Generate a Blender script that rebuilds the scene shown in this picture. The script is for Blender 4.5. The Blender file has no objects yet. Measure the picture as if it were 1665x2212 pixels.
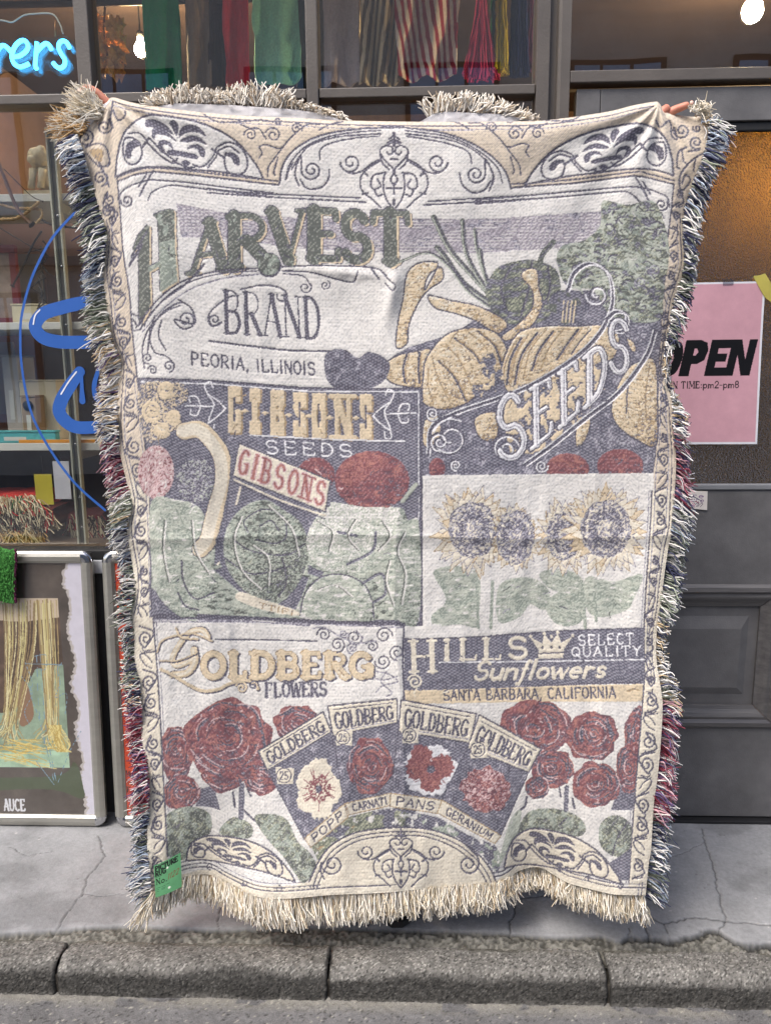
import bpy, bmesh, math, random
import numpy as np
from mathutils import Matrix, Vector, Euler
random.seed(7); RNG = np.random.default_rng(11)
SC = bpy.context.scene
COL = SC.collection
R = math.radians

# ------------------------------------------------------------------ camera
# metres; z = 0 is the concrete step in front of the shop, +y points at the shop
FOC = 1650.0; PW, PH = 1665.0, 2212.0          # focal length in photo pixels, photo size used for reading positions
CAMP = Vector((0.0, 0.0, 1.45))
CROT = (Matrix.Rotation(R(2.0), 3, 'Z') @ Matrix.Rotation(R(80.0), 3, 'X') @ Matrix.Rotation(R(-0.45), 3, 'Z'))
cam_d = bpy.data.cameras.new('camera'); cam = bpy.data.objects.new('camera', cam_d); COL.objects.link(cam)
cam_d.sensor_fit = 'HORIZONTAL'; cam_d.sensor_width = 36.0; cam_d.lens = 36.0 * FOC / PW
cam_d.clip_start = 0.05; cam_d.clip_end = 1000.0
cam.matrix_world = Matrix.Translation(CAMP) @ CROT.to_4x4()
SC.camera = cam

# ------------------------------------------------------------------ sky, sun, exposure (bright overcast, open shade)
SUN_EL, SUN_AZ = 55.0, 42.0                    # sun behind the photographer, to the left
w = bpy.data.worlds.new('World'); SC.world = w; w.use_nodes = True
nt = w.node_tree; nt.nodes.clear()
sky = nt.nodes.new('ShaderNodeTexSky'); sky.sky_type = 'NISHITA'; sky.sun_disc = False
sky.sun_elevation = R(SUN_EL); sky.sun_rotation = R(180.0 + SUN_AZ); sky.air_density = 1.0; sky.dust_density = 4.0; sky.ozone_density = 1.0
bg = nt.nodes.new('ShaderNodeBackground'); bg.inputs['Strength'].default_value = 0.115
ow = nt.nodes.new('ShaderNodeOutputWorld')
nt.links.new(sky.outputs[0], bg.inputs[0]); nt.links.new(bg.outputs[0], ow.inputs[0])
sd = bpy.data.lights.new('sun', 'SUN'); sd.energy = 1.3; sd.angle = R(25.0); sd.color = (1.0, 0.96, 0.91)
so = bpy.data.objects.new('sun', sd); COL.objects.link(so)
sdir = Vector((math.sin(R(SUN_AZ)) * math.cos(R(SUN_EL)), math.cos(R(SUN_AZ)) * math.cos(R(SUN_EL)), -math.sin(R(SUN_EL))))
so.rotation_euler = sdir.to_track_quat('-Z', 'Y').to_euler(); so.location = (-2, -3, 8)
SC.view_settings.view_transform = 'Standard'; SC.view_settings.look = 'None'
SC.view_settings.exposure = 1.27; SC.view_settings.gamma = 1.0; SC.view_settings.use_curve_mapping = False
SC.cycles.max_bounces = 8; SC.cycles.transparent_max_bounces = 16; SC.cycles.sample_clamp_indirect = 6.0

# ------------------------------------------------------------------ pixel -> world
def ray(u, v):
    return CROT @ Vector(((u - PW / 2) / FOC, -(v - PH / 2) / FOC, -1.0))
def W(u, v, y):
    d = ray(u, v); return CAMP + d * ((y - CAMP.y) / d.y)
def WZ(u, v, z):
    d = ray(u, v); return CAMP + d * ((z - CAMP.z) / d.z)
CM = np.array(CROT)
def W_np(u, v, y):
    d = np.stack([(u - PW / 2) / FOC, -(v - PH / 2) / FOC, -np.ones_like(u)], -1) @ CM.T
    return np.array(CAMP) + d * (np.asarray(y) / d[..., 1])[..., None]

# ------------------------------------------------------------------ materials
def s2l(c):
    c = np.asarray(c, float) / 255.0
    return np.where(c <= 0.04045, c / 12.92, ((c + 0.055) / 1.055) ** 2.4)
def S(r, g, b): return tuple(float(x) for x in s2l((r, g, b))) + (1.0,)
MATS = {}
def pmat(name, col, rough=0.6, metal=0.0, var=0.15, scale=12.0, bump=0.0, bscale=200.0, spec=0.5, col2=None, detail=4.0, stretch=(1, 1, 1), emit=None, estr=0.0, coat=0.0):
    if name in MATS: return MATS[name]
    m = bpy.data.materials.new(name); m.use_nodes = True; n = m.node_tree.nodes; L = m.node_tree.links
    p = n['Principled BSDF']; p.inputs['Roughness'].default_value = rough; p.inputs['Metallic'].default_value = metal
    p.inputs['Specular IOR Level'].default_value = spec; p.inputs['Coat Weight'].default_value = coat
    tc = n.new('ShaderNodeTexCoord'); mp = n.new('ShaderNodeMapping'); mp.inputs['Scale'].default_value = stretch
    L.new(tc.outputs['Object'], mp.inputs['Vector'])
    nz = n.new('ShaderNodeTexNoise'); nz.inputs['Scale'].default_value = scale; nz.inputs['Detail'].default_value = detail; nz.inputs['Roughness'].default_value = 0.65
    L.new(mp.outputs[0], nz.inputs['Vector'])
    cr = n.new('ShaderNodeValToRGB'); c = np.array(col[:3]); c2 = np.array(col2[:3]) if col2 else c * (1 - var)
    cr.color_ramp.elements[0].position = 0.3; cr.color_ramp.elements[1].position = 0.7
    cr.color_ramp.elements[0].color = (*c2, 1); cr.color_ramp.elements[1].color = (*(c if col2 else np.minimum(c * (1 + var * 0.6), 0.95)), 1)
    L.new(nz.outputs['Fac'], cr.inputs[0]); L.new(cr.outputs[0], p.inputs['Base Color'])
    mr = n.new('ShaderNodeMapRange'); mr.inputs['To Min'].default_value = max(rough - 0.1, 0.02); mr.inputs['To Max'].default_value = min(rough + 0.1, 1)
    L.new(nz.outputs['Fac'], mr.inputs['Value']); L.new(mr.outputs[0], p.inputs['Roughness'])
    if bump:
        n2 = n.new('ShaderNodeTexNoise'); n2.inputs['Scale'].default_value = bscale; n2.inputs['Detail'].default_value = 3
        L.new(mp.outputs[0], n2.inputs['Vector'])
        b = n.new('ShaderNodeBump'); b.inputs['Strength'].default_value = 1.0; b.inputs['Distance'].default_value = bump
        L.new(n2.outputs['Fac'], b.inputs['Height']); L.new(b.outputs[0], p.inputs['Normal'])
    if emit is not None:
        p.inputs['Emission Color'].default_value = emit; p.inputs['Emission Strength'].default_value = estr
    MATS[name] = m; return m
def vmat(name, rough=0.85, bump=0.0, bscale=300.0, spec=0.3, nvar=0.12, nscale=60.0, stretch=(1, 1, 1), coat=0.0):
    """colour from the mesh's own colour attribute (print, yarn, dirt) with fine procedural grain"""
    if name in MATS: return MATS[name]
    m = bpy.data.materials.new(name); m.use_nodes = True; n = m.node_tree.nodes; L = m.node_tree.links
    p = n['Principled BSDF']; p.inputs['Roughness'].default_value = rough; p.inputs['Specular IOR Level'].default_value = spec; p.inputs['Coat Weight'].default_value = coat
    a = n.new('ShaderNodeAttribute'); a.attribute_name = 'Col'
    tc = n.new('ShaderNodeTexCoord'); mp = n.new('ShaderNodeMapping'); mp.inputs['Scale'].default_value = stretch
    L.new(tc.outputs['Object'], mp.inputs['Vector'])
    nz = n.new('ShaderNodeTexNoise'); nz.inputs['Scale'].default_value = nscale; nz.inputs['Detail'].default_value = 5; nz.inputs['Roughness'].default_value = 0.7
    L.new(mp.outputs[0], nz.inputs['Vector'])
    mr = n.new('ShaderNodeMapRange'); mr.inputs['From Min'].default_value = 0.3; mr.inputs['From Max'].default_value = 0.7
    mr.inputs['To Min'].default_value = 1 - nvar; mr.inputs['To Max'].default_value = 1 + nvar; L.new(nz.outputs['Fac'], mr.inputs['Value'])
    mx = n.new('ShaderNodeVectorMath'); mx.operation = 'SCALE'; L.new(a.outputs['Color'], mx.inputs[0]); L.new(mr.outputs[0], mx.inputs['Scale'])
    L.new(mx.outputs[0], p.inputs['Base Color'])
    if bump:
        n2 = n.new('ShaderNodeTexNoise'); n2.inputs['Scale'].default_value = bscale; n2.inputs['Detail'].default_value = 4
        L.new(mp.outputs[0], n2.inputs['Vector'])
        b = n.new('ShaderNodeBump'); b.inputs['Strength'].default_value = 1.0; b.inputs['Distance'].default_value = bump
        L.new(n2.outputs['Fac'], b.inputs['Height']); L.new(b.outputs[0], p.inputs['Normal'])
    MATS[name] = m; return m
def emat(name, col, strength):
    m = bpy.data.materials.new(name); m.use_nodes = True; n = m.node_tree.nodes; n.clear()
    e = n.new('ShaderNodeEmission'); e.inputs[0].default_value = col; e.inputs[1].default_value = strength
    o = n.new('ShaderNodeOutputMaterial'); m.node_tree.links.new(e.outputs[0], o.inputs[0]); return m
def glass_mat(name, tint=(0.93, 0.95, 0.94, 1), f0=0.05, rough=0.01, wav=0.0):
    m = bpy.data.materials.new(name); m.use_nodes = True; n = m.node_tree.nodes; L = m.node_tree.links; n.clear()
    t = n.new('ShaderNodeBsdfTransparent'); t.inputs[0].default_value = tint
    g = n.new('ShaderNodeBsdfGlossy'); g.inputs['Roughness'].default_value = rough
    lw = n.new('ShaderNodeLayerWeight'); lw.inputs['Blend'].default_value = 0.5
    pw = n.new('ShaderNodeMath'); pw.operation = 'POWER'; pw.inputs[1].default_value = 5.0; L.new(lw.outputs['Facing'], pw.inputs[0])
    ml = n.new('ShaderNodeMath'); ml.operation = 'MULTIPLY_ADD'; ml.inputs[1].default_value = 1.0 - f0; ml.inputs[2].default_value = f0; L.new(pw.outputs[0], ml.inputs[0])
    if wav:
        tc = n.new('ShaderNodeTexCoord'); nz = n.new('ShaderNodeTexNoise'); nz.inputs['Scale'].default_value = 2.5; L.new(tc.outputs['Object'], nz.inputs['Vector'])
        b = n.new('ShaderNodeBump'); b.inputs['Distance'].default_value = wav; L.new(nz.outputs['Fac'], b.inputs['Height']); L.new(b.outputs[0], g.inputs['Normal'])
    mx = n.new('ShaderNodeMixShader'); o = n.new('ShaderNodeOutputMaterial')
    L.new(ml.outputs[0], mx.inputs[0]); L.new(t.outputs[0], mx.inputs[1]); L.new(g.outputs[0], mx.inputs[2]); L.new(mx.outputs[0], o.inputs[0])
    return m

# ------------------------------------------------------------------ object helpers
def tag(o, label=None, cat=None, group=None, kind=None):
    if label: o['label'] = label
    if cat: o['category'] = cat
    if group: o['group'] = group
    if kind: o['kind'] = kind
    return o
def empty(name, loc, label=None, cat=None, group=None, kind=None):
    o = bpy.data.objects.new(name, None); COL.objects.link(o); o.location = loc; o.empty_display_size = 0.1
    return tag(o, label, cat, group, kind)
def link(name, me, mat, parent=None, smooth=False):
    o = bpy.data.objects.new(name, me); COL.objects.link(o)
    if mat is not None and len(me.materials) == 0: me.materials.append(mat)
    if smooth: me.polygons.foreach_set('use_smooth', np.ones(len(me.polygons), bool))
    if parent is not None:
        o.parent = parent; o.matrix_parent_inverse = wm(parent).inverted()
    return o
def wm(o):
    m = o.matrix_basis.copy()
    return m if o.parent is None else wm(o.parent) @ o.matrix_parent_inverse @ m
def pyd(name, v, f, mat, parent=None, smooth=False):
    me = bpy.data.meshes.new(name); me.from_pydata([tuple(x) for x in v], [], f); me.update()
    return link(name, me, mat, parent, smooth)
def np_mesh(name, V, F, mat, parent=None, smooth=True, col=None):
    """V (n,3), F (m,k) uniform polygons, col (n,3) linear"""
    V = np.asarray(V, np.float32); F = np.asarray(F, np.int32); k = F.shape[1]
    me = bpy.data.meshes.new(name)
    me.vertices.add(len(V)); me.vertices.foreach_set('co', V.ravel())
    me.loops.add(F.size); me.loops.foreach_set('vertex_index', F.ravel())
    me.polygons.add(len(F)); me.polygons.foreach_set('loop_start', np.arange(0, F.size, k, dtype=np.int32))
    try: me.polygons.foreach_set('loop_total', np.full(len(F), k, np.int32))
    except Exception: pass
    me.update(calc_edges=True)
    if col is not None:
        at = me.color_attributes.new('Col', 'FLOAT_COLOR', 'POINT')
        c = np.ones((len(V), 4), np.float32); c[:, :3] = col; at.data.foreach_set('color', c.ravel())
    return link(name, me, mat, parent, smooth)
def grid_faces(nu, nv):
    i = np.arange(nv - 1)[:, None] * nu + np.arange(nu - 1)[None, :]
    return np.stack([i, i + 1, i + nu + 1, i + nu], -1).reshape(-1, 4)
def box(name, x0, x1, y0, y1, z0, z1, mat, parent=None, bev=0.0):
    bm = bmesh.new(); bmesh.ops.create_cube(bm, size=1.0)
    for v in bm.verts: v.co = Vector(((x0 + x1) / 2 + v.co.x * abs(x1 - x0), (y0 + y1) / 2 + v.co.y * abs(y1 - y0), (z0 + z1) / 2 + v.co.z * abs(z1 - z0)))
    if bev: bmesh.ops.bevel(bm, geom=bm.edges[:], offset=bev, segments=2, affect='EDGES', profile=0.5)
    me = bpy.data.meshes.new(name); bm.to_mesh(me); bm.free()
    return link(name, me, mat, parent, False)
def profile_bar(name, prof, p0, p1, up, out, mat, parent=None, miter0=0.0, miter1=0.0):
    """extrude a 2-D profile [(up, out)] from p0 to p1; miter shifts the ends along the bar in proportion to 'up'"""
    p0, p1, up, out = map(Vector, (p0, p1, up, out)); d = (p1 - p0).normalized(); n = len(prof)
    v = [p0 + up * a + out * b + d * (miter0 * a) for a, b in prof] + [p1 + up * a + out * b + d * (miter1 * a) for a, b in prof]
    f = [(i, (i + 1) % n, n + (i + 1) % n, n + i) for i in range(n)] + [tuple(range(n - 1, -1, -1)), tuple(range(n, 2 * n))]
    o = pyd(name, v, f, mat, parent)
    bm = bmesh.new(); bm.from_mesh(o.data); bmesh.ops.recalc_face_normals(bm, faces=bm.faces[:]); bm.to_mesh(o.data); bm.free()
    return o
def smooth(pts, closed=False, n=8):
    P = np.asarray(pts, float)
    if len(P) < 3 and not closed: return P
    if closed: Q = np.vstack([P[-1], P, P[0], P[1]])
    else: Q = np.vstack([2 * P[0] - P[1], P, 2 * P[-1] - P[-2]])
    out = []; t = np.linspace(0, 1, n, endpoint=False)[:, None]
    for i in range(1, len(Q) - 2):
        a, b, c, d = Q[i - 1], Q[i], Q[i + 1], Q[i + 2]
        out.append(0.5 * ((2 * b) + (-a + c) * t + (2 * a - 5 * b + 4 * c - d) * t ** 2 + (-a + 3 * b - 3 * c + d) * t ** 3))
    r = np.vstack(out)
    return r if closed else np.vstack([r, P[-1]])
def tube_arrays(paths, radii, ns=4, cols=None):
    """many tubes at once: paths (N,K,3), radii (N,K) -> verts, quad faces, colours"""
    P = np.asarray(paths, float); N, K, _ = P.shape
    T = np.gradient(P, axis=1); T /= np.linalg.norm(T, axis=2, keepdims=True) + 1e-9
    ref = np.where(np.abs(T[..., 1:2]) < 0.8, np.array([0, 1.0, 0]), np.array([1.0, 0, 0]))
    A = np.cross(T, ref); A /= np.linalg.norm(A, axis=2, keepdims=True) + 1e-9; B = np.cross(T, A)
    th = np.arange(ns) * 2 * np.pi / ns
    V = P[:, :, None, :] + np.asarray(radii)[:, :, None, None] * (A[:, :, None, :] * np.cos(th)[None, None, :, None] + B[:, :, None, :] * np.sin(th)[None, None, :, None])
    base = (np.arange(N)[:, None, None] * K + np.arange(K - 1)[None, :, None]) * ns
    j = np.arange(ns)[None, None, :]; j2 = (j + 1) % ns
    F = np.stack([base + j, base + j2, base + ns + j2, base + ns + j], -1).reshape(-1, 4)
    C = None
    if cols is not None: C = np.repeat(np.repeat(np.asarray(cols)[:, None, :], K, 1)[:, :, None, :], ns, 2).reshape(-1, 3)
    return V.reshape(-1, 3), F, C
def tube(name, pts, r, mat, parent=None, ns=8, caps=True, sm=True):
    pts = np.asarray(pts, float); rr = np.full(len(pts), r) if np.isscalar(r) else np.asarray(r, float)
    V, F, _ = tube_arrays(pts[None], rr[None], ns)
    f = [tuple(int(a) for a in q) for q in F]
    if caps: f += [tuple(range(ns - 1, -1, -1)), tuple(range(len(V) - ns, len(V)))]
    return pyd(name, V, f, mat, parent, sm)
def lathe(name, prof, centre, mat, parent=None, ns=20, axis='Z'):
    v = []; f = []
    for r, h in prof:
        for k in range(ns):
            a = 2 * math.pi * k / ns
            p = (r * math.cos(a), r * math.sin(a), h) if axis == 'Z' else (r * math.cos(a), h, r * math.sin(a))
            v.append(Vector(centre) + Vector(p))
    for i in range(len(prof) - 1):
        for k in range(ns):
            f.append((i * ns + k, i * ns + (k + 1) % ns, (i + 1) * ns + (k + 1) % ns, (i + 1) * ns + k))
    f.append(tuple(range(ns - 1, -1, -1))); f.append(tuple(range((len(prof) - 1) * ns, len(prof) * ns)))
    return pyd(name, v, f, mat, parent, True)
def flat_shape(name, pts2, y, th, mat, parent=None):
    """closed outline of (x, z) points at depth y with thickness th towards the street"""
    n = len(pts2); v = [(a, y, b) for a, b in pts2] + [(a, y - th, b) for a, b in pts2]
    f = [(i, (i + 1) % n, n + (i + 1) % n, n + i) for i in range(n)] + [tuple(range(n)), tuple(range(2 * n - 1, n - 1, -1))]
    o = pyd(name, v, f, mat, parent)
    bm = bmesh.new(); bm.from_mesh(o.data); bmesh.ops.recalc_face_normals(bm, faces=bm.faces[:]); bm.to_mesh(o.data); bm.free()
    return o
def ribbon_shape(pts, w, n=8):
    """outline of a thick stroke with round ends; pts (k,2)"""
    P = np.asarray(pts, float); T = np.gradient(P, axis=0); T /= np.linalg.norm(T, axis=1)[:, None] + 1e-9
    N = np.stack([-T[:, 1], T[:, 0]], -1); ww = (np.full(len(P), w) if np.isscalar(w) else np.asarray(w))[:, None] / 2
    a = np.linspace(-math.pi / 2, math.pi / 2, n)[1:-1]
    e = [P[-1] + ww[-1] * (T[-1] * math.cos(t) - N[-1] * math.sin(-t) * -1) for t in -a]
    s = [P[0] - ww[0] * (T[0] * math.cos(t) + N[0] * math.sin(t)) for t in a]
    return np.vstack([P + N * ww, np.array([P[-1] + ww[-1] * (T[-1] * math.cos(t) + N[-1] * math.sin(t)) for t in a[::-1]]), (P - N * ww)[::-1],
                      np.array([P[0] + ww[0] * (-T[0] * math.cos(t) + N[0] * math.sin(t)) for t in a])])
def vnoise(shape, cells, seed, octaves=4, pers=0.55):
    """value noise in 0..1 on an (h, w) lattice"""
    rg = np.random.default_rng(seed); h, wd = shape; out = np.zeros(shape); amp = 1.0; tot = 0
    cy, cx = cells
    for _ in range(octaves):
        g = rg.random((int(cy) + 3, int(cx) + 3))
        y = np.linspace(0, cy, h); x = np.linspace(0, cx, wd); yi = y.astype(int); xi = x.astype(int)
        fy = (y - yi); fx = (x - xi); fy = (fy * fy * (3 - 2 * fy))[:, None]; fx = (fx * fx * (3 - 2 * fx))[None]
        a = g[yi][:, xi]; b = g[yi][:, xi + 1]; c = g[yi + 1][:, xi]; d = g[yi + 1][:, xi + 1]
        out += amp * ((a * (1 - fx) + b * fx) * (1 - fy) + (c * (1 - fx) + d * fx) * fy); tot += amp
        amp *= pers; cy *= 2; cx *= 2
    return out / tot
def skin_mesh(name, verts, edges, radii, mat, parent=None, sub=2, root=0):
    me = bpy.data.meshes.new(name + '_t'); me.from_pydata([tuple(v) for v in verts], edges, []); me.update()
    o = bpy.data.objects.new(name + '_t', me); COL.objects.link(o)
    o.modifiers.new('s', 'SKIN')
    if not me.skin_vertices:
        pass
    sv = me.skin_vertices[0].data
    for i, r in enumerate(radii): sv[i].radius = (r, r) if np.isscalar(r) else r
    sv[root].use_root = True
    m2 = o.modifiers.new('u', 'SUBSURF'); m2.levels = sub; m2.render_levels = sub
    bpy.context.view_layer.update()
    dg = bpy.context.evaluated_depsgraph_get(); ev = o.evaluated_get(dg)
    nm = bpy.data.meshes.new_from_object(ev); nm.name = name; nm.materials.clear()
    bpy.data.objects.remove(o); bpy.data.meshes.remove(me)
    return link(name, nm, mat, parent, True)

# ------------------------------------------------------------------ flat-print rasteriser (woven picture, posters, tags)
class Cv:
    def __init__(s, x0, y0, x1, y1, k=1.0, c=1, bg=0, dt=np.uint8):
        s.x0, s.y0, s.k = x0, y0, k; s.w = int((x1 - x0) * k); s.h = int((y1 - y0) * k)
        s.a = np.zeros((s.h, s.w, c), dt); s.a[:] = bg; s.z = (1, 0, 0)
    def zoom(s, x, y, sc): s.z = (sc, x, y); return s          # reading frame: offset and scale
    def T(s, pts):
        P = np.asarray(pts, float).reshape(-1, 2); return (np.stack([s.z[1] + s.z[0] * P[:, 0], s.z[2] + s.z[0] * P[:, 1]], -1) - (s.x0, s.y0)) * s.k
    def mask(s, P):
        m = np.zeros((s.h, s.w), bool); y0 = max(int(P[:, 1].min()), 0); y1 = min(int(P[:, 1].max()) + 2, s.h)
        A = P; B = np.roll(P, -1, 0)
        for r in range(y0, y1):
            c = r + 0.5; q = (A[:, 1] <= c) != (B[:, 1] <= c)
            if not q.any(): continue
            xs = np.sort(A[q, 0] + (c - A[q, 1]) / (B[q, 1] - A[q, 1]) * (B[q, 0] - A[q, 0]))
            for i in range(0, len(xs) - 1, 2): m[r, max(int(round(xs[i])), 0):max(int(round(xs[i + 1])), 0)] = True
        return m
    def poly(s, pts, val, sm=False):
        P = s.T(pts); P = smooth(P, True, 6) if sm else P; m = s.mask(P); s.a[m] = val; return m
    def cap(s, P, w, val):
        h = w / 2
        for i in range(len(P) - 1):
            a, b = P[i], P[i + 1]; x0 = max(int(min(a[0], b[0]) - h - 1), 0); x1 = min(int(max(a[0], b[0]) + h + 2), s.w)
            y0 = max(int(min(a[1], b[1]) - h - 1), 0); y1 = min(int(max(a[1], b[1]) + h + 2), s.h)
            if x1 <= x0 or y1 <= y0: continue
            X = np.arange(x0, x1)[None] + 0.5 - a[0]; Y = np.arange(y0, y1)[:, None] + 0.5 - a[1]; d = b - a; L2 = d @ d + 1e-9
            t = np.clip((X * d[0] + Y * d[1]) / L2, 0, 1); D = (X - t * d[0]) ** 2 + (Y - t * d[1]) ** 2
            s.a[y0:y1, x0:x1][D <= h * h] = val
    def line(s, pts, w, val, sm=True, closed=False):
        P = s.T(pts)
        if sm and len(P) > 2: P = smooth(P, closed, 7)
        if closed: P = np.vstack([P, P[:1]])
        s.cap(P, w * s.k, val)
    def ell(s, cx, cy, rx, ry, val, jit=0.0, seed=0, n=40, rot=0.0):
        rg = np.random.default_rng(seed); t = np.arange(n) * 2 * np.pi / n; k = 1 + jit * (rg.random(n) - 0.5) * 2
        x = rx * k * np.cos(t); y = ry * k * np.sin(t); c, q = math.cos(rot), math.sin(rot)
        return s.poly(np.stack([cx + x * c - y * q, cy + x * q + y * c], -1), val, True)
    def spiral(s, cx, cy, r, turns, a0, w, val, flip=1, tail=None, ry=None):
        t = np.linspace(0, 1, max(int(14 * turns), 8)); a = R(a0) + flip * t * turns * 2 * np.pi; q = 1 - 0.82 * t
        P = np.stack([cx + r * q * np.cos(a), cy + (ry or r) * q * np.sin(a)], -1)
        if tail is not None: P = np.vstack([np.asarray(tail, float).reshape(-1, 2), P])
        s.line(P, w, val)
def arc(cx, cy, rx, ry, a0, a1, n=10):
    t = np.radians(np.linspace(a0, a1, n)); return [(cx + rx * math.cos(q), cy + ry * math.sin(q)) for q in t]
GL = {
 'A': [('t', [(.5, 0), (.02, 1)]), ('T', [(.5, 0), (.95, 1)]), ('t', [(.2, .66), (.8, .66)])],
 'B': [('T', [(.15, 0), (.15, 1)]), ('t', [(.15, 0)] + arc(.52, .24, .34, .24, -90, 90) + [(.15, .48)]), ('m', [(.15, .48)] + arc(.52, .74, .4, .26, -90, 90) + [(.15, 1)])],
 'C': [('m', arc(.55, .5, .45, .5, -50, -310, 18))],
 'D': [('T', [(.15, 0), (.15, 1)]), ('m', [(.15, 0)] + arc(.4, .5, .5, .5, -90, 90, 14) + [(.15, 1)])],
 'E': [('T', [(.15, 0), (.15, 1)]), ('t', [(.15, 0), (.85, 0), (.88, .16)]), ('t', [(.15, .48), (.68, .48)]), ('t', [(.15, 1), (.88, 1), (.92, .82)])],
 'F': [('T', [(.15, 0), (.15, 1)]), ('t', [(.15, 0), (.85, 0), (.88, .16)]), ('t', [(.15, .48), (.68, .48)])],
 'G': [('m', arc(.52, .5, .44, .5, -45, -350, 18)), ('T', [(.9, .55), (.9, .9)]), ('t', [(.6, .55), (.98, .55)])],
 'H': [('T', [(.12, 0), (.12, 1)]), ('T', [(.88, 0), (.88, 1)]), ('t', [(.12, .5), (.88, .5)])],
 'I': [('T', [(.5, 0), (.5, 1)])],
 'L': [('T', [(.2, 0), (.2, 1)]), ('t', [(.2, 1), (.9, 1), (.93, .8)])],
 'M': [('t', [(.08, 1), (.12, 0)]), ('T', [(.12, 0), (.5, .8)]), ('t', [(.5, .8), (.88, 0)]), ('T', [(.88, 0), (.92, 1)])],
 'N': [('t', [(.1, 1), (.1, 0)]), ('T', [(.1, 0), (.9, 1)]), ('t', [(.9, 1), (.9, 0)])],
 'O': [('m', arc(.5, .5, .45, .5, 0, 360, 22))],
 'P': [('T', [(.15, 0), (.15, 1)]), ('m', [(.15, 0)] + arc(.5, .27, .4, .27, -90, 90) + [(.15, .54)])],
 'Q': [('m', arc(.5, .48, .45, .48, 0, 360, 22)), ('m', [(.55, .75), (.95, 1.1)])],
 'R': [('T', [(.15, 0), (.15, 1)]), ('t', [(.15, 0)] + arc(.5, .25, .38, .25, -90, 90) + [(.15, .5)]), ('T', [(.45, .5), (.95, 1)])],
 'S': [('m', arc(.5, .26, .38, .26, -25, -250, 12) + arc(.5, .74, .42, .26, -70, 155, 12))],
 'T': [('T', [(.5, 0), (.5, 1)]), ('t', [(.02, .2), (.05, 0), (.95, 0), (.98, .2)])],
 'U': [('T', [(.12, 0), (.12, .6)]), ('t', [(.12, .6)] + arc(.5, .62, .38, .38, 180, 0) + [(.88, 0)])],
 'V': [('T', [(.03, 0), (.5, 1)]), ('t', [(.5, 1), (.97, 0)])],
 'W': [('T', [(.0, 0), (.27, 1)]), ('t', [(.27, 1), (.5, .1)]), ('T', [(.5, .1), (.75, 1)]), ('t', [(.75, 1), (1, 0)])],
 'X': [('T', [(.05, 0), (.95, 1)]), ('t', [(.95, 0), (.05, 1)])],
 'Y': [('T', [(.05, 0), (.5, .5), (.5, 1)]), ('t', [(.95, 0), (.5, .5)])],
 ',': [('m', [(.5, .92), (.35, 1.18)])], '.': [('T', [(.5, .95), (.5, .97)])], '-': [('m', [(.1, .6), (.9, .6)])], ':': [('T', [(.5, .5), (.5, .52)]), ('T', [(.5, .93), (.5, .95)])],
 '1': [('m', [(.3, .15), (.55, 0), (.55, 1)])],
 '2': [('m', arc(.5, .28, .38, .28, 190, 380, 10) + [(.1, 1), (.92, 1)])],
 '5': [('m', [(.85, 0), (.25, 0), (.2, .45)] + arc(.48, .68, .4, .32, -120, 150, 12))],
 '8': [('m', arc(.5, .25, .32, .25, 0, 360, 14)), ('m', arc(.5, .74, .4, .26, 0, 360, 14))],
 'a': [('m', arc(.5, .72, .36, .28, -30, -330, 14)), ('T', [(.85, .45), (.85, 1)])],
 'c': [('m', arc(.52, .72, .38, .28, -40, -320, 14))],
 'd': [('m', arc(.45, .72, .36, .28, 0, 360, 14)), ('T', [(.82, 0), (.82, 1)])],
 'e': [('m', [(.14, .7), (.86, .7)] + arc(.5, .72, .37, .28, 0, -300, 14))],
 'f': [('m', [(.95, .06), (.7, 0), (.52, .2), (.42, 1), (.25, 1.3), (.0, 1.28)]), ('t', [(.15, .44), (.85, .44)])],
 'i': [('T', [(.5, .45), (.5, 1)]), ('T', [(.5, .2), (.5, .22)])],
 'k': [('T', [(.2, 0), (.2, 1)]), ('t', [(.85, .45), (.25, .75)]), ('m', [(.4, .68), (.9, 1)])],
 'l': [('T', [(.5, 0), (.45, 1)])],
 'm': [('T', [(.08, .45), (.08, 1)]), ('m', [(.08, .6), (.28, .46), (.5, .55), (.5, 1)]), ('m', [(.5, .6), (.7, .46), (.92, .55), (.92, 1)])],
 'n': [('T', [(.12, .45), (.12, 1)]), ('m', [(.12, .62), (.45, .45), (.8, .5), (.86, 1)])],
 'o': [('m', arc(.5, .72, .38, .28, 0, 360, 14))],
 'p': [('T', [(.15, .45), (.15, 1.3)]), ('m', arc(.52, .72, .36, .28, 0, 360, 14))],
 'r': [('T', [(.15, .45), (.15, 1)]), ('m', [(.15, .65), (.5, .46), (.85, .5)])],
 's': [('m', arc(.5, .58, .32, .14, -20, -250, 10) + arc(.5, .86, .34, .14, -70, 160, 10))],
 'u': [('T', [(.12, .45), (.14, .85), (.4, 1), (.8, .9)]), ('T', [(.85, .45), (.85, 1)])],
 'w': [('T', [(.02, .45), (.25, 1)]), ('t', [(.25, 1), (.5, .5)]), ('T', [(.5, .5), (.74, 1)]), ('t', [(.74, 1), (.98, .45)])],
}
NARROW = {'I': .45, 'i': .4, 'l': .4, ',': .35, '.': .35, ':': .35, '1': .5, 'W': 1.35, 'M': 1.25, 'm': 1.3, 'w': 1.2, ' ': .55, 'r': .75, 'f': .6, 's': .8, '-': .6}
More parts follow.
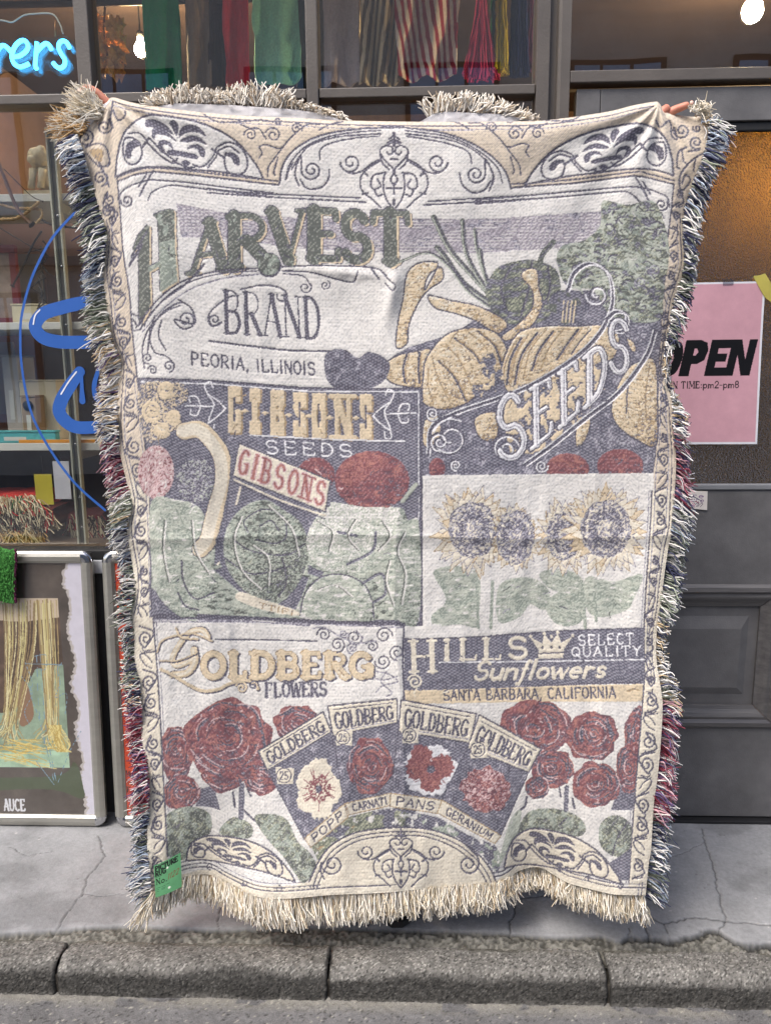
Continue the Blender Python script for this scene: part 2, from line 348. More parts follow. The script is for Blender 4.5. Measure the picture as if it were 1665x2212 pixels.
def glyph(cv, ch, quad, wt, wn, val, serif=0.0):
    q = np.asarray(quad, float)
    def mp(P):
        P = np.asarray(P, float); x, y = P[:, :1], P[:, 1:]
        return (q[0] * (1 - x) + q[1] * x) * (1 - y) + (q[3] * (1 - x) + q[2] * x) * y
    for k, pts in GL.get(ch, []):
        wd = wt if k == 'T' else wn if k == 't' else (wt * 0.62 + wn * 0.38)
        cv.line(mp(pts), wd, val, sm=False)
        if serif and k in 'Tt' and len(pts) == 2 and abs(pts[0][1] - pts[1][1]) > 0.3:
            for e in pts:
                if e[1] in (0, 1): cv.line(mp([(e[0] - serif, e[1]), (e[0] + serif, e[1])]), wn, val, sm=False)
def text(cv, s, quad, wt, wn, val, serif=0.0, gap=0.22):
    """quad TL,TR,BR,BL in the canvas's reading frame"""
    q = np.asarray(quad, float); ws = [NARROW.get(c, 1.0) for c in s]; tot = sum(ws) + gap * (len(s) - 1); x = 0
    for c, wd in zip(s, ws):
        a, b = x / tot, (x + wd) / tot
        glyph(cv, c, [q[0] + (q[1] - q[0]) * a, q[0] + (q[1] - q[0]) * b, q[3] + (q[2] - q[3]) * b, q[3] + (q[2] - q[3]) * a], wt, wn, val, serif); x += wd + gap
def rect(x0, y0, x1, y1): return [(x0, y0), (x1, y0), (x1, y1), (x0, y1)]

# =================================================================== GROUND, KERB, STEP
ROADZ = -0.085
mat_road = vmat('asphalt', rough=0.8, bump=0.003, bscale=420.0, nvar=0.5, nscale=420.0)
xs = np.concatenate([[-200, -40, -8, -3], np.linspace(-1.5, 1.5, 620), [3, 8, 40, 200]])
ys = np.concatenate([[-200, -40, -6, -1, 1.0], np.linspace(1.42, 1.72, 74), [2.2, 6, 40, 200]])
X, Y = np.meshgrid(xs, ys); nzr = vnoise(X.shape, (60, 420), 3, 3); nzb = vnoise(X.shape, (6, 30), 4, 4)
near = (np.abs(X) < 1.5) & (Y > 1.4) & (Y < 1.73)
Zr = np.where(near, ROADZ + (nzr - 0.5) * 0.006 + (nzb - 0.5) * 0.006, ROADZ)
rg = np.random.default_rng(5); sp = rg.random(X.shape)
c = s2l((98, 97, 97))[None, None] * (0.75 + 0.6 * nzb[..., None]) * (0.8 + 0.5 * nzr[..., None])
c = np.where((sp > 0.985)[..., None] & near[..., None], s2l((158, 155, 146)), c); c = np.where((sp < 0.05)[..., None], s2l((58, 57, 56)), c)
edge = np.clip(1 - np.abs(Y - 1.655) / 0.035, 0, 1)[..., None] * (nzb[..., None] > 0.42)
c = c * (1 - 0.45 * edge) + s2l((150, 146, 132)) * 0.45 * edge
road = np_mesh('road', np.stack([X, Y, Zr], -1).reshape(-1, 3), grid_faces(len(xs), len(ys)), mat_road, col=c.reshape(-1, 3), smooth=False)
tag(road, kind='structure')

def seg_dist(PX, PY, pts):
    D = np.full(PX.shape, 9.0)
    for (ax, ay), (bx, by) in zip(pts[:-1], pts[1:]):
        dx, dy = bx - ax, by - ay; t = np.clip(((PX - ax) * dx + (PY - ay) * dy) / (dx * dx + dy * dy + 1e-12), 0, 1)
        D = np.minimum(D, np.hypot(PX - ax - t * dx, PY - ay - t * dy))
    return D
def crack(pts, seed, amp=0.004):
    P = [WZ(u, v, 0.0) for u, v in pts]; P = np.array([(p.x, p.y) for p in P]); rg = np.random.default_rng(seed); out = [P[0]]
    for a, b in zip(P[:-1], P[1:]):
        n = max(int(np.hypot(*(b - a)) / 0.012), 2)
        for i in range(1, n + 1): out.append(a + (b - a) * i / n + (rg.random(2) - 0.5) * amp * 2 * (i < n))
    return np.array(out)
CRACKS = [
 ([(212, 1806), (228, 1850), (190, 1895), (180, 1930), (160, 1955), (140, 1980), (122, 2010)], 0.0014), ([(180, 1932), (225, 1937), (275, 1930), (340, 1948)], 0.001),
 ([(1112, 1900), (1109, 1980), (1099, 1990), (1104, 2025)], 0.0018), ([(1112, 1945), (1142, 1940), (1202, 1935), (1260, 1942)], 0.0016),
 ([(1380, 1965), (1402, 1980), (1432, 1995), (1502, 1982), (1572, 1990), (1680, 2002)], 0.0022), ([(1387, 1990), (1402, 2027)], 0.002), ([(1357, 2005), (1358, 2027)], 0.0014),
 ([(1515, 1790), (1522, 1820), (1540, 1874), (1555, 1944), (1567, 1987), (1552, 2010)], 0.0017), ([(1432, 1995), (1450, 2030)], 0.0012), ([(478, 1960), (470, 1990), (474, 2006)], 0.0008),
 ([(20, 1830), (60, 1850), (120, 1838)], 0.0007), ([(1450, 1850), (1490, 1838), (1520, 1820)], 0.0008), ([(800, 1990), (790, 2008)], 0.0012)]
xs = np.concatenate([[-6, -3, -1.8], np.linspace(-1.45, 1.45, 800), [1.8, 3, 6]]); ys = np.concatenate([np.linspace(1.715, 2.30, 168), [2.33, 2.42]])
X, Y = np.meshgrid(xs, ys); near = np.abs(X) < 1.5
epts = [(-60, 2018), (0, 2018), (120, 2012), (200, 2005), (260, 2003), (330, 2005), (450, 2010), (600, 2008), (700, 2005), (832, 2008), (950, 2012), (1100, 2018), (1200, 2026), (1300, 2022), (1332, 2035),
        (1357, 2027), (1402, 2027), (1457, 2032), (1497, 2025), (1522, 2012), (1552, 2012), (1582, 2030), (1612, 2042), (1662, 2042), (1730, 2040)]
E = np.array([(WZ(u, v, 0).x, WZ(u, v, 0).y) for u, v in epts])
n1 = vnoise(X.shape, (40, 260), 21, 4); n2 = vnoise(X.shape, (8, 40), 22, 4); n3 = vnoise(X.shape, (80, 400), 23, 2)
ey = np.interp(X, E[:, 0], E[:, 1]) + (n1 - 0.5) * 0.010 * (0.6 + 1.2 * (X > .5))
slab = np.clip((Y - ey) / 0.006, 0, 1)
Z = -0.007 * (1 - slab) + (1 - slab) * (n3 - 0.5) * 0.010 + (n2 - 0.5) * 0.004 + (n3 - 0.5) * 0.0008
Z -= 0.018 * np.clip((1.80 - Y) / 0.06, 0, 1) ** 2 * (1 - slab)
cs = s2l((134, 135, 137))[None, None] * (0.78 + 0.42 * n2[..., None]) * (0.92 + 0.16 * n1[..., None])
cr_ = (s2l((64, 63, 58)) + (s2l((120, 118, 111)) - s2l((64, 63, 58))) * np.clip((n3 - .3) / .45, 0, 1)[..., None]) * (0.55 + 0.8 * n2[..., None])
c = cs * slab[..., None] + cr_ * (1 - slab[..., None])
rimd = np.exp(-((Y - ey) / 0.007) ** 2)[..., None] * (0.35 + 0.65 * (X > 0.55))[..., None]; c = c * (1 - 0.75 * rimd)
Z -= rimd[..., 0] * 0.006
n5 = vnoise(X.shape, (4, 14), 29, 5); c = c * (1 - (0.22 * np.clip((n5 - .52) / .12, 0, 1) * slab)[..., None])
rg = np.random.default_rng(9)
for i, (pts, wd) in enumerate(CRACKS):
    P = crack(pts, 40 + i); sel = near & (X > P[:, 0].min() - 0.03) & (X < P[:, 0].max() + 0.03) & (Y > P[:, 1].min() - 0.03) & (Y < P[:, 1].max() + 0.03)
    D = seg_dist(X[sel], Y[sel], P); k = np.clip(1.6 - D / (wd * 1.05), 0, 1); Z[sel] -= 0.004 * k; c[sel] = c[sel] * (1 - 0.6 * k[:, None])
for _ in range(260):
    px, py, pr = rg.uniform(-1.3, 1.3), rg.uniform(1.82, 2.3), rg.uniform(0.001, 0.004); sel = (np.abs(X - px) < 0.02) & (np.abs(Y - py) < 0.02)
    k = np.clip(1.3 - np.hypot(X[sel] - px, Y[sel] - py) / pr, 0, 1)[:, None]; tint = s2l((70, 68, 66)) if rg.random() < 0.75 else s2l((205, 202, 196)); c[sel] = c[sel] * (1 - 0.6 * k) + tint * 0.6 * k
mat_slab = vmat('worn concrete', rough=0.75, bump=0.0012, bscale=260.0, nvar=0.14, nscale=90.0)
pav = np_mesh('pavement', np.stack([X, Y, Z], -1).reshape(-1, 3), grid_faces(len(xs), len(ys)), mat_slab, col=c.reshape(-1, 3)); tag(pav, kind='structure')

# kerb stones, each its own piece
kerb = empty('kerb', (0, 1.70, ROADZ)); tag(kerb, kind='structure')
mat_kerb = vmat('aggregate concrete', rough=0.85, bump=0.004, bscale=420.0, nvar=0.4, nscale=430.0)
joints = [WZ(112, 2110, -0.02).x, WZ(708, 2110, -0.02).x, WZ(1312, 2110, -0.02).x]
SL = (joints[2] - joints[0]) / 2; kx = [joints[0] + SL * i for i in range(-4, 8)]; kx[4:7] = joints
prof = [(1.762, -0.012), (1.745, -0.006), (1.715, -0.004)] + [(1.700 - 0.034 * math.sin(t), -0.038 + 0.034 * math.cos(t)) for t in np.linspace(0, math.pi / 2, 14)] + [(1.664, -0.06), (1.662, -0.085), (1.66, -0.11)]
pl = np.array(prof); sl = np.concatenate([[0], np.cumsum(np.hypot(*np.diff(pl, axis=0).T))])
for i in range(len(kx) - 1):
    xa, xb = kx[i] + 0.003, kx[i + 1] - 0.003; vis = xb > -1.4 and xa < 1.4
    nx, ns_ = (190, 56) if vis else (24, 14)
    u = np.linspace(0, 1, nx); sv = np.linspace(0, sl[-1], ns_); py = np.interp(sv, sl, pl[:, 0]); pz = np.interp(sv, sl, pl[:, 1])
    n1 = vnoise((ns_, nx), (40, 150), 60 + i, 2); n2 = vnoise((ns_, nx), (3, 9), 90 + i, 4); n4 = vnoise((ns_, nx), (2, 3), 190 + i, 3)
    chip = np.clip((n2 - .60) / .1, 0, 1) * np.clip(1 - np.abs(sv[:, None] - .085) / .03, 0, 1); dn = (n1 - 0.5) * 0.005 + (n2 - 0.5) * 0.008 - .006 * chip
    ed = np.minimum(u, 1 - u)[None] * (xb - xa); ed = ed + (n2 - 0.5) * 0.008; rnd = np.clip(1 - ed / 0.007, 0, 1) ** 2 * 0.006
    XX = xa + (xb - xa) * u[None] + np.zeros((ns_, 1)); fr = np.clip((sv[:, None] - 0.06) / 0.05, 0, 1)
    YY = py[:, None] - dn * fr + rnd * fr; ZZ = pz[:, None] + dn * (1 - fr) - rnd * (1 - fr * 0.5)
    rg = np.random.default_rng(i); sp = rg.random((ns_, nx))
    light = s2l((156, 154, 148)); mid = s2l((104, 102, 98)); dark = s2l((56, 55, 52))
    kk = np.clip((n1 - 0.30) / 0.4, 0, 1)[..., None]; cc = (dark * .3 + mid * .7) * (1 - kk) + mid * 1.4 * kk; cc = np.where((sp > 0.93)[..., None], light, cc); cc = np.where((sp < 0.10)[..., None], dark, cc)
    cc = cc * (0.70 + 0.7 * n2[..., None])
    grime_shade = np.clip((sv[:, None] + (n4 - 0.5) * 0.05 - 0.088) / 0.022, 0, 1) * np.clip((0.172 + (n2 - 0.5) * 0.05 - sv[:, None]) / 0.02, 0, 1)      # grime on the front face, with its shade put into the colour too
    cc = cc * (1 - 0.70 * grime_shade[..., None] * (0.65 + 0.5 * n2[..., None]))
    moss = (np.clip((0.03 - sv[:, None]) / 0.03, 0, 1) * (n4 > 0.45))[..., None]; cc = cc * (1 - 0.45 * moss) + s2l((96, 92, 70)) * 0.25 * moss
    cc = cc * (1 - 0.8 * np.clip(1 - ed / 0.006, 0, 1)[..., None])
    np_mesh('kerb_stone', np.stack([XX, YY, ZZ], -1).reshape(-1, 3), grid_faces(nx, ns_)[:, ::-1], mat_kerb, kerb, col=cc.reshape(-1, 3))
box('kerb_bed', -6, 6, 1.672, 1.78, -0.16, -0.035, pmat('joint dirt', S(58, 54, 48), 0.95, bump=0.003), kerb)

# =================================================================== SHOP FRONT
YF = 2.33                                            # street face of the painted frame
shop = empty('shop_front', (0, 2.36, 0), 'grey painted shop front with big display window and half glazed door', 'shop front')
m_paint = pmat('grey brown paint', S(92, 86, 81), 0.5, var=0.12, scale=7, bump=0.0006, bscale=160, col2=S(80, 75, 71))
m_door = pmat('charcoal door paint', S(104, 103, 104), 0.5, var=0.14, scale=9, bump=0.0007, bscale=240, col2=S(84, 83, 84))
m_wornm = pmat('worn moulding paint', S(98, 96, 95), 0.45, var=0.3, scale=16, bump=0.0012, bscale=60, stretch=(0.25, 4, 4), col2=S(70, 68, 70))
m_black = pmat('black rubber', S(22, 22, 24), 0.6)
m_base = pmat('dark plinth', S(66, 64, 64), 0.7, bump=0.001)
g_clear = glass_mat('window glass', (0.975, 0.985, 0.98, 1), 0.14, 0.004, 0.0006)
def X_(u, v, y=YF): return W(u, v, y).x
def Z_(u, v, y=YF): return W(u, v, y).z
ZT0, ZT1 = Z_(600, 212), Z_(600, 190)                # transom rail of the window
PA0, PA1 = X_(163, 100), X_(194, 100); PB0, PB1 = X_(660, 100), X_(686, 100); JA = X_(1160, 100)
ZTOP = 2.85; YB = YF + 0.075
box('post', PA0, PA1, YF, YB, 0.0, ZTOP, m_paint, shop, 0.003)
box('post', PB0, PB1, YF, YB, 0.0, ZTOP, m_paint, shop, 0.003)
prof = [(0, 0), (0, 0.0), (X_(1187, 100) - JA, 0.0), (X_(1187, 100) - JA, 0.02), (X_(1204, 100) - JA, 0.02), (X_(1206, 100) - JA, 0.004), (X_(1212, 100) - JA, -0.004), (X_(1232, 100) - JA, -0.004), (X_(1232, 100) - JA, 0.09), (0, 0.09)]
profile_bar('door_jamb', prof[1:], (JA, YF, 0), (JA, YF, ZTOP), (1, 0, 0), (0, 1, 0), m_paint, shop)
JB = X_(1232, 100)
WL = -1.62                                           # the window runs on to the left of the view
e_ = 0.0015
for a, b in ((WL, PA0 - e_), (PA1 + e_, PB0 - e_), (PB1 + e_, JA - e_)):
    box('transom_rail', a, b, YF + 0.004, YB - 0.004, ZT0, ZT1, m_paint, shop, 0.003)
    box('top_rail', a, b, YF + 0.004, YB - 0.004, ZTOP - 0.12, ZTOP, m_paint, shop, 0.003)
ZS = Z_(100, 1190)                                   # bottom of the display window
for a, b in ((WL, PA0 - e_), (PA1 + e_, PB0 - e_), (PB1 + e_, JA - e_)):
    box('bottom_rail', a, b, YF + 0.004, YB - 0.004, ZS - 0.03, ZS, m_black, shop, 0.002)
    box('window_sill', a, b, YF + 0.002, YB, ZS - 0.075, ZS - 0.031, pmat('white sill', S(176, 178, 182), 0.5), shop, 0.003)
    box('plinth', a, b, YF + 0.02, YB + 0.03, -0.02, ZS - 0.076, m_base, shop)
box('post', WL - 0.05, WL - e_, YF, YB, 0.0, ZTOP, m_paint, shop, 0.003)
panes = {}
for k, (a, b) in enumerate(((WL, PA0), (PA1, PB0), (PB1, JA))):
    panes['t%d' % k] = box('window_pane', a + .001, b - .001, YF + 0.034, YF + 0.040, ZT1 + .001, ZTOP - 0.121, g_clear, shop)
    panes['l%d' % k] = box('window_pane', a + .001, b - .001, YF + 0.034, YF + 0.040, ZS + .001, ZT0 - .001, g_clear, shop)
# door side: transom light, then the door leaf
DX1 = X_(1990, 900)                                  # the door runs on out of the view to the right
ZD1, ZD0 = Z_(1400, 148), Z_(1400, 175)
box('door_head', JB + e_, DX1, YF - 0.002, YB, ZD0, ZD1, m_paint, shop, 0.003)
box('window_pane', JB + .001, DX1, YF + 0.034, YF + 0.040, ZD1 + .001, ZTOP - 0.12, g_clear, shop)
box('top_rail', JB + e_, DX1, YF + .004, YB - .004, ZTOP - 0.119, ZTOP, m_paint, shop, 0.003)
box('door_jamb', DX1 + e_, DX1 + 0.09, YF, YB, 0, ZTOP, m_paint, shop, 0.003)
YD = YF + 0.012                                      # face of the door leaf
door = empty('door', (JB + 0.45, YD, 0)); door.parent = shop; door.matrix_parent_inverse = wm(shop).inverted()
LX0 = X_(1245, 215, YD); LX1 = DX1 - 0.01; LS = X_(1297, 215, YD)
ZG1, ZG0 = Z_(1450, 262, YD), Z_(1560, 1046, YD); ZDT = ZD0 - 0.012
box('stile', LX0, LS - .0008, YD, YD + 0.04, 0.012, ZDT, m_door, door, 0.002)
box('stile', LX1 - 0.08, LX1, YD, YD + 0.04, 0.012, ZDT, m_door, door, 0.002)
DL, DR = LS + .0008, LX1 - 0.081
box('rail', DL, DR, YD + .001, YD + 0.04, ZG1, ZDT, m_door, door, 0.002)
box('glazing_bead', DL, DR, YD + .008, YD + 0.03, ZG1 - 0.026, ZG1 - .001, m_black, door, 0.004)
ZM1, ZM0 = Z_(1560, 1262, YD), Z_(1560, 1572, YD)    # moulded panel frame, outer
ZI1, ZI0 = Z_(1560, 1311, YD), Z_(1560, 1521, YD)    # inner
box('rail', DL, DR, YD + .001, YD + 0.04, ZM1 - 0.02, ZG0 - .018, m_door, door, 0.002)
box('weather_bar', DL, DR, YD - .004, YD + 0.03, ZG0 - 0.017, ZG0, pmat('pale bar', S(120, 122, 126), 0.4), door, 0.003)
box('rail', DL, DR, YD + .001, YD + 0.04, 0.014, ZM0 + 0.02, m_door, door, 0.002)
MW = (ZM1 - ZI1)
mp_ = [(0, 0.012), (0, -0.004), (0.12 * MW, -0.012), (0.3 * MW, -0.014), (0.42 * MW, -0.006), (0.55 * MW, -0.008), (0.7 * MW, -0.003), (0.85 * MW, 0.004), (MW, 0.008), (MW, 0.02), (0, 0.02)]
PRi = X_(1645, 1310, YD); PRo = PRi + MW; PLi = X_(1330, 1310, YD) ; PLo = PLi - MW
profile_bar('moulding', mp_, (PLo, YD, ZM1), (PRo, YD, ZM1), (0, 0, -1), (0, 1, 0), m_wornm, door, 1, -1)
profile_bar('moulding', mp_, (PLo, YD, ZM0), (PRo, YD, ZM0), (0, 0, 1), (0, 1, 0), m_wornm, door, 1, -1)
g_ = 0.0022
profile_bar('moulding', mp_, (PRo, YD, ZM0 + g_), (PRo, YD, ZM1 - g_), (-1, 0, 0), (0, 1, 0), m_wornm, door, 1, -1)
profile_bar('moulding', mp_, (PLo, YD, ZM0 + g_), (PLo, YD, ZM1 - g_), (1, 0, 0), (0, 1, 0), m_wornm, door, 1, -1)
for a, b in ((DL, PLo), (PRo, DR)): box('muntin', a, b, YD + .0015, YD + 0.04, ZM0 + .021, ZM1 - .021, m_door, door)
# raised and fielded panel
def frustum(name, outer, inner, yo, yi, mat, parent):
    (a, b, c, d), (e, f, g, h) = outer, inner          # x0,x1,z0,z1
    v = [(a, yo, c), (b, yo, c), (b, yo, d), (a, yo, d), (e, yi, g), (f, yi, g), (f, yi, h), (e, yi, h)]
    return pyd(name, v, [(4, 5, 6, 7), (0, 1, 5, 4), (1, 2, 6, 5), (2, 3, 7, 6), (3, 0, 4, 7)], mat, parent)
box('panel', PLi - .01, PRi + .01, YD + 0.016, YD + 0.038, ZI0 - .01, ZI1 + .01, m_door, door)
frustum('raised_panel', (PLi + 0.03, X_(1622, 1330, YD), Z_(1560, 1503, YD), Z_(1560, 1334, YD)), (PLi + 0.055, X_(1602, 1360, YD), Z_(1560, 1487, YD), Z_(1560, 1360, YD)), YD + 0.0155, YD + 0.005, m_door, door)
# hammered amber glass
m = bpy.data.materials.new('hammered amber glass'); m.use_nodes = True; n = m.node_tree.nodes; L = m.node_tree.links; n.clear()
tc = n.new('ShaderNodeTexCoord'); v1 = n.new('ShaderNodeTexVoronoi'); v1.inputs['Scale'].default_value = 190; nz = n.new('ShaderNodeTexNoise'); nz.inputs['Scale'].default_value = 230; nz.inputs['Detail'].default_value = 3
L.new(tc.outputs['Object'], v1.inputs['Vector']); L.new(tc.outputs['Object'], nz.inputs['Vector'])
ad = n.new('ShaderNodeMath'); ad.operation = 'ADD'; L.new(v1.outputs['Distance'], ad.inputs[0]); L.new(nz.outputs['Fac'], ad.inputs[1])
b = n.new('ShaderNodeBump'); b.inputs['Distance'].default_value = 0.016; L.new(ad.outputs[0], b.inputs['Height'])
tr = n.new('ShaderNodeBsdfTranslucent'); tr.inputs[0].default_value = (0.66, 0.47, 0.20, 1); L.new(b.outputs[0], tr.inputs['Normal'])
df = n.new('ShaderNodeBsdfDiffuse'); df.inputs[0].default_value = (0.035, 0.026, 0.02, 1); L.new(b.outputs[0], df.inputs['Normal'])
gl = n.new('ShaderNodeBsdfGlossy'); gl.inputs['Roughness'].default_value = 0.16; L.new(b.outputs[0], gl.inputs['Normal'])
m1 = n.new('ShaderNodeMixShader'); m1.inputs[0].default_value = 0.30; m2 = n.new('ShaderNodeMixShader'); fr = n.new('ShaderNodeFresnel'); fr.inputs[0].default_value = 1.5; L.new(b.outputs[0], fr.inputs['Normal'])
L.new(tr.outputs[0], m1.inputs[1]); L.new(df.outputs[0], m1.inputs[2]); L.new(fr.outputs[0], m2.inputs[0]); L.new(m1.outputs[0], m2.inputs[1]); L.new(gl.outputs[0], m2.inputs[2])
o = n.new('ShaderNodeOutputMaterial'); L.new(m2.outputs[0], o.inputs[0]); g_amber = m
box('glass', DL, DR, YD + 0.016, YD + 0.024, ZG0 + .001, ZG1 - .027, g_amber, door)
box('threshold', JB + e_, DX1, YF - 0.01, YB + .03, 0.0, 0.010, m_black, shop, 0.002)

# building around and behind the shop front
m_brick = pmat('rendered wall', S(120, 114, 108), 0.85, bump=0.002, bscale=90)
m_in = pmat('brown interior boards', S(104, 76, 58), 0.7, var=0.35, scale=5, stretch=(6, 6, 0.6), col2=S(70, 50, 40))
m_ceil = pmat('dark ceiling boards', S(74, 58, 50), 0.8, var=0.3, scale=4, stretch=(0.6, 6, 6))
m_floor = pmat('worn wood floor', S(104, 84, 66), 0.6, var=0.3, scale=4, stretch=(5, 0.6, 5))
box('wall', -6, WL - 0.051, YF + 0.01, YF + 0.2, -0.1, 6.0, m_brick, shop)
box('wall', DX1 + 0.091, 6, YF + 0.01, YF + 0.2, -0.1, 6.0, m_brick, shop)
box('wall', WL - 0.05, DX1 + 0.09, YF + 0.01, YF + 0.2, ZTOP + .001, 6.0, m_brick, shop)
RY = 4.6
box('back_wall', WL - 0.3, DX1 + 0.4, RY, RY + 0.1, 0.0, 3.0, m_in, shop)
box('side_wall', WL - 0.4, WL - 0.301, YF + 0.21, RY, 0.0, 3.0, pmat('pinkish plaster', S(150, 122, 108), 0.8), shop)
box('side_wall', DX1 + 0.401, DX1 + 0.5, YF + 0.21, RY, 0.0, 3.0, m_in, shop)
box('floor', WL - 0.3, DX1 + 0.4, YB + .031, RY, -0.05, 0.02, m_floor, shop)
box('ceiling', WL - 0.3, DX1 + 0.4, YF + 0.21, RY, 2.90, 3.0, m_ceil, shop)
box('display_ledge', WL, JA, YB + .002, YB + 0.6, ZS - 0.03, ZS - 0.002, pmat('ledge wood', S(96, 80, 66), 0.6), shop)

# building across the street: what the panes reflect
opp = empty('apartment_building', (0, -7.5, ROADZ), 'pale rendered apartment block with tall windows across the street', 'building')
m_opp = pmat('pale render', S(196, 186, 176), 0.85, var=0.15, scale=2)
box('wall', -9, 9, -9.5, -7.5, ROADZ - .05, 7.5, m_opp, opp)
m_ow = pmat('blue reflecting window', S(150, 178, 206), 0.15, var=0.2, scale=1)
m_of = pmat('dark window frame', S(44, 40, 42), 0.5)
for zz in (0.7, 3.9):
    for i in range(-3, 4):
        x = i * 2.4 + 0.6
        wn_ = box('window', x - 0.7, x + 0.7, -7.52, -7.46, zz, zz + 2.1, m_of, opp)
        for k in range(3): box('pane', x - 0.62 + k * 0.43, x - 0.24 + k * 0.43, -7.455, -7.45, zz + 0.08, zz + 2.02, m_ow, wn_)
box('ledge', -9, 9, -7.498, -7.3, 3.2, 3.45, pmat('stone ledge', S(140, 134, 128), 0.8), opp)

# =================================================================== THE WOVEN BLANKET
# edges of the cloth as read from the photograph (photo pixels); the cloth itself hangs YBK metres from the camera
YBK = 1.72
eL = [(163, 290), (177, 329), (187, 370), (203, 411), (220, 476), (227, 505), (224, 549), (221, 590), (229, 648), (233, 691), (240, 735), (257, 778), (256, 821), (252, 880), (252, 921), (256, 964), (268, 1018), (278, 1061), (281, 1093), (274, 1137), (279, 1180), (288, 1235), (288, 1285), (280, 1328), (289, 1378), (292, 1433), (302, 1511), (305, 1588), (316, 1656), (319, 1743), (318, 1836), (320, 1880), (326, 1932)]
eR = [(1534, 257), (1532, 291), (1520, 342), (1497, 400), (1478, 461), (1478, 508), (1481, 562), (1472, 601), (1456, 651), (1449, 701), (1439, 755), (1435, 814), (1451, 864), (1456, 922), (1460, 988), (1459, 1030), (1456, 1081), (1453, 1139), (1443, 1185), (1433, 1255), (1427, 1313), (1418, 1371), (1418, 1429), (1427, 1487), (1431, 1526), (1427, 1603), (1420, 1680), (1412, 1738), (1406, 1835), (1401, 1866), (1394, 1935)]
eT = [(163, 290), (176, 272), (205, 245), (232, 216), (247, 210), (288, 221), (370, 234), (493, 247), (658, 255), (727, 259), (887, 262), (1047, 262), (1175, 259), (1303, 242), (1367, 227), (1412, 219), (1424, 222), (1439, 241), (1489, 251), (1515, 250), (1534, 257)]
eB = [(326, 1932), (350, 1922), (392, 1897), (450, 1890), (488, 1909), (527, 1928), (565, 1940), (623, 1942), (720, 1934), (835, 1929), (936, 1919), (1060, 1911), (1092, 1903), (1121, 1882), (1162, 1874), (1195, 1890), (1224, 1907), (1265, 1919), (1327, 1933), (1394, 1935)]
def edge_fn(pts, axis, n):
    P = smooth(pts, False, 10); k = P[:, axis]; o = np.argsort(k); q = np.linspace(k.min(), k.max(), n)
    r = np.interp(q, k[o], P[o, 1 - axis]); return np.stack([q, r] if axis == 0 else [r, q], -1)

# palette: yarn A, yarn B, share of B   (sRGB)
PAL = {0: ((225, 222, 217), (199, 197, 195), .30), 1: ((214, 200, 180), (190, 177, 162), .30), 2: ((70, 67, 84), (128, 126, 140), .22), 3: ((80, 79, 96), (138, 137, 149), .34),
       4: ((84, 89, 84), (136, 140, 131), .30), 5: ((188, 193, 180), (162, 168, 155), .35), 6: ((112, 118, 103), (172, 174, 150), .36), 7: ((124, 66, 73), (160, 108, 108), .30),
       8: ((94, 58, 71), (128, 96, 105), .30), 9: ((208, 182, 182), (188, 152, 154), .35), 10: ((219, 201, 170), (198, 181, 153), .30), 11: ((226, 218, 200), (208, 198, 180), .30),
       12: ((186, 180, 187), (144, 137, 147), .45), 13: ((170, 112, 103), (142, 84, 85), .35), 14: ((172, 148, 112), (124, 111, 102), .3), 15: ((138, 148, 137), (178, 185, 172), .35),
       16: ((232, 231, 233), (205, 204, 209), .25), 17: ((112, 109, 125), (176, 174, 183), .4)}
WH, TAN, NV, FLD, GD, SAGE, GM, RED, DRD, PNK, GLD, CRM, MAU, HRD, BRN, GML, WHT, GRY = range(18)
cv = Cv(140, 190, 1560, 1960, 1.0)
ZA = (85.6, 154.0, .3597); ZB = (556.0, 171.0, .3597); ZC = (1026.7, 188.0, .3597); ZD = (213.9, 410.7, .4368); ZE = (855.6, 410.7, .3854)
ZFz = (256.7, 795.7, .4111); ZG = (855.6, 1009.6, .3854); ZH = (256.7, 1334.7, .3854); ZI = (812.8, 1454.6, .4111); ZX = (0, 0, 1.0)
def zz(z): cv.zoom(*z)
NS = {k: vnoise((cv.h, cv.w), (cv.h / k, cv.w / k), 300 + k, 3) for k in (3, 6, 12, 26)}
NSH = vnoise((cv.h, cv.w), (cv.h / 5, cv.w / 16), 77, 3)
def tex(mask, n, pairs):
    f = NS[n] if n != 0 else NSH
    for lo, hi, val in pairs: cv.a[mask & (f > lo) & (f < hi)] = val
LW = 4.4
def shade(m, mid, dark, k=1.0, lx=.45, ly=.55):
    """woven shading: picks of darker yarn thicken towards one side of a form"""
    ys_, xs_ = np.nonzero(m)
    if len(ys_) == 0: return
    g = np.zeros(m.shape); g[ys_, xs_] = lx * (xs_ - xs_.min()) / (np.ptp(xs_) + 1) + ly * (ys_ - ys_.min()) / (np.ptp(ys_) + 1); f = .55 * NS[3] + .45 * NSH
    cv.a[m & (f > .70 - .26 * k * g)] = mid; cv.a[m & (f > .80 - .26 * k * g ** 2)] = dark
# ---- ground: white field with tan borders
zz(ZX)
cv.poly([(140, 190), (1560, 190), (1560, 1960), (140, 1960)], TAN)
inL = [(253, 384), (258, 437), (266, 542), (279, 629), (286, 716), (297, 822), (314, 960), (324, 1083), (329, 1207), (331, 1335), (340, 1450), (347, 1566), (353, 1682), (359, 1797), (362, 1850)]
inR = [(1455, 398), (1447, 476), (1437, 546), (1430, 627), (1426, 719), (1422, 796), (1420, 873), (1416, 969), (1409, 1025), (1405, 1125), (1397, 1241), (1391, 1356), (1391, 1472), (1388, 1516), (1376, 1660), (1366, 1783), (1358, 1907)]
botl = [(362, 1900), (430, 1880), (470, 1880), (560, 1912), (640, 1915), (668, 1880), (700, 1840), (740, 1805), (790, 1790), (840, 1786), (900, 1790), (960, 1812), (1020, 1845), (1055, 1885), (1072, 1903), (1100, 1880), (1150, 1858), (1200, 1868), (1280, 1900), (1357, 1920)]
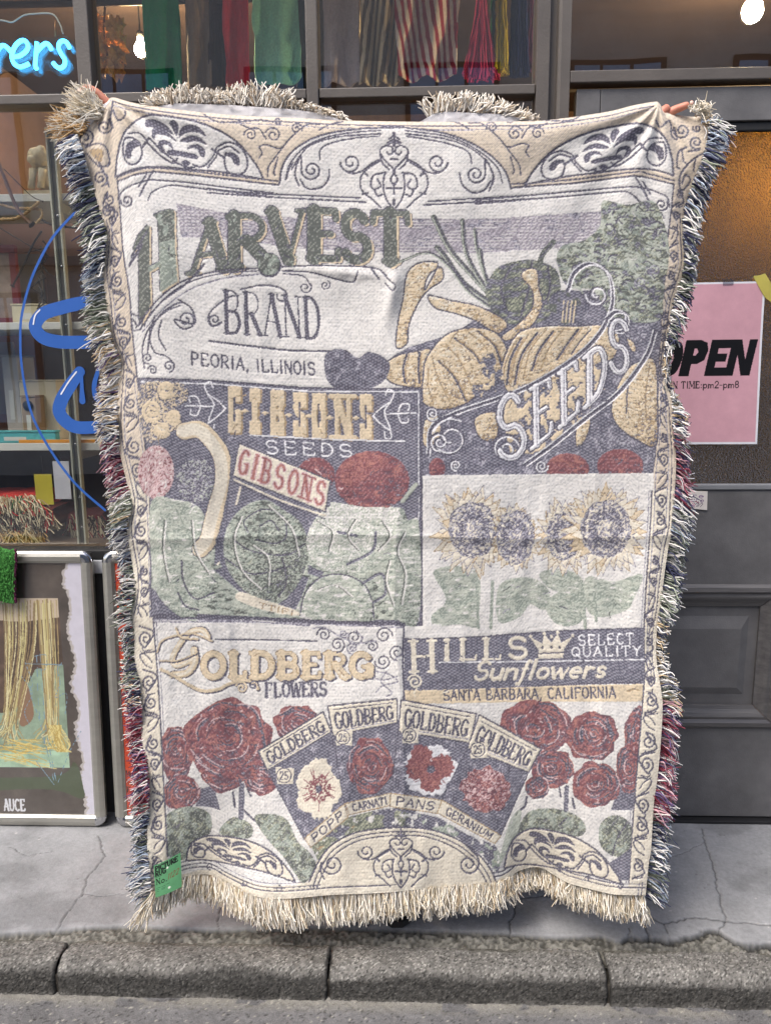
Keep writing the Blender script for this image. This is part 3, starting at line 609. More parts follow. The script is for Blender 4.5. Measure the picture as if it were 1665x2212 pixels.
low = [(253, 391), (290, 377), (330, 370), (420, 378), (600, 399), (603, 397), (1103, 404), (1106, 405), (1243, 395), (1370, 379), (1404, 384), (1456, 398)]
cv.poly(low + inR[1:] + botl[::-1] + inL[::-1], WH)
# cream below: the tan of the border lightens in the lower half of the weave
yy = np.arange(cv.h)[:, None] + cv.y0; m = (cv.a[..., 0] == TAN) & (yy + 60 * (NS[26] - .5) > 1050); cv.a[m] = CRM
for e in (inL, inR):
    cv.line(e, 3.6, NV)
    s_ = 1 if e is inL else -1
    cv.line([(x - 7 * s_, y) for x, y in e[5:]], 2.2, GRY); cv.line([(x + 6 * s_, y) for x, y in e[5:]], 2.0, GRY)
cv.line(low, 4.2, NV, sm=False); cv.line([(x, y - 8) for x, y in low[:5]], 3.6, NV); cv.line([(x, y - 8) for x, y in low[7:]], 3.6, NV)
# outer parallel border lines
cv.line([(x + 10, y) for x, y in eL[4:24]], 2.6, NV); cv.line([(x + 17, y) for x, y in eL[4:24]], 2.2, GRY)
cv.line([(x - 9, y) for x, y in eR[4:]], 2.6, NV); cv.line([(x - 16, y) for x, y in eR[4:]], 2.2, GRY)
cv.line([(x, y + 9) for x, y in eT[4:16]], 3.0, NV); cv.line([(x, y + 17) for x, y in eT[4:16]], 2.6, GRY)
cv.line([(x, y - 16) for x, y in eB], 3.0, NV); cv.line([(x, y - 24) for x, y in eB], 2.6, NV); cv.line([(x, y - 33) for x, y in eB], 2.2, GRY)
for i, x in enumerate(range(380, 1360, 74)):
    yb = np.interp(x, [p[0] for p in eB], [p[1] for p in eB]) - 20
    if not (690 < x < 1040): cv.spiral(x, yb, 8, 1.2, 90 * i, 2.6, NV, 1 if i % 2 else -1)
# ---- border scrolls down both sides
def border(eo, ei, side, ymin=0):
    yo = np.array([p[1] for p in eo]); xo = np.array([p[0] for p in eo]); yi = np.array([p[1] for p in ei]); xi = np.array([p[0] for p in ei])
    y = 430 if side > 0 else 420; k = 0
    while y < 1900:
        if y < ymin: y += 50; k += 1; continue
        a, b = np.interp(y, yo, xo) + (14 if y < 1340 else 9) * side, np.interp(y, yi, xi) - (6 if y < 1340 else 3) * side; cx = (a + b) / 2; wd = abs(b - a); r = min(max(wd * (0.42 if y < 1340 else .46), 8), 21); f = side * (1 if k % 2 else -1)
        sp = 50 if wd > 34 else 44
        if k % 3 == 2:
            cv.line([(cx - f * r, y - 16), (cx + f * r * .9, y - 10), (cx + f * r * .4, y + 10), (cx - f * r * .6, y + 20)], 3.4, NV)
            cv.line([(cx + f * r * .9, y - 16), (cx - f * r * .2, y - 4), (cx - f * r * .7, y + 8)], 3.0, NV)
        else:
            cv.spiral(cx, y, r, 1.5, 90 if k % 2 else 250, 4.2, NV, f, tail=[(cx - f * r * .9, y - 27 if k % 2 else y + 27), (cx + f * r * 1.1, y - 14 if k % 2 else y + 14)], ry=r * 1.15)
            cv.line([(cx - f * r * .5, y + 20), (cx - f * r * .2, y + 27), (cx + f * r * .8, y + 24)], 3.0, NV)
        y += sp; k += 1
border(eL, inL, 1); border(eR, inR, -1)
# ---- corner scrolls
zz(ZA)
cv.spiral(390, 330, 50, 1.6, -60, LW, NV, 1, tail=[(440, 175), (425, 290), (440, 340)]); cv.spiral(275, 400, 50, 1.5, -60, LW, NV, 1, tail=[(300, 320), (255, 300), (270, 345)])
cv.line([(440, 230), (470, 290), (510, 270), (515, 240)], LW, NV); cv.line([(275, 455), (350, 430), (400, 460), (420, 550), (380, 570), (350, 540)], LW, NV); cv.line([(280, 490), (330, 545), (385, 600), (415, 690)], LW, NV)
cv.spiral(365, 640, 48, 1.6, 80, LW, NV, -1); cv.spiral(410, 840, 45, 1.5, 70, LW, NV, -1); cv.poly([(300, 470), (380, 470), (370, 540), (330, 520)], BRN, True)
zz(ZC)
cv.spiral(1240, 260, 50, 1.6, 200, LW, NV, -1, tail=[(1085, 200), (1110, 240), (1165, 200), (1180, 290), (1210, 310)]); cv.spiral(1325, 330, 42, 1.5, 60, LW, NV, 1, tail=[(1280, 385), (1340, 375)])
cv.spiral(1330, 245, 26, 1.2, 200, LW, NV, -1); cv.line([(1265, 360), (1220, 390), (1210, 470), (1225, 490)], LW, NV); cv.line([(1385, 390), (1310, 430), (1245, 500), (1225, 560), (1240, 620), (1290, 560), (1260, 525), (1240, 580)], LW, NV)
cv.line([(1240, 380), (1250, 440), (1270, 460)], LW, NV); cv.line([(1320, 430), (1310, 500)], LW, NV)
for s in (1, -1):       # spandrel scrolls above the centre arch
    for (x, y, r) in ((225 if s < 0 else 0, 0, 0),):
        pass
zz(ZX)
def mir(pts, s, cx=851): return [(x if s > 0 else 2 * cx - x, y) for x, y in pts]
for s in (1, -1):
    dy = 0 if s > 0 else -3
    for (x, y, r, a0, f) in ((590, 291, 17, 200, 1), (640, 277, 13, 20, -1), (541, 290, 14, 180, 1), (600, 260, 8, 0, 1)):
        (px, py), = mir([(x, y + dy)], s); cv.spiral(px, py, r, 1.5, a0 if s > 0 else 180 - a0, 3.6, NV, f * s)
    for pts in ([(560, 316), (575, 312), (605, 320), (625, 300), (660, 270), (690, 268)], [(612, 316), (590, 345), (580, 360), (578, 380)], [(600, 340), (592, 370), (594, 378)], [(520, 268), (540, 276), (560, 278), (575, 300)],
                [(440, 246), (470, 262), (520, 262), (560, 258), (590, 262)], [(560, 318), (566, 330), (560, 340)], [(690, 280), (712, 268), (740, 262)]):
        cv.line(mir([(x, y + dy) for x, y in pts], s), 3.6, NV)
# ---- centre arch
zz(ZB)
arch = [(130, 632), (160, 500), (250, 400), (400, 330), (600, 298), (740, 290), (900, 290), (1150, 330), (1350, 420), (1480, 540), (1522, 655)]
cv.poly(smooth(arch, False, 6).tolist() + [(1522, 700), (130, 690)], WH); cv.line(arch, 4.6, NV)
for pts in ([(170, 600), (195, 510), (280, 410), (420, 345), (600, 315), (740, 306)], [(205, 540), (270, 440), (330, 390), (480, 345), (740, 325)], [(375, 480), (380, 420), (450, 380), (600, 350), (735, 340)], [(175, 595), (190, 540), (215, 500)],
            [(890, 306), (1150, 345), (1330, 430), (1440, 530), (1470, 620)], [(890, 325), (1140, 360), (1290, 420), (1380, 500), (1420, 590), (1390, 670)], [(895, 340), (1100, 375), (1230, 415), (1275, 450), (1285, 505)]):
    cv.line(pts, 3.8, NV)
cv.spiral(325, 545, 62, 1.7, 190, LW, NV, -1, tail=[(250, 640), (225, 560), (260, 460)]); cv.line([(255, 600), (300, 655), (380, 650), (425, 600), (432, 540)], LW, NV)
cv.spiral(1310, 570, 58, 1.7, -10, LW, NV, 1, tail=[(1395, 660), (1415, 580), (1370, 480)]); cv.line([(1212, 565), (1230, 630), (1290, 680), (1360, 665), (1400, 610)], LW, NV)
def crest(tf, w=LW, fill=NV):
    def l(pts, ww=w, closed=False): cv.line(tf(pts), ww, fill, closed=closed)
    for s in (1, -1):
        M = lambda p: [(820 + s * (x - 820), y) for x, y in p]
        t = np.linspace(0, 1, 22); a = R(180) + t * 1.5 * 2 * np.pi; q = 62 * (1 - .8 * t); sp = [(560 + q_ * math.cos(b), 500 + q_ * math.sin(b) * 1.0) for q_, b in zip(q, -a + 2 * math.pi)]
        l(M([(735, 480), (680, 510), (620, 555), (550, 560), (505, 525)] + sp))
        l(M([(790, 540), (750, 500), (735, 430), (765, 400), (805, 405), (812, 440), (790, 450), (775, 435)])); l(M([(735, 440), (760, 480), (820, 540)]))
        l(M([(735, 490), (650, 545), (618, 600), (630, 670), (690, 720), (740, 770)])); l(M([(770, 560), (700, 575), (680, 630), (700, 660), (740, 640), (720, 600)])); l(M([(765, 560), (755, 640), (775, 720), (820, 785)]))
        l(M([(820, 400), (810, 380), (785, 385)])); l(M([(640, 560), (660, 575)], ), w * 1.3); l(M([(630, 690), (665, 680)])); l(M([(700, 660), (720, 700), (750, 690)])); l(M([(820, 560), (800, 600), (820, 640)]))
    l([(820, 320), (820, 400)], w * 1.2); l([(790, 358), (820, 340), (850, 358)]); l([(780, 380), (820, 362), (860, 380)]); l([(775, 655), (865, 655)], w * 1.3); l([(820, 625), (820, 690)]); l([(820, 725), (820, 750)], w * 1.6); l([(820, 545), (820, 565)], w * 1.8)
    l([(800, 480), (840, 480)], w * 1.2)
crest(lambda p: p)
for pts in ([(-300, 655), (0, 684), (620, 712)], [(-300, 680), (0, 702), (650, 738)], [(1025, 732), (1665, 695)], [(1000, 755), (1665, 716)]): cv.line(pts, 3.8, NV)
zz(ZA); cv.line([(470, 770), (495, 720), (560, 680), (640, 655), (700, 652), (900, 668), (1300, 718), (1400, 728)], 3.8, NV); cv.line([(650, 770), (680, 720), (780, 684), (900, 694), (1300, 742), (1400, 752)], 3.8, NV)
cv.spiral(525, 775, 40, 1.5, 180, LW, NV, -1); cv.line([(600, 745), (650, 650), (685, 595)], 4.6, NV); cv.line([(595, 690), (640, 620)], 4.2, NV)
zz(ZC); cv.line([(0, 678), (600, 625), (880, 600), (1000, 603), (1090, 630), (1150, 660), (1165, 720)], 3.8, NV); cv.line([(0, 700), (600, 650), (860, 627), (920, 632), (960, 660), (1000, 705)], 3.8, NV)
cv.spiral(1115, 705, 42, 1.5, -30, LW, NV, 1); cv.line([(960, 540), (1000, 600), (1045, 690)], 4.6, NV); cv.line([(1005, 565), (1050, 640)], 4.2, NV)
# ---- the four fan ornaments
def fan(tf, bgc, w=LW):
    def l(p, ww=w): cv.line(tf(p), ww, NV)
    top = [(455, 632), (470, 490), (520, 350), (640, 266), (800, 272), (1000, 320), (1180, 420), (1300, 560), (1345, 648)]; bot = [(1345, 648), (1100, 605), (900, 588), (760, 575), (640, 574), (540, 595), (455, 632)]
    cv.poly(tf(smooth(top, False, 6).tolist() + smooth(bot, False, 6).tolist()), bgc); l(top, w * 1.1); l(bot, w)
    P = lambda p, v=NV: cv.poly(tf(smooth(p, True, 6)), v)
    P([(640, 290), (700, 290), (770, 330), (815, 390), (835, 400), (800, 380), (720, 340), (640, 330)]); P([(680, 340), (740, 345), (800, 390), (820, 420), (760, 385), (700, 380), (690, 410), (675, 390)])
    P([(780, 310), (800, 290), (830, 310), (835, 350), (820, 385), (800, 350)]); P([(835, 395), (850, 340), (900, 318), (960, 335), (1000, 390), (940, 365), (880, 370)]); P([(840, 415), (900, 385), (960, 395), (1005, 440), (940, 420), (880, 425)])
    P([(715, 420), (750, 410), (790, 430), (800, 470), (770, 440), (740, 445), (755, 480), (735, 490), (712, 460)]); P([(880, 470), (910, 440), (960, 440), (995, 475), (985, 515), (960, 500), (950, 470), (915, 460)])
    P([(775, 470), (860, 480), (945, 500), (940, 525), (850, 510), (770, 500)]); P([(530, 430), (570, 410), (610, 440), (560, 470), (545, 520), (515, 510), (515, 460)]); P([(1110, 500), (1150, 485), (1195, 510), (1200, 560), (1170, 555), (1150, 520)])
    P([(850, 545), (880, 530), (905, 550), (880, 570)])
    l([(500, 440), (505, 510), (540, 555), (590, 545), (615, 490), (600, 430), (560, 400), (515, 400), (500, 440)]); l([(620, 450), (655, 400)], w * 1.3); l([(640, 420), (720, 500), (800, 550), (830, 520)]); l([(660, 400), (740, 480), (810, 535)])
    l([(530, 370), (600, 370), (640, 410)]); l([(920, 560), (980, 570), (1040, 510), (1060, 460)]); l([(1010, 575), (1060, 510), (1075, 470)]); l([(1035, 465), (1110, 520)], w * 1.3); l([(1070, 450), (1130, 425), (1200, 450), (1245, 520), (1240, 590), (1190, 620), (1130, 600), (1110, 540), (1120, 490)])
    l([(1080, 470), (1140, 450), (1200, 490)]); l([(800, 540), (850, 560), (880, 575), (930, 575)])
    return top
zz(ZA); fan(lambda p: p, WH)
def quadmap(src, dst):
    s = src; d = np.asarray(dst, float)
    def f(p):
        P = np.asarray(p, float); x = ((P[:, 0] - s[0]) / (s[2] - s[0]))[:, None]; y = ((P[:, 1] - s[1]) / (s[3] - s[1]))[:, None]
        return (d[0] * (1 - x) + d[1] * x) * (1 - y) + (d[3] * (1 - x) + d[2] * x) * y
    return f
zz(ZC); fan(quadmap((455, 266, 1345, 648), [(1190, 210), (300, 255), (300, 585), (1190, 545)]), WH)
# ---- mauve shelf behind the lettering
zz(ZX)
m = cv.poly([(380, 438), (500, 462), (640, 470), (880, 470), (1000, 474), (1150, 466), (1400, 448), (1400, 520), (1200, 536), (1040, 546), (880, 545), (780, 545), (640, 535), (470, 515), (392, 512)], MAU)
rr = np.arange(cv.h)[:, None]; cv.a[m & ((rr % 7) == 0)] = WH; tex(m, 0, [(.66, 1, GRY)])
# ---- HARVEST
zz(ZD)
def slab_letter(ch, quad, wt, wn, serif=.16):
    q = np.asarray(quad, float)
    for off, v in (((13, 9), NV), ((9, 6), GLD)):
        glyph(cv, ch, q + off, wt, wn, v, serif)
    glyph(cv, ch, q + (-3, -2), wt + 2.5, wn + 2.5, NV, serif); glyph(cv, ch, q, wt, wn, GD, serif)
slab_letter('A', [(470, 165), (625, 150), (625, 385), (460, 410)], 25, 10); slab_letter('R', [(640, 130), (825, 120), (850, 360), (640, 385)], 27, 13)
slab_letter('V', [(850, 105), (1010, 100), (1000, 345), (875, 345)], 26, 9); slab_letter('E', [(1040, 100), (1190, 105), (1200, 340), (1040, 335)], 29, 14); slab_letter('S', [(1200, 110), (1330, 115), (1345, 345), (1205, 345)], 22, 16); slab_letter('T', [(1350, 110), (1530, 115), (1535, 350), (1350, 350)], 28, 13)
for off, v, g in (((14, 8), NV, 5), ((9, 5), GLD, 2), ((-4, -3), NV, 3), ((0, 0), GML, 0)):
    O = lambda p: [(x + off[0], y + off[1]) for x, y in p]
    cv.poly(O([(268, 122), (305, 102), (345, 92), (372, 96), (376, 300), (388, 450), (345, 476), (303, 505), (297, 300), (290, 150)]), v); cv.poly(O([(168, 288), (192, 222), (240, 168), (250, 178), (250, 400), (256, 560), (236, 610), (212, 668), (196, 640), (197, 400), (192, 268), (176, 308)]), v if v != GML else GD); cv.poly(O([(244, 380), (352, 322), (352, 346), (244, 406)]), v)
m = cv.mask(cv.T([(262, 118), (300, 100), (345, 92), (372, 96), (376, 240), (284, 260)])); cv.a[m & (cv.a[..., 0] == GML) & (NS[12] < .62)] = GD
m = cv.mask(cv.T([(172, 282), (250, 165), (262, 175), (264, 300), (200, 330)])); cv.a[m & (cv.a[..., 0] == GML) & (NS[12] < .5)] = GD
cv.line([(150, 372), (212, 268)], 6, NV); cv.line([(160, 330), (235, 205)], 4, NV)
for dx, dy in ((0, 0), (-16, -12)): cv.line([(200 + dx, 690 + dy), (300 + dx, 560 + dy), (430 + dx, 462 + dy), (600 + dx, 412 + dy), (780, 398 + dy)], 3.8, NV)
cv.line([(215, 700), (320, 585), (450, 490), (620, 435), (790, 415)], 3.2, GRY); cv.line([(320, 540), (420, 470), (490, 400), (520, 365)], 5, NV)
cv.ell(842, 370, 60, 62, NV); m = cv.ell(840, 365, 54, 55, GD); tex(m, 12, [(.55, 1, GML)]); cv.line([(780, 300), (800, 330)], 14, GD); cv.line([(790, 300), (815, 325)], 4, NV)
cv.line([(900, 378), (1100, 372), (1350, 382), (1420, 420)], 3.8, NV); cv.line([(905, 398), (1040, 405), (1140, 430), (1250, 455), (1272, 425), (1280, 398)], 3.8, NV); cv.line([(910, 412), (1010, 425), (1045, 470)], 3.4, NV)
cv.spiral(1020, 480, 32, 1.4, -40, 3.4, NV, 1); cv.spiral(1118, 468, 26, 1.4, -60, 3.4, NV, 1); cv.line([(1345, 385), (1385, 440)], 5, NV); cv.line([(1395, 400), (1430, 440), (1465, 470), (1450, 495), (1415, 460)], 3.4, NV)
# left scroll group
cv.spiral(430, 640, 52, 1.7, 180, LW, NV, -1, tail=[(240, 800), (260, 690), (310, 610), (400, 555), (460, 590), (470, 660)])
for pts in ([(225, 880), (215, 780), (250, 680), (330, 600), (400, 570)], [(275, 620), (250, 720), (275, 800), (330, 820), (375, 860)], [(310, 640), (295, 720), (330, 790)], [(160, 640), (165, 690), (205, 690)], [(390, 540), (430, 560)], [(165, 610), (215, 640), (190, 670), (170, 640)]): cv.line(pts, 3.8, NV)
cv.spiral(240, 830, 28, 1.4, 80, 3.6, NV, 1); cv.spiral(345, 870, 30, 1.4, 80, 3.6, NV, -1); cv.spiral(265, 890, 24, 1.3, 200, 3.6, NV, 1)
# ---- BRAND / PEORIA, ILLINOIS
text(cv, 'BRAND', [(615, 495), (1090, 535), (1100, 735), (620, 705)], 9, 3.6, NV, .17, .2)
cv.spiral(572, 640, 34, 1.5, 20, 4, NV, 1, tail=[(690, 520), (640, 530), (560, 590), (540, 640), (560, 672)]); cv.line([(700, 490), (800, 470), (880, 478), (925, 505), (915, 545), (885, 540), (880, 515)], 4, NV)
cv.line([(545, 745), (760, 772), (950, 792), (1150, 796)], 4.6, NV)
text(cv, 'PEORIA,', [(452, 800), (742, 832), (742, 892), (455, 862)], 4.6, 3.6, NV, 0, .22); text(cv, 'ILLINOIS', [(775, 838), (1068, 852), (1070, 914), (780, 896)], 4.6, 3.6, NV, 0, .22)
# ---- vegetable heap, upper right
zz(ZE)
panel = [(-50, 830), (30, 780), (150, 860), (600, 560), (1465, 120), (1530, 250), (1490, 560), (1470, 1000), (1437, 1585), (150, 1605), (145, 1105), (0, 1095)]
m = cv.poly([(0, 1085), (-20, 930), (70, 880), (330, 800), (560, 640), (900, 560), (1490, 560), (1478, 800), (1470, 1000), (1455, 1450), (1437, 1585), (150, 1610), (145, 1108)], FLD); tex(m, 12, [(.62, 1, GRY)])
def leaf(pts, w, v=GD): cv.line(pts, w, v)
for pts, w in (([(560, 620), (420, 470), (300, 330), (210, 150)], 15), ([(570, 620), (470, 500), (390, 340), (372, 170)], 13), ([(590, 610), (500, 480), (455, 330), (440, 220)], 11), ([(540, 640), (380, 520), (280, 380), (230, 320)], 15), ([(520, 650), (400, 560), (300, 430), (180, 350), (20, 400)], 8), ([(560, 600), (520, 560), (480, 400), (470, 330)], 8)):
    leaf(pts, w * .8, GD); leaf([(x + 8, y) for x, y in pts], 3.5, NV); leaf([(x - 7, y + 4) for x, y in pts], 2.6, SAGE)
m = cv.poly([(500, 560), (560, 440), (660, 400), (760, 390), (880, 430), (920, 520), (900, 650), (800, 740), (640, 750), (540, 680)], GD, True); tex(m, 0, [(.56, 1, GM), (.0, .38, FLD)])
for pts in ([(650, 420), (590, 540), (620, 680)], [(760, 410), (740, 560), (700, 700)], [(850, 430), (860, 560), (800, 690)]): cv.line(pts, 5, NV)
cv.line([(880, 290), (820, 360), (800, 430)], 12, GD); cv.line([(872, 300), (812, 372)], 4, NV)
m = cv.poly([(1150, 70), (1200, 60), (1300, 80), (1440, 60), (1500, 180), (1530, 350), (1500, 560), (1480, 720), (1350, 740), (1200, 700), (1100, 560), (960, 540), (900, 400), (930, 310), (1050, 280), (1140, 200)], GM, True)
tex(m, 0, [(.54, 1, GML), (0, .42, GD)]); tex(m, 12, [(.64, 1, SAGE), (0, .33, FLD)])
rg = np.random.default_rng(4)
for _ in range(130):
    x, y = rg.uniform(950, 1490), rg.uniform(110, 680)
    a = rg.uniform(-1.2, .2); q = cv.T([(x, y)])[0].astype(int)
    if 0 <= q[1] < cv.h and 0 <= q[0] < cv.w and m[q[1], q[0]]: cv.line([(x, y), (x + 30 * math.cos(a), y + 30 * math.sin(a)), (x + 60 * math.cos(a + .5), y + 60 * math.sin(a + .5))], rg.uniform(2.4, 4), rg.choice([NV, NV, SAGE, SAGE, GD]))
# squashes and pumpkins
def gold(pts, ribs=()):
    m = cv.poly(pts, GLD, True); tex(m, 0, [(.60, 1, CRM), (0, .27, BRN)]); shade(m, BRN, FLD, 1.0); cv.line(pts, 3.4, NV, closed=True)
    for r_ in ribs: cv.line(r_, 5, NV); cv.line([(x + 12, y + 4) for x, y in r_], 3, BRN)
gold([(160, 560), (180, 480), (250, 430), (260, 500), (180, 560), (120, 640), (70, 760), (60, 860), (0, 880), (10, 740), (40, 600), (60, 470), (120, 410), (210, 400), (230, 430)])
gold([(180, 590), (320, 620), (460, 650), (600, 720), (620, 770), (560, 800), (440, 730), (330, 690), (220, 660)])
gold([(700, 480), (740, 440), (790, 450), (800, 540), (820, 640), (760, 760), (640, 840), (590, 820), (680, 750), (760, 660), (760, 560)])
gold([(0, 930), (120, 900), (200, 890), (250, 960), (260, 1100), (0, 1090), (-80, 1000)], ([(60, 920), (40, 1000), (50, 1080)], [(130, 910), (125, 1000), (130, 1080)]))
gold([(170, 940), (280, 810), (430, 770), (560, 800), (620, 900), (600, 1020), (520, 1080), (400, 1190), (260, 1230), (150, 1190), (150, 1060)], ([(240, 960), (320, 1040), (390, 1180)], [(330, 830), (440, 920), (500, 1040)], [(460, 790), (550, 870), (590, 980)]))
gold([(620, 900), (700, 790), (850, 760), (1000, 760), (1170, 760), (1250, 830), (1200, 960), (1000, 1060), (800, 1130), (650, 1150), (590, 1040)], ([(700, 830), (640, 950), (620, 1090)], [(790, 800), (700, 930), (660, 1110)], [(880, 790), (800, 900), (760, 1010)], [(1020, 780), (960, 860), (900, 950)]))
gold([(1300, 1000), (1360, 960), (1450, 960), (1465, 1200), (1455, 1430), (1350, 1400), (1250, 1330), (1205, 1230), (1240, 1100)])
gold([(1010, 1330), (1060, 1260), (1090, 1300), (1060, 1400), (1010, 1440)]); gold([(1290, 830), (1330, 850), (1345, 900), (1320, 900)]); gold([(440, 1280), (540, 1240), (570, 1290), (560, 1400), (470, 1390)]); gold([(160, 1290), (230, 1260), (250, 1360), (200, 1440), (150, 1420)])
m = cv.poly([(620, 1100), (900, 1060), (1150, 960), (1180, 1100), (1000, 1330), (800, 1480), (640, 1470), (600, 1300)], GLD); tex(m, 12, [(.55, 1, FLD)])
def tomato(cx, cy, rx, ry, clip=None, hi=True):
    m = cv.ell(cx, cy, rx, ry, RED)
    tex(m, 12, [(.66, 1, HRD if hi else PNK)]); shade(m, DRD, FLD, .9)
    return m
for q in ((960, 1560, 120, 85), (1255, 1545, 130, 95), (230, 1560, 45, 60)): tomato(*q)
zz(ZX); cv.poly([(912, 1027), (1412, 1022), (1412, 1060), (912, 1064)], WH); zz(ZE)
for pts in ([(300, 850), (340, 800), (430, 778)], [(200, 930), (230, 1040), (300, 1190)], [(280, 870), (360, 960), (430, 1120)], [(400, 790), (500, 880), (550, 1010)], [(180, 1000), (180, 1100), (210, 1200)], [(660, 860), (610, 980), (600, 1080)], [(740, 810), (670, 930), (640, 1100)], [(840, 780), (750, 900), (710, 1060)], [(940, 775), (860, 880), (810, 1000)], [(1090, 780), (1030, 850), (980, 920)], [(1350, 990), (1300, 1100), (1290, 1250)], [(1420, 980), (1400, 1120), (1400, 1300)]): cv.line(pts, 3.2, NV if (pts[0][0] // 10) % 2 else BRN)
for pts in ([(420, 1100), (520, 1080), (580, 1000), (600, 1100), (480, 1180)], [(470, 980), (520, 900), (560, 960), (530, 1060)]): m = cv.poly(pts, FLD, True); tex(m, 12, [(.58, 1, GLD)])
m = cv.poly([(860, 600), (960, 560), (1040, 640), (960, 750), (880, 740)], FLD, True); tex(m, 12, [(.6, 1, GD)]); [cv.line([(940 + 22 * q, 620), (930 + 20 * q, 740)], 3, GLD) for q in range(4)]
# SEEDS banner
for pts in ([(180, 1480), (200, 1330), (330, 1250), (560, 1170), (760, 1090), (1000, 940), (1140, 800), (1210, 640), (1190, 470), (1090, 410), (1000, 460), (960, 560)], [(720, 1540), (860, 1440), (1060, 1280), (1250, 1130), (1400, 930), (1450, 790)], [(1180, 720), (1230, 680), (1290, 700), (1280, 780), (1220, 790), (1200, 740)]):
    cv.line(pts, 9, NV); cv.line([(x - 9, y - 8) for x, y in pts], 2.6, WHT); cv.line([(x + 10, y + 9) for x, y in pts], 2.6, WHT)
cv.spiral(1120, 590, 75, 1.5, 180, 5, NV, -1); cv.spiral(1125, 585, 64, 1.3, 180, 3, WHT, -1)
for (x, y, r, a0, f) in ((300, 1390, 130, -60, -1), (610, 1450, 90, 0, -1), (240, 1410, 60, 90, 1), (810, 1545, 42, 0, 1), (330, 1540, 34, 90, 1), (200, 1250, 45, 40, 1)):
    cv.spiral(x, y, r, 1.7, a0, 5.2, NV, f); cv.spiral(x + 4, y + 3, r * .88, 1.6, a0, 2.8, WHT, f)
def banner_letter(ch, quad, wt):
    glyph(cv, ch, quad, wt + 6, 14, NV, .3); glyph(cv, ch, quad, wt, 7.5, WHT, .26)
    glyph(cv, ch, np.asarray(quad) + (4, 3), 2.2, 2.0, GRY)
banner_letter('S', [(560, 1180), (700, 1120), (740, 1480), (560, 1520)], 14); banner_letter('E', [(765, 1110), (870, 1050), (880, 1350), (770, 1440)], 12); banner_letter('E', [(920, 1020), (1020, 950), (1030, 1230), (925, 1320)], 12); banner_letter('D', [(1065, 930), (1180, 840), (1180, 1100), (1065, 1210)], 12); banner_letter('S', [(1190, 720), (1310, 740), (1300, 1030), (1190, 1010)], 11)
for (x, y) in ((1370, 520), (1450, 450), (1390, 790)): cv.spiral(x, y, 36, 1.4, 120, 3, GRY, 1)
# dark fruit left of the pumpkins
zz(ZD); m = cv.poly([(1115, 830), (1150, 790), (1220, 790), (1280, 830), (1330, 800), (1400, 820), (1440, 870), (1400, 950), (1300, 990), (1180, 985), (1125, 930)], FLD, True); tex(m, 12, [(.58, 1, NV), (0, .34, GRY)])
# ---- GIBSONS panel
zz(ZFz)
pan = [(100, 52), (500, 66), (1000, 105), (1592, 108), (1590, 720), (1590, 1345), (1000, 1330), (400, 1300), (172, 1298), (165, 700), (140, 400)]
m = cv.poly(pan, FLD); cv.line(pan + pan[:1], 5, NV, sm=False)
ins = [(118, 70), (500, 82), (1000, 120), (1574, 124), (1574, 700), (1576, 1325)]; cv.line(ins, 2.4, WHT, sm=False)
for pts in ([(172, 1305), (600, 1310), (1000, 1338), (1592, 1352)], [(172, 1322), (600, 1326), (1000, 1352)]): cv.line(pts, 4, GRY if pts[0][1] > 1310 else NV)
L_ = {'G': (575, 640, 92, 340), 'I': (686, 742, 105, 345), 'B': (795, 870, 115, 352), 'S': (915, 985, 125, 358), 'O': (1015, 1085, 130, 366), 'N': (1130, 1222, 136, 372), 'S2': (1265, 1328, 136, 372)}
for k_, (xa, xb, ya, yb) in L_.items():
    def blk(d, v, sh):
        cv.poly([(x + sh[0], y + sh[1]) for x, y in rect(xa - d, ya - d, xb + d, yb + d)], v)
    q = [(xa + 8, ya + 10), (xb - 8, ya + 10), (xb - 8, yb - 10), (xa + 8, yb - 10)]
    for v, sh, wd in ((BRN, (10, 8), 13), (GLD, (0, 0), 12)):
        glyph(cv, k_[0], np.asarray(q) + sh, wd, 9, v, .45 if k_[0] in 'IN' else 0)
        if k_[0] in 'GSO': cv.poly([(x + sh[0], y + sh[1]) for x, y in rect(xa, ya, xb, ya + 85)], v); cv.poly([(x + sh[0], y + sh[1]) for x, y in rect(xa, yb - 85, xb, yb)], v)
        if k_[0] == 'B': cv.poly([(x + sh[0], y + sh[1]) for x, y in rect(xa, ya, xb, ya + 80)], v); cv.poly([(x + sh[0], y + sh[1]) for x, y in rect(xa, yb - 70, xb, yb)], v)
        if k_[0] == 'N': cv.poly([(x + sh[0], y + sh[1]) for x, y in rect(xa, ya, xa + 30, ya + 80)], v); cv.poly([(x + sh[0], y + sh[1]) for x, y in rect(xb - 30, yb - 90, xb, yb)], v)
        if k_[0] == 'I': cv.poly([(x + sh[0], y + sh[1]) for x, y in rect(xa, ya, xb, ya + 70)], v); cv.poly([(x + sh[0], y + sh[1]) for x, y in rect(xa, yb - 70, xb, yb)], v)
    if k_[0] in 'GSO':
        xm, ym = (xa + xb) / 2, (ya + yb) / 2; cv.line([(xm, ym - 60), (xm, ym + 60)], 4, NV)
for x, y in ((662, 225), (768, 235), (893, 245), (1000, 250), (1108, 258), (1245, 262)): cv.line([(x - 14, y), (x + 14, y)], 4, GLD); cv.ell(x, y, 10, 12, GLD)
cv.line([(690, 350), (1100, 372), (1500, 382)], 3, WHT); text(cv, 'SEEDS', [(765, 378), (1225, 402), (1228, 466), (770, 446)], 3.4, 3.0, WHT, 0, .35)
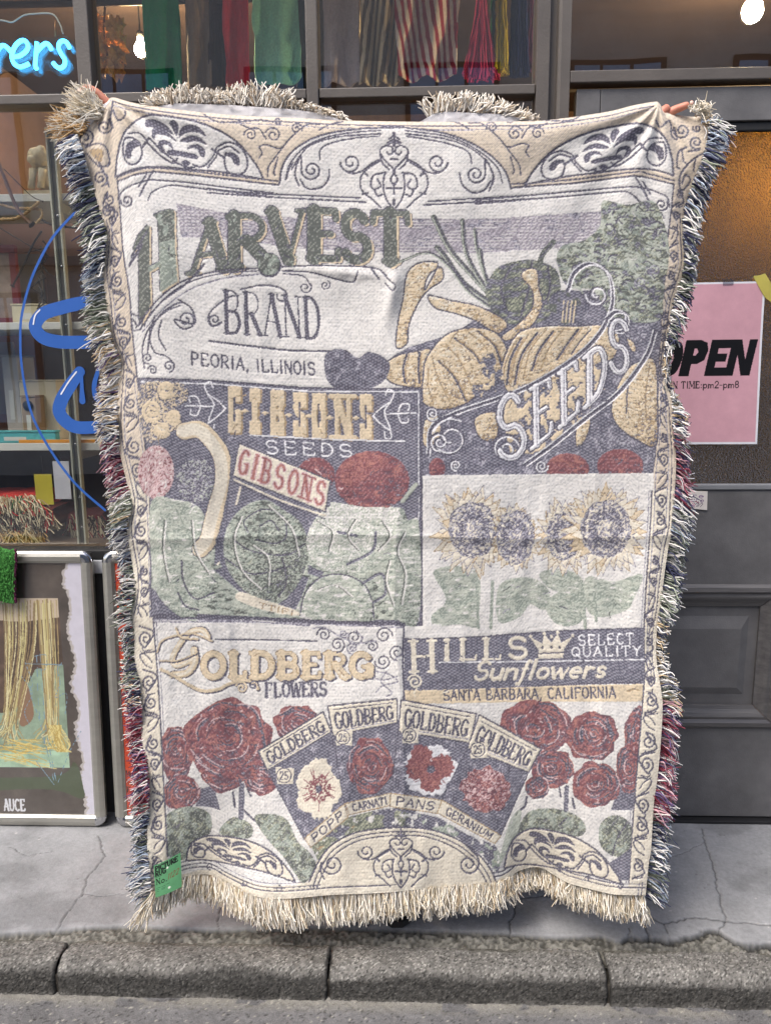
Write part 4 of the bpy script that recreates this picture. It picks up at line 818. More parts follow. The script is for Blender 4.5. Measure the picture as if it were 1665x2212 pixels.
for s, cx in ((1, 560), (-1, 1335)):
    M = lambda p: [(cx - s * x, 210 + y + (0 if s > 0 else 40)) for x, y in p]
    for pts in ([(0, 0), (40, -40), (90, -70), (60, -20), (90, 70), (40, 40), (0, 0)], [(60, -10), (225, -15)], [(90, -70), (110, -120), (80, -140), (65, -110)], [(90, 70), (95, 115), (65, 115), (60, 85)], [(130, -15), (150, -60), (190, -60), (185, -30)], [(130, -10), (150, 35), (185, 30), (180, 5)]): cv.line(M(pts), 3, WHT)
# contents of the crate
m = cv.poly([(110, 90), (330, 80), (360, 160), (290, 220), (330, 300), (260, 340), (170, 390), (120, 330)], FLD, True); tex(m, 3, [(.52, 1, GLD)])
for (x, y, r) in ((175, 220, 55), (290, 255, 40), (230, 320, 40), (250, 110, 45)): cv.spiral(x, y, r, 1.8, 40, 8, GLD, 1)
m = cv.ell(195, 545, 95, 140, PNK); tex(m, 3, [(.62, 1, RED), (0, .3, WH)])
cv.poly([(90, 380), (140, 400), (160, 700), (100, 700)], CRM) if False else None
m = cv.ell(410, 590, 105, 115, GRY, .06, 3); tex(m, 3, [(.56, 1, NV), (0, .36, SAGE)])
def veg(pts, mid=GML, dark=GD, k=1.0):
    m = cv.poly(pts, SAGE, True); tex(m, 0, [(.62, 1, GML), (0, .3, WH)]); shade(m, mid, dark, k); return m
bed = cv.poly([(168, 720), (300, 690), (480, 860), (540, 1040), (700, 1120), (960, 1080), (1010, 860), (1110, 740), (1480, 730), (1574, 800), (1574, 1325), (1000, 1318), (400, 1290), (300, 1280), (172, 1150)], GML); tex(bed, 0, [(.5, 1, SAGE), (0, .34, GD)])
m = cv.poly([(170, 700), (300, 690), (420, 730), (470, 850), (400, 930), (500, 1060), (520, 1180), (420, 1270), (400, 1330), (300, 1290), (200, 1180), (170, 1000)], SAGE, True); tex(m, 0, [(.60, 1, GML), (0, .3, WH)]); shade(m, GML, GD, 1.1)
for pts in ([(330, 1010), (340, 1120), (400, 1210), (500, 1180)], [(310, 1180), (350, 1250), (420, 1270)], [(220, 760), (260, 900), (300, 1000)], [(300, 740), (360, 860), (440, 1010)], [(180, 1170), (230, 1240), (250, 1290)]): cv.line(pts, 4, NV if pts[0][1] > 1000 else GML)
neck = smooth([(345, 330), (420, 320), (480, 370), (530, 440), (550, 520), (545, 620), (515, 720), (490, 820), (470, 900), (430, 950)], False, 6); cv.line(neck, 40, NV, sm=False); cv.line(neck, 36, GLD, sm=False); cv.line(neck - (10, 0), 26, CRM, sm=False)
cv.line([(600, 420), (590, 600), (560, 760), (540, 900), (530, 1000)], 9, FLD); cv.line([(640, 620), (600, 780), (540, 960), (520, 1030)], 5, CRM)
for g_p in ([(560, 760), (640, 700), (600, 840), (545, 1000), (500, 1040), (510, 900)], [(880, 1210), (960, 1090), (1000, 1100), (960, 1200), (930, 1290), (820, 1250)], [(175, 1160), (240, 1250), (262, 1292), (175, 1292)], [(500, 1060), (560, 1040), (640, 1150), (700, 1200), (640, 1180)], [(1000, 1040), (1080, 1070), (1060, 1100), (990, 1080)]): cv.poly(g_p, FLD)
m = cv.poly([(560, 860), (640, 740), (760, 690), (860, 740), (960, 820), (1000, 960), (960, 1100), (880, 1200), (760, 1220), (640, 1150), (560, 1020)], GML, True); tex(m, 0, [(.52, 1, SAGE), (0, .34, GD)]); shade(m, GD, FLD, 1.0)
for pts in ([(680, 860), (660, 800), (760, 740), (860, 780), (880, 880), (820, 920), (720, 900)], [(740, 830), (800, 800), (840, 850)], [(600, 900), (700, 960), (880, 980), (980, 920)], [(560, 1000), (700, 1080), (900, 1040)], [(860, 1000), (880, 1120), (840, 1200)]): cv.line(pts, 3.4, NV)
m = cv.poly([(990, 880), (1040, 780), (1120, 720), (1260, 740), (1350, 720), (1460, 740), (1500, 860), (1400, 960), (1340, 1040), (1200, 1080), (1080, 1060), (1000, 980)], SAGE, True); tex(m, 3, [(.50, 1, WH), (0, .3, GML)]); shade(m, GML, GD, .9)
m = cv.poly([(1400, 900), (1480, 820), (1574, 800), (1574, 1325), (1440, 1300), (1380, 1180), (1330, 1060)], SAGE, True); tex(m, 0, [(.58, 1, GML), (0, .32, WH)]); shade(m, GML, GD, 1.0)
m = cv.poly([(950, 1310), (980, 1180), (1060, 1100), (1170, 1085), (1280, 1130), (1330, 1220), (1340, 1325)], SAGE, True); tex(m, 0, [(.62, 1, GML), (0, .34, WH)]); shade(m, GML, GD, .9); cv.line([(950, 1300), (980, 1180), (1060, 1100), (1170, 1083), (1280, 1128), (1330, 1220), (1340, 1310)], 3.4, NV)
for pts in ([(1000, 1040), (1060, 1090)], [(1280, 1130), (1380, 1080), (1400, 1180), (1340, 1230)], [(1350, 860), (1330, 960), (1200, 1030)], [(1150, 860), (1250, 880)]): cv.line(pts, 6, FLD)
for pts in ([(1420, 1010), (1400, 1120), (1440, 1250)], [(1500, 860), (1460, 960), (1500, 1080), (1480, 1240)], [(1040, 800), (1120, 860), (1100, 960)], [(1250, 780), (1200, 880), (1260, 960)], [(1380, 800), (1420, 880), (1360, 960)], [(240, 800), (230, 960), (260, 1120)], [(380, 800), (400, 960), (470, 1080)], [(640, 780), (600, 900), (640, 1060), (740, 1160)], [(780, 720), (900, 840), (940, 980)], [(700, 930), (780, 1000), (780, 1140)], [(1050, 1160), (1140, 1140), (1220, 1200)]):
    cv.line(pts, 3, GD); cv.line([(x + 9, y) for x, y in pts], 3, WH)
tomato(1035, 560, 100, 92); m = tomato(1330, 590, 196, 156); tex(cv.mask(smooth(cv.T([(1160, 520), (1280, 450), (1420, 480), (1320, 560), (1200, 620)]), True, 5)), 3, [(.55, 1, HRD)])
m = cv.poly([(1110, 700), (1300, 730), (1480, 730), (1460, 800), (1120, 790)], SAGE); tex(m, 3, [(.48, 1, WH)])
pk = [(632, 393), (1112, 590), (1085, 755), (598, 565)]; cv.poly(pk, CRM); cv.line(pk + pk[:1], 3.4, NV, sm=False); cv.line([(605, 585), (840, 690), (1085, 775)], 4, CRM); cv.line([(605, 600), (840, 705), (1080, 790)], 3, NV)
text(cv, 'GIBSONS', [(648, 425), (1092, 605), (1070, 722), (622, 545)], 12, 7, PNK, .34, .55); text(cv, 'GIBSONS', [(648, 425), (1092, 605), (1070, 722), (622, 545)], 6, 3.5, HRD, .34, .55)
cv.poly([(640, 1175), (760, 1215), (935, 1275), (925, 1300), (760, 1270), (620, 1215)], CRM, True); text(cv, 'TTIFI', [(740, 1230), (920, 1275), (915, 1298), (735, 1262)], 3, 2.4, BRN)
m = cv.poly([(1480, 700), (1560, 590), (1574, 600), (1574, 780), (1520, 800)], FLD); cv.line([(1490, 700), (1560, 610)], 9, SAGE)
# ---- sunflowers
zz(ZG)
m = cv.poly([(210, 580), (400, 560), (470, 640), (460, 860), (440, 900), (350, 880), (220, 890), (200, 830), (280, 740)], SAGE, True); tex(m, 0, [(.55, 1, GML), (0, .3, WH)])
for pts in ([(600, 640), (760, 620), (860, 700), (830, 800), (750, 770), (690, 840), (580, 870), (560, 740)], [(800, 600), (900, 570), (1020, 600), (1040, 680), (880, 690)], [(840, 760), (930, 690), (1060, 700), (1040, 860), (930, 890), (860, 840)], [(1060, 620), (1220, 640), (1380, 600), (1330, 740), (1290, 800), (1160, 840), (1070, 800)]):
    m = cv.poly(pts, SAGE, True); tex(m, 0, [(.55, 1, GML), (0, .28, WH)]); shade(m, GML, GML, 1.0)
for pts in ([(450, 600), (460, 900)], [(540, 640), (530, 900)], [(1040, 640), (1060, 900)], [(1110, 700), (1120, 860)]): cv.line(pts, 7, GML)
def sunflower(cx, cy, rp, rc, sy=1.0, seed=0, n=26):
    rg = np.random.default_rng(seed)
    for ring in range(2):
        for k in range(n):
            a = 2 * math.pi * (k + ring * .5) / n + rg.uniform(-.08, .08); r1 = rp * rg.uniform(.82, 1.05) * (1 - ring * .18); c_, s_ = math.cos(a), math.sin(a) * sy
            t = (cx + r1 * c_, cy + r1 * s_); b0 = (cx + rc * .8 * c_, cy + rc * .8 * s_); n_ = (-s_ * rp * .10, c_ * rp * .10); md = ((t[0] * .45 + b0[0] * .55), (t[1] * .45 + b0[1] * .55))
            cv.poly([b0, (md[0] + n_[0], md[1] + n_[1]), t, (md[0] - n_[0], md[1] - n_[1])], CRM if rg.random() < .82 else GLD)
            cv.line([b0, (md[0] + n_[0], md[1] + n_[1]), t, (md[0] - n_[0], md[1] - n_[1])], 1.7, BRN if rg.random() < .6 else GRY, sm=False)
    m = cv.ell(cx, cy, rc * 1.0, rc * 1.05 * sy, GRY, .05, seed); tex(m, 3, [(.62, 1, NV), (0, .38, CRM)]); m = cv.ell(cx, cy, rc * .84, rc * .89 * sy, CRM, .06, seed + 1); tex(m, 3, [(.48, 1, GRY)])
    m = cv.ell(cx, cy, rc * .72, rc * .76 * sy, GRY, .05, seed + 2); tex(m, 3, [(.56, 1, NV), (0, .33, CRM)]); m = cv.ell(cx, cy, rc * .34, rc * .34 * sy, GRY, .08, seed); tex(m, 3, [(.56, 1, CRM)])
sunflower(940, 385, 170, 98, 1.35, 3); sunflower(430, 350, 245, 138, 1.1, 1, 30); sunflower(1175, 345, 250, 140, 1.1, 4, 32); sunflower(668, 392, 150, 108, 1.35, 2, 24)
# ---- HILLS banner
hb = [(45, 965), (400, 955), (900, 920), (1390, 903), (1390, 1208), (1000, 1217), (600, 1247), (45, 1256)]; m = cv.poly(hb, FLD); cv.line(hb[:4], 4, NV); cv.line(hb[4:], 4, NV)
text(cv, 'H', [(80, 975), (215, 972), (220, 1145), (85, 1148)], 11, 5, CRM, .18)
for ch, q in (('I', (262, 305, 968, 1080)), ('L', (352, 455, 965, 1078)), ('L', (482, 592, 962, 1075)), ('S', (625, 738, 955, 1070))): text(cv, ch, rect(q[0], q[2], q[1], q[3]), 10, 4.6, CRM, .3 if ch == 'I' else .16)
cv.poly([(790, 1075), (935, 1068), (940, 1020), (990, 945), (925, 985), (905, 930), (870, 985), (830, 935), (820, 990), (750, 950), (800, 1025)], CRM); cv.line([(800, 1045), (940, 1038)], 3, NV); [cv.ell(x, y, 9, 9, CRM) for x, y in ((905, 925), (830, 932), (752, 948), (988, 943), (870, 950))]; [cv.ell(x, 1010, 7, 9, NV) for x in (820, 870, 915)]
text(cv, 'SELECT', [(1018, 942), (1328, 930), (1330, 988), (1022, 1000)], 3.4, 2.8, WHT, 0, .3); text(cv, 'QUALITY', [(982, 1012), (1372, 1000), (1372, 1055), (985, 1062)], 3.4, 2.8, WHT, 0, .3)
cv.line([(240, 1094), (700, 1090), (1390, 1078)], 2.6, WHT)
text(cv, 'Sunflowers', [(465, 1090), (1200, 1075), (1170, 1175), (430, 1192)], 8, 4.4, CRM, 0, .10); cv.spiral(105, 1203, 42, 1.7, 200, 4.2, CRM, 1)
zz(ZI); st = [(145, 92), (500, 84), (1000, 65), (1400, 57), (1400, 148), (1000, 150), (700, 152), (400, 158), (145, 160)]; cv.poly(st, GLD); cv.poly([(145, 96), (800, 80), (800, 110), (145, 120)], CRM) if False else None
text(cv, 'SANTA BARBARA, CALIFORNIA', [(350, 92), (1255, 72), (1258, 128), (352, 143)], 4.2, 3.2, NV, 0, .2)
cv.line([(145, 20), (145, 300)], 4, NV, sm=False)
# ---- GOLDBERG panel
zz(ZH)
cv.line([(200, 2), (800, 8), (1600, 36)], 5, NV); cv.line([(200, 22), (800, 26), (1590, 54)], 3, GRY); cv.line([(540, 122), (800, 124), (1110, 132)], 3.4, NV); cv.line([(1598, 30), (1592, 250), (1600, 480)], 4, NV)
LG = [('O', (462, 600, 192, 342)), ('L', (618, 722, 190, 342)), ('D', (738, 878, 190, 342)), ('B', (888, 1012, 190, 342)), ('E', (1028, 1142, 190, 342)), ('R', (1155, 1282, 192, 340)), ('G', (1290, 1425, 195, 340))]
for dx, dy, v, ex in ((8, 7, NV, 2), (-3, -2, BRN, 2), (0, 0, GLD, 0)):
    for ch, q in LG: glyph(cv, ch, [(q[0] + dx + 8, q[2] + dy + 10), (q[1] + dx - 6, q[2] + dy + 10), (q[1] + dx - 6, q[3] + dy - 8), (q[0] + dx + 8, q[3] + dy - 8)], 16 + ex, 8 + ex, v, .2)
for w_, v, o_ in ((19, NV, 6), (15, GLD, 0), (6, CRM, -4)):
    cv.line([(500 + o_, 110), (470 + o_, 70), (400 + o_, 80), (340 + o_, 150), (300 + o_, 230), (330 + o_, 270), (420 + o_, 230)], w_ * .8, v); cv.line([(420 + o_, 180), (425 + o_, 250), (380 + o_, 310), (300 + o_, 320)], w_, v)
for pts, w_ in (([(235, 290), (300, 320), (380, 370), (470, 410), (560, 400), (620, 370), (700, 350), (760, 370), (780, 400)], 9), ([(215, 190), (240, 130), (320, 100), (420, 90), (520, 130)], 6), ([(230, 240), (330, 240), (430, 200)], 5), ([(320, 60), (350, 110), (440, 120)], 7)):
    cv.line([(x + 5, y + 5) for x, y in pts], w_, NV); cv.line(pts, w_ - 2, GLD)
cv.spiral(690, 395, 34, 1.5, 200, 6, NV, 1); cv.spiral(688, 392, 34, 1.5, 200, 4, GLD, 1); cv.spiral(755, 380, 28, 1.4, 0, 4, NV, -1)
text(cv, 'FLOWERS', [(820, 368), (1165, 362), (1165, 438), (822, 446)], 7.5, 4.2, GRY, .15, .18); text(cv, 'FLOWERS', [(820, 368), (1165, 362), (1165, 438), (822, 446)], 5, 3, NV, .15, .18)
for (x, y, r, a0, f) in ((1150, 95, 40, 180, 1), (1225, 150, 44, 90, -1), (1320, 110, 46, 0, 1), (1420, 160, 36, 200, 1), (1485, 100, 48, 0, -1), (1560, 195, 46, 90, 1), (1480, 245, 46, 180, -1), (1310, 170, 34, 90, 1), (1260, 90, 25, 0, 1)): cv.spiral(x, y, r, 1.6, a0, 3.4, NV if r > 35 else GRY, f)
for pts in ([(1090, 60), (1150, 55), (1230, 100), (1330, 140), (1440, 130)], [(1440, 300), (1520, 320), (1560, 360), (1480, 380), (1440, 420)], [(1500, 300), (1470, 360), (1530, 420), (1500, 440)], [(1430, 340), (1480, 350), (1560, 330)], [(1330, 70), (1360, 120), (1300, 190)], [(1540, 240), (1590, 200)]): cv.line(pts, 3, GRY)
# ---- roses
def rose(cx, cy, rx, ry, seed, hi=True):
    rg = np.random.default_rng(seed); m = cv.ell(cx, cy, rx, ry, RED, .09, seed, 22); tex(m, 12, [(.60, 1, HRD if hi else PNK), (0, .36, DRD)]); shade(m, DRD, FLD, .9)
    ox, oy = cx + rx * rg.uniform(-.15, .15), cy + ry * rg.uniform(-.15, .15)
    for ring, q in enumerate((.16, .32, .5, .68, .86)):
        n = 3 + ring
        for k in range(n):
            a = rg.uniform(0, 360); sp = 300 / n; t = np.radians(np.linspace(a, a + sp, 7)); e = q * (1 + .10 * np.sin(np.linspace(0, math.pi, 7)) * rg.uniform(-1, 1)); f = 1 - q
            P = np.stack([cx * q + ox * f + rx * e * np.cos(t), cy * q + oy * f + ry * e * np.sin(t)], -1); cv.line(P, rg.uniform(3.0, 7.5), NV if rg.random() < .7 else DRD); cv.line(P * [1, 1] + [(P[:, 0].mean() - cx) * .06, -6], 2.4, HRD if rg.random() < .6 else PNK)
    for _ in range(int(rx * ry / 380)):
        a = rg.uniform(0, 6.28); q = math.sqrt(rg.random()) * .92; x, y = cx + rx * q * math.cos(a), cy + ry * q * math.sin(a); cv.line([(x, y), (x + rg.uniform(-16, 16), y + rg.uniform(-12, 12))], rg.uniform(2, 3.6), rg.choice([HRD, DRD, NV, PNK, RED, DRD]))
def leaves(pts, seed=0):
    m = cv.poly(pts, GM, True); shade(m, GD, FLD, 1.0); tex(m, 12, [(.56, 1, GML), (0, .42, GD)]); tex(m, 3, [(.68, 1, SAGE), (0, .26, FLD)])
cv.poly([(460, 960), (530, 940), (570, 1080), (500, 1060), (430, 1060)], FLD); rose(1000, 590, 130, 100, 21); rose(320, 760, 105, 150, 22); rose(350, 985, 105, 100, 23); rose(800, 900, 95, 95, 24); rose(590, 880, 120, 100, 25); rose(612, 690, 242, 232, 26)
leaves([(262, 1110), (380, 1060), (500, 1090), (520, 1190), (470, 1240), (400, 1290), (360, 1360), (275, 1330), (262, 1220)]); leaves([(560, 1200), (640, 1120), (740, 1160), (740, 1230), (640, 1240)]); leaves([(760, 1120), (840, 1100), (940, 1130), (1000, 1250), (1080, 1330), (1100, 1400), (1040, 1490), (990, 1440), (920, 1340), (830, 1240)])
cv.line([(690, 940), (685, 1120)], 12, FLD); cv.line([(640, 980), (650, 1060)], 5, NV); cv.line([(700, 1080), (760, 1140)], 5, NV); cv.line([(720, 960), (740, 1000)], 4, NV)
zz(ZI)
cv.poly([(1232, 720), (1280, 588), (1370, 620), (1345, 720)], FLD); rose(1370, 330, 65, 160, 35); rose(1330, 500, 70, 130, 36); rose(1130, 330, 135, 135, 31); rose(930, 500, 110, 100, 34); rose(845, 600, 65, 60, 38); rose(1150, 585, 130, 120, 33); rose(835, 290, 185, 155, 32)
zz(ZX); cv.poly([(x, y) for x, y in inR[12:]] + [(1440, 1907), (1440, 1472)], CRM); cv.line(inR[12:], 3.6, NV); None
cv.poly(inL[9:] + [(290, 1850), (290, 1335)], CRM); cv.line(inL[9:], 3.6, NV); border(eL, inL, 1, 1345); border(eR, inR, -1, 1470)
zz(ZI)
leaves([(740, 860), (790, 740), (900, 710), (1040, 740), (1100, 810), (1060, 860), (900, 830)]); leaves([(1175, 800), (1230, 750), (1300, 760), (1340, 820), (1320, 950), (1240, 960), (1175, 900)]); cv.line([(1320, 780), (1260, 880), (1240, 960)], 3, NV); cv.line([(1000, 760), (960, 800)], 3, NV)
cv.poly([(1220, 1000), (1340, 920), (1325, 1090), (1290, 1090)], FLD); cv.line([(1000, 600), (995, 720)], 10, FLD); cv.line([(960, 600), (970, 650)], 4, NV); cv.line([(1030, 660), (1040, 710)], 5, NV); cv.line([(790, 650), (780, 700), (740, 740), (690, 860)], 5, NV); cv.poly([(700, 780), (760, 720), (740, 850), (690, 930), (650, 1010), (640, 1000)], SAGE, True)
# ---- seed packets fanned out
def packet(body, head, label, word, hw, num, z):
    zz(z); m = cv.poly(body, FLD); tex(m, 12, [(.66, 1, GRY), (0, .3, NV)]); cv.line(body + body[:1], 3, NV, sm=False)
    cv.poly(head, CRM); cv.line(head + head[:1], 3.6, NV, sm=False)
    h = np.asarray(head, float); i = lambda a, b: (h[0] * (1 - a) + h[1] * a) * (1 - b) + (h[3] * (1 - a) + h[2] * a) * b
    cv.line([i(.06, .14), i(.94, .14)], 2.2, NV, sm=False); cv.line([i(.04, .88), i(.96, .88)], 2.2, GRY, sm=False)
    text(cv, 'GOLDBERG', [i(.07, .27), i(.93, .27), i(.93, .80), i(.07, .80)], 6, 3.4, NV, .12, .16)
    x, y, r = num; cv.poly([(x - r, y - r), (x + r * 1.2, y - r * .8), (x + r * 1.1, y + r), (x - r * .8, y + r)], CRM); cv.line([(x + r * .85 * math.cos(t), y + r * .85 * math.sin(t)) for t in np.linspace(0, 6.3, 14)], 2.6, NV); text(cv, '25', rect(x - r * .5, y - r * .45, x + r * .5, y + r * .5), 3, 2.6, NV, 0, .15)
def strip(q, word, z):
    zz(z); cv.poly(q, CRM); cv.line(q + q[:1], 2.4, BRN, sm=False); p = np.asarray(q, float); j = lambda a, b: (p[0] * (1 - a) + p[1] * a) * (1 - b) + (p[3] * (1 - a) + p[2] * a) * b
    text(cv, word, [j(.12, .2), j(.9, .2), j(.9, .82), j(.12, .82)], 3.6, 3.0, NV, 0, .22)
def bloom(cx, cy, rx, ry, pet, ctr, seed):
    rg = np.random.default_rng(seed)
    for k in range(5): a = k * 1.2566 + rg.uniform(-.2, .2); cv.ell(cx + rx * .5 * math.cos(a), cy + ry * .5 * math.sin(a), rx * .55, ry * .55, pet, .12, seed + k)
    m = cv.ell(cx, cy, rx * .5, ry * .45, ctr, .2, seed + 9); tex(m, 3, [(.55, 1, pet)])
    for _ in range(16): a = rg.uniform(0, 6.28); cv.line([(cx + rx * .4 * math.cos(a), cy + ry * .4 * math.sin(a)), (cx + rx * .75 * math.cos(a + .1), cy + ry * .75 * math.sin(a + .1))], 2, ctr)
    cv.ell(cx, cy, rx * .14, ry * .14, NV, .2, seed)
packet([(830, 850), (1185, 640), (1290, 1060), (1040, 1245)], [(782, 748), (1145, 528), (1192, 640), (832, 858)], None, '', 1, (925, 885, 48), ZH); bloom(1120, 960, 125, 165, CRM, RED, 5)
packet([(1200, 660), (1590, 590), (1600, 1000), (1265, 1060)], [(1170, 495), (1558, 455), (1562, 590), (1200, 662)], None, '', 1, (1255, 672, 46), ZH); rose(1405, 830, 128, 155, 55)
packet([(115, 310), (520, 365), (350, 680), (75, 640)], [(130, 140), (526, 214), (494, 368), (115, 308)], None, '', 1, (172, 326, 42), ZI); bloom(285, 510, 140, 130, WHT, RED, 8); [cv.ell(x, y, 58, 62, RED, .15, k) for k, (x, y) in enumerate(((235, 440), (350, 490), (285, 565), (215, 500)))]; [tex(cv.mask(smooth(cv.T([(170, 420), (300, 400), (400, 480), (330, 610), (200, 590)]), True, 5)) & (cv.a[..., 0] == RED), 3, [(.55, 1, HRD)])]; cv.ell(288, 505, 22, 22, NV, .2, 3)
packet([(470, 410), (800, 520), (650, 860), (340, 670)], [(540, 218), (866, 400), (800, 522), (478, 395)], None, '', 1, (532, 402, 44), ZI)
m = cv.ell(575, 612, 128, 118, RED, .1, 61); tex(m, 3, [(.53, 1, PNK), (0, .36, DRD)]); m2_ = m & (NS[26] > .52); tex(m2_, 3, [(.58, 1, HRD)])
cv.ell(575, 612, 1, 1, RED)
zz(ZI); m = cv.poly([(0, 720), (150, 720), (330, 760), (480, 850), (620, 900), (660, 960), (640, 1060), (560, 960), (420, 860), (200, 820), (0, 815)], FLD); tex(m, 26, [(.5, 1, GML)]); tex(m, 12, [(.66, 1, WH)])
zz(ZH); m = cv.poly([(1080, 1290), (1280, 1120), (1440, 1080), (1620, 1060), (1665, 1060), (1665, 1165), (1500, 1180), (1320, 1200), (1200, 1260), (1120, 1370)], FLD); tex(m, 26, [(.5, 1, GM)]); tex(m, 12, [(.68, 1, WH)])
strip([(1040, 1238), (1262, 1045), (1285, 1120), (1075, 1290)], 'POPP', ZH); strip([(1270, 1042), (1520, 985), (1530, 1052), (1290, 1105)], 'CARNATI', ZH)
strip([(75, 632), (350, 670), (318, 738), (70, 700)], 'PANS', ZI); strip([(345, 668), (655, 855), (622, 895), (320, 735)], 'GERANIUM', ZI)
# ---- bottom ornaments
zz(ZX)
ba = [(668, 1906), (685, 1868), (712, 1830), (758, 1803), (810, 1792), (868, 1788), (930, 1793), (990, 1815), (1035, 1848), (1060, 1880), (1072, 1908)]
cv.poly(smooth(ba, False, 6).tolist() + [(1072, 1912), (668, 1912)], CRM); cv.line(ba, 4, NV)
for d in (9, 17): cv.line([(870 + (x - 870) * (1 - d / 230), y + d) for x, y in ba], 3, NV)
cv.spiral(718, 1868, 24, 1.6, 190, 4, NV, -1, tail=[(700, 1900), (692, 1880)]); cv.spiral(1012, 1868, 22, 1.6, -10, 4, NV, 1, tail=[(1000, 1820), (1030, 1850)])
crest(lambda p: [(866 + (x - 820) * .29, 1792 + (y - 325) * .277) for x, y in p], 3.6)
zz(ZH); fan(quadmap((455, 266, 1345, 648), [(370, 1225), (965, 1225), (990, 1485), (380, 1370)]), CRM, 3.8)
zz(ZI); fan(quadmap((455, 266, 1345, 648), [(690, 815), (1260, 835), (1290, 1110), (670, 1035)]), CRM, 3.8)

# loose picks: short strokes of neighbouring yarns that break up every coloured area
zz(ZX); rg = np.random.default_rng(2024)
PICK = {SAGE: ([GML, GML, WH, GD, GRY], 1.0), GML: ([SAGE, GD, GM, NV], 1.0), GM: ([GD, GML, NV, BRN], 1.0), GD: ([GM, NV, GML], .6), RED: ([DRD, DRD, HRD, NV, PNK], 1.0), HRD: ([RED, PNK, DRD], .8), GLD: ([BRN, CRM, CRM, BRN], .55), FLD: ([GRY, NV, NV], .5), PNK: ([RED, WH, PNK], .7)}
frozen = cv.a[..., 0].copy()
def big(u, v):
    return frozen[v, u] == frozen[v - 5, u] == frozen[v + 5, u] == frozen[v, u - 5] == frozen[v, u + 5]
for _ in range(8000):
    u, v = int(rg.integers(190, cv.w - 190)), int(rg.integers(240, cv.h - 60)); i_ = int(frozen[v, u])
    if i_ not in PICK or not big(u, v) or rg.random() > PICK[i_][1]: continue
    a_ = 1.1 * math.sin(u / 60.0 + 1.7 * math.sin(v / 75.0)) + rg.normal(0, .5); l_ = rg.uniform(3, 11); x_, y_ = u + cv.x0, v + cv.y0; q_ = a_ + rg.normal(0, .5)
    cv.line([(x_, y_), (x_ + l_ * math.cos(a_), y_ + l_ * math.sin(a_)), (x_ + l_ * math.cos(a_) + l_ * .7 * math.cos(q_), y_ + l_ * math.sin(a_) + l_ * .7 * math.sin(q_))], rg.uniform(1.6, 3.0), int(rg.choice(PICK[i_][0])), sm=False)
# ------------------------------------------------------------------ cloth surface
NU, NVV = 760, 980
Lc, Rc = edge_fn(eL, 1, NVV), edge_fn(eR, 1, NVV); Tc, Bc = edge_fn(eT, 0, NU), edge_fn(eB, 0, NU)
Tc[0], Tc[-1], Bc[0], Bc[-1] = Lc[0], Rc[0], Lc[-1], Rc[-1]
s = np.linspace(0, 1, NU)[None, :, None]; t = np.linspace(0, 1, NVV)[:, None, None]
PX = (1 - t) * Tc[None] + t * Bc[None] + (1 - s) * Lc[:, None] + s * Rc[:, None] - ((1 - s) * (1 - t) * Tc[0] + s * (1 - t) * Tc[-1] + (1 - s) * t * Bc[0] + s * t * Bc[-1])
U, V = PX[..., 0], PX[..., 1]
ss, tt = s[..., 0], t[..., 0]
def gs(x, c0, w_): return np.exp(-((x - c0) / w_) ** 2)
wob = vnoise((NVV, NU), (5, 3), 501, 3) - .5; wob2 = vnoise((NVV, NU), (16, 22), 502, 3) - .5; wob3 = vnoise((NVV, NU), (4, 14), 503, 3) - .5
d = 0.020 * wob + 0.016 * wob3 * (0.35 + tt) + 0.0055 * wob2
d += 0.013 * np.sin((U + 40 * np.sin(V / 260)) / 95 + V / 700) * (0.25 + 0.75 * tt)
cy_ = 1160 - 0.004 * (U - 800) + 5 * np.sin(U / 150)                              # crease left from folding
d += -0.0042 * np.exp(-np.abs(V - cy_) / 14) + 0.0018 * gs(V, cy_ + 26, 16)
for cx_, ya, yb, a_ in ((862, 1000, 1930, .0045), (1128, 1050, 1500, .003), (560, 600, 1900, .0028), (1290, 500, 1800, .003)):
    x_ = cx_ + 10 * np.sin(V / 130 + cx_); d += -a_ * np.exp(-np.abs(U - x_) / 13) * np.clip((V - ya) / 150, 0, 1) * np.clip((yb - V) / 150, 0, 1)
# tuck left of the squash
d += -0.010 * np.exp(-(((U - 846) * 1.0 + (V - 640) * .16) / 15) ** 2) * gs(V, 640, 62) + 0.006 * np.exp(-(((U - 872) + (V - 640) * .16) / 16) ** 2) * gs(V, 650, 55)
d += -0.005 * gs(V, 590 + 0.1 * (U - 760), 11) * gs(U, 750, 80)
# drag lines running from the two hands
for hx, hy, sg in ((238, 212, 1), (1424, 222, -1)):
    dx_, dy_ = (U - hx) * sg, V - hy; rr_ = np.hypot(dx_, dy_); an = np.arctan2(dy_, dx_)
    d += 0.0075 * np.sin(an * 13 + 1.3 * np.sin(rr_ / 130)) * np.exp(-rr_ / 300) * np.clip(rr_ / 70, 0, 1)
    d += 0.05 * np.exp(-np.hypot((U - hx) + sg * 75, V - hy - 30) / 60)                # outer corner flops back
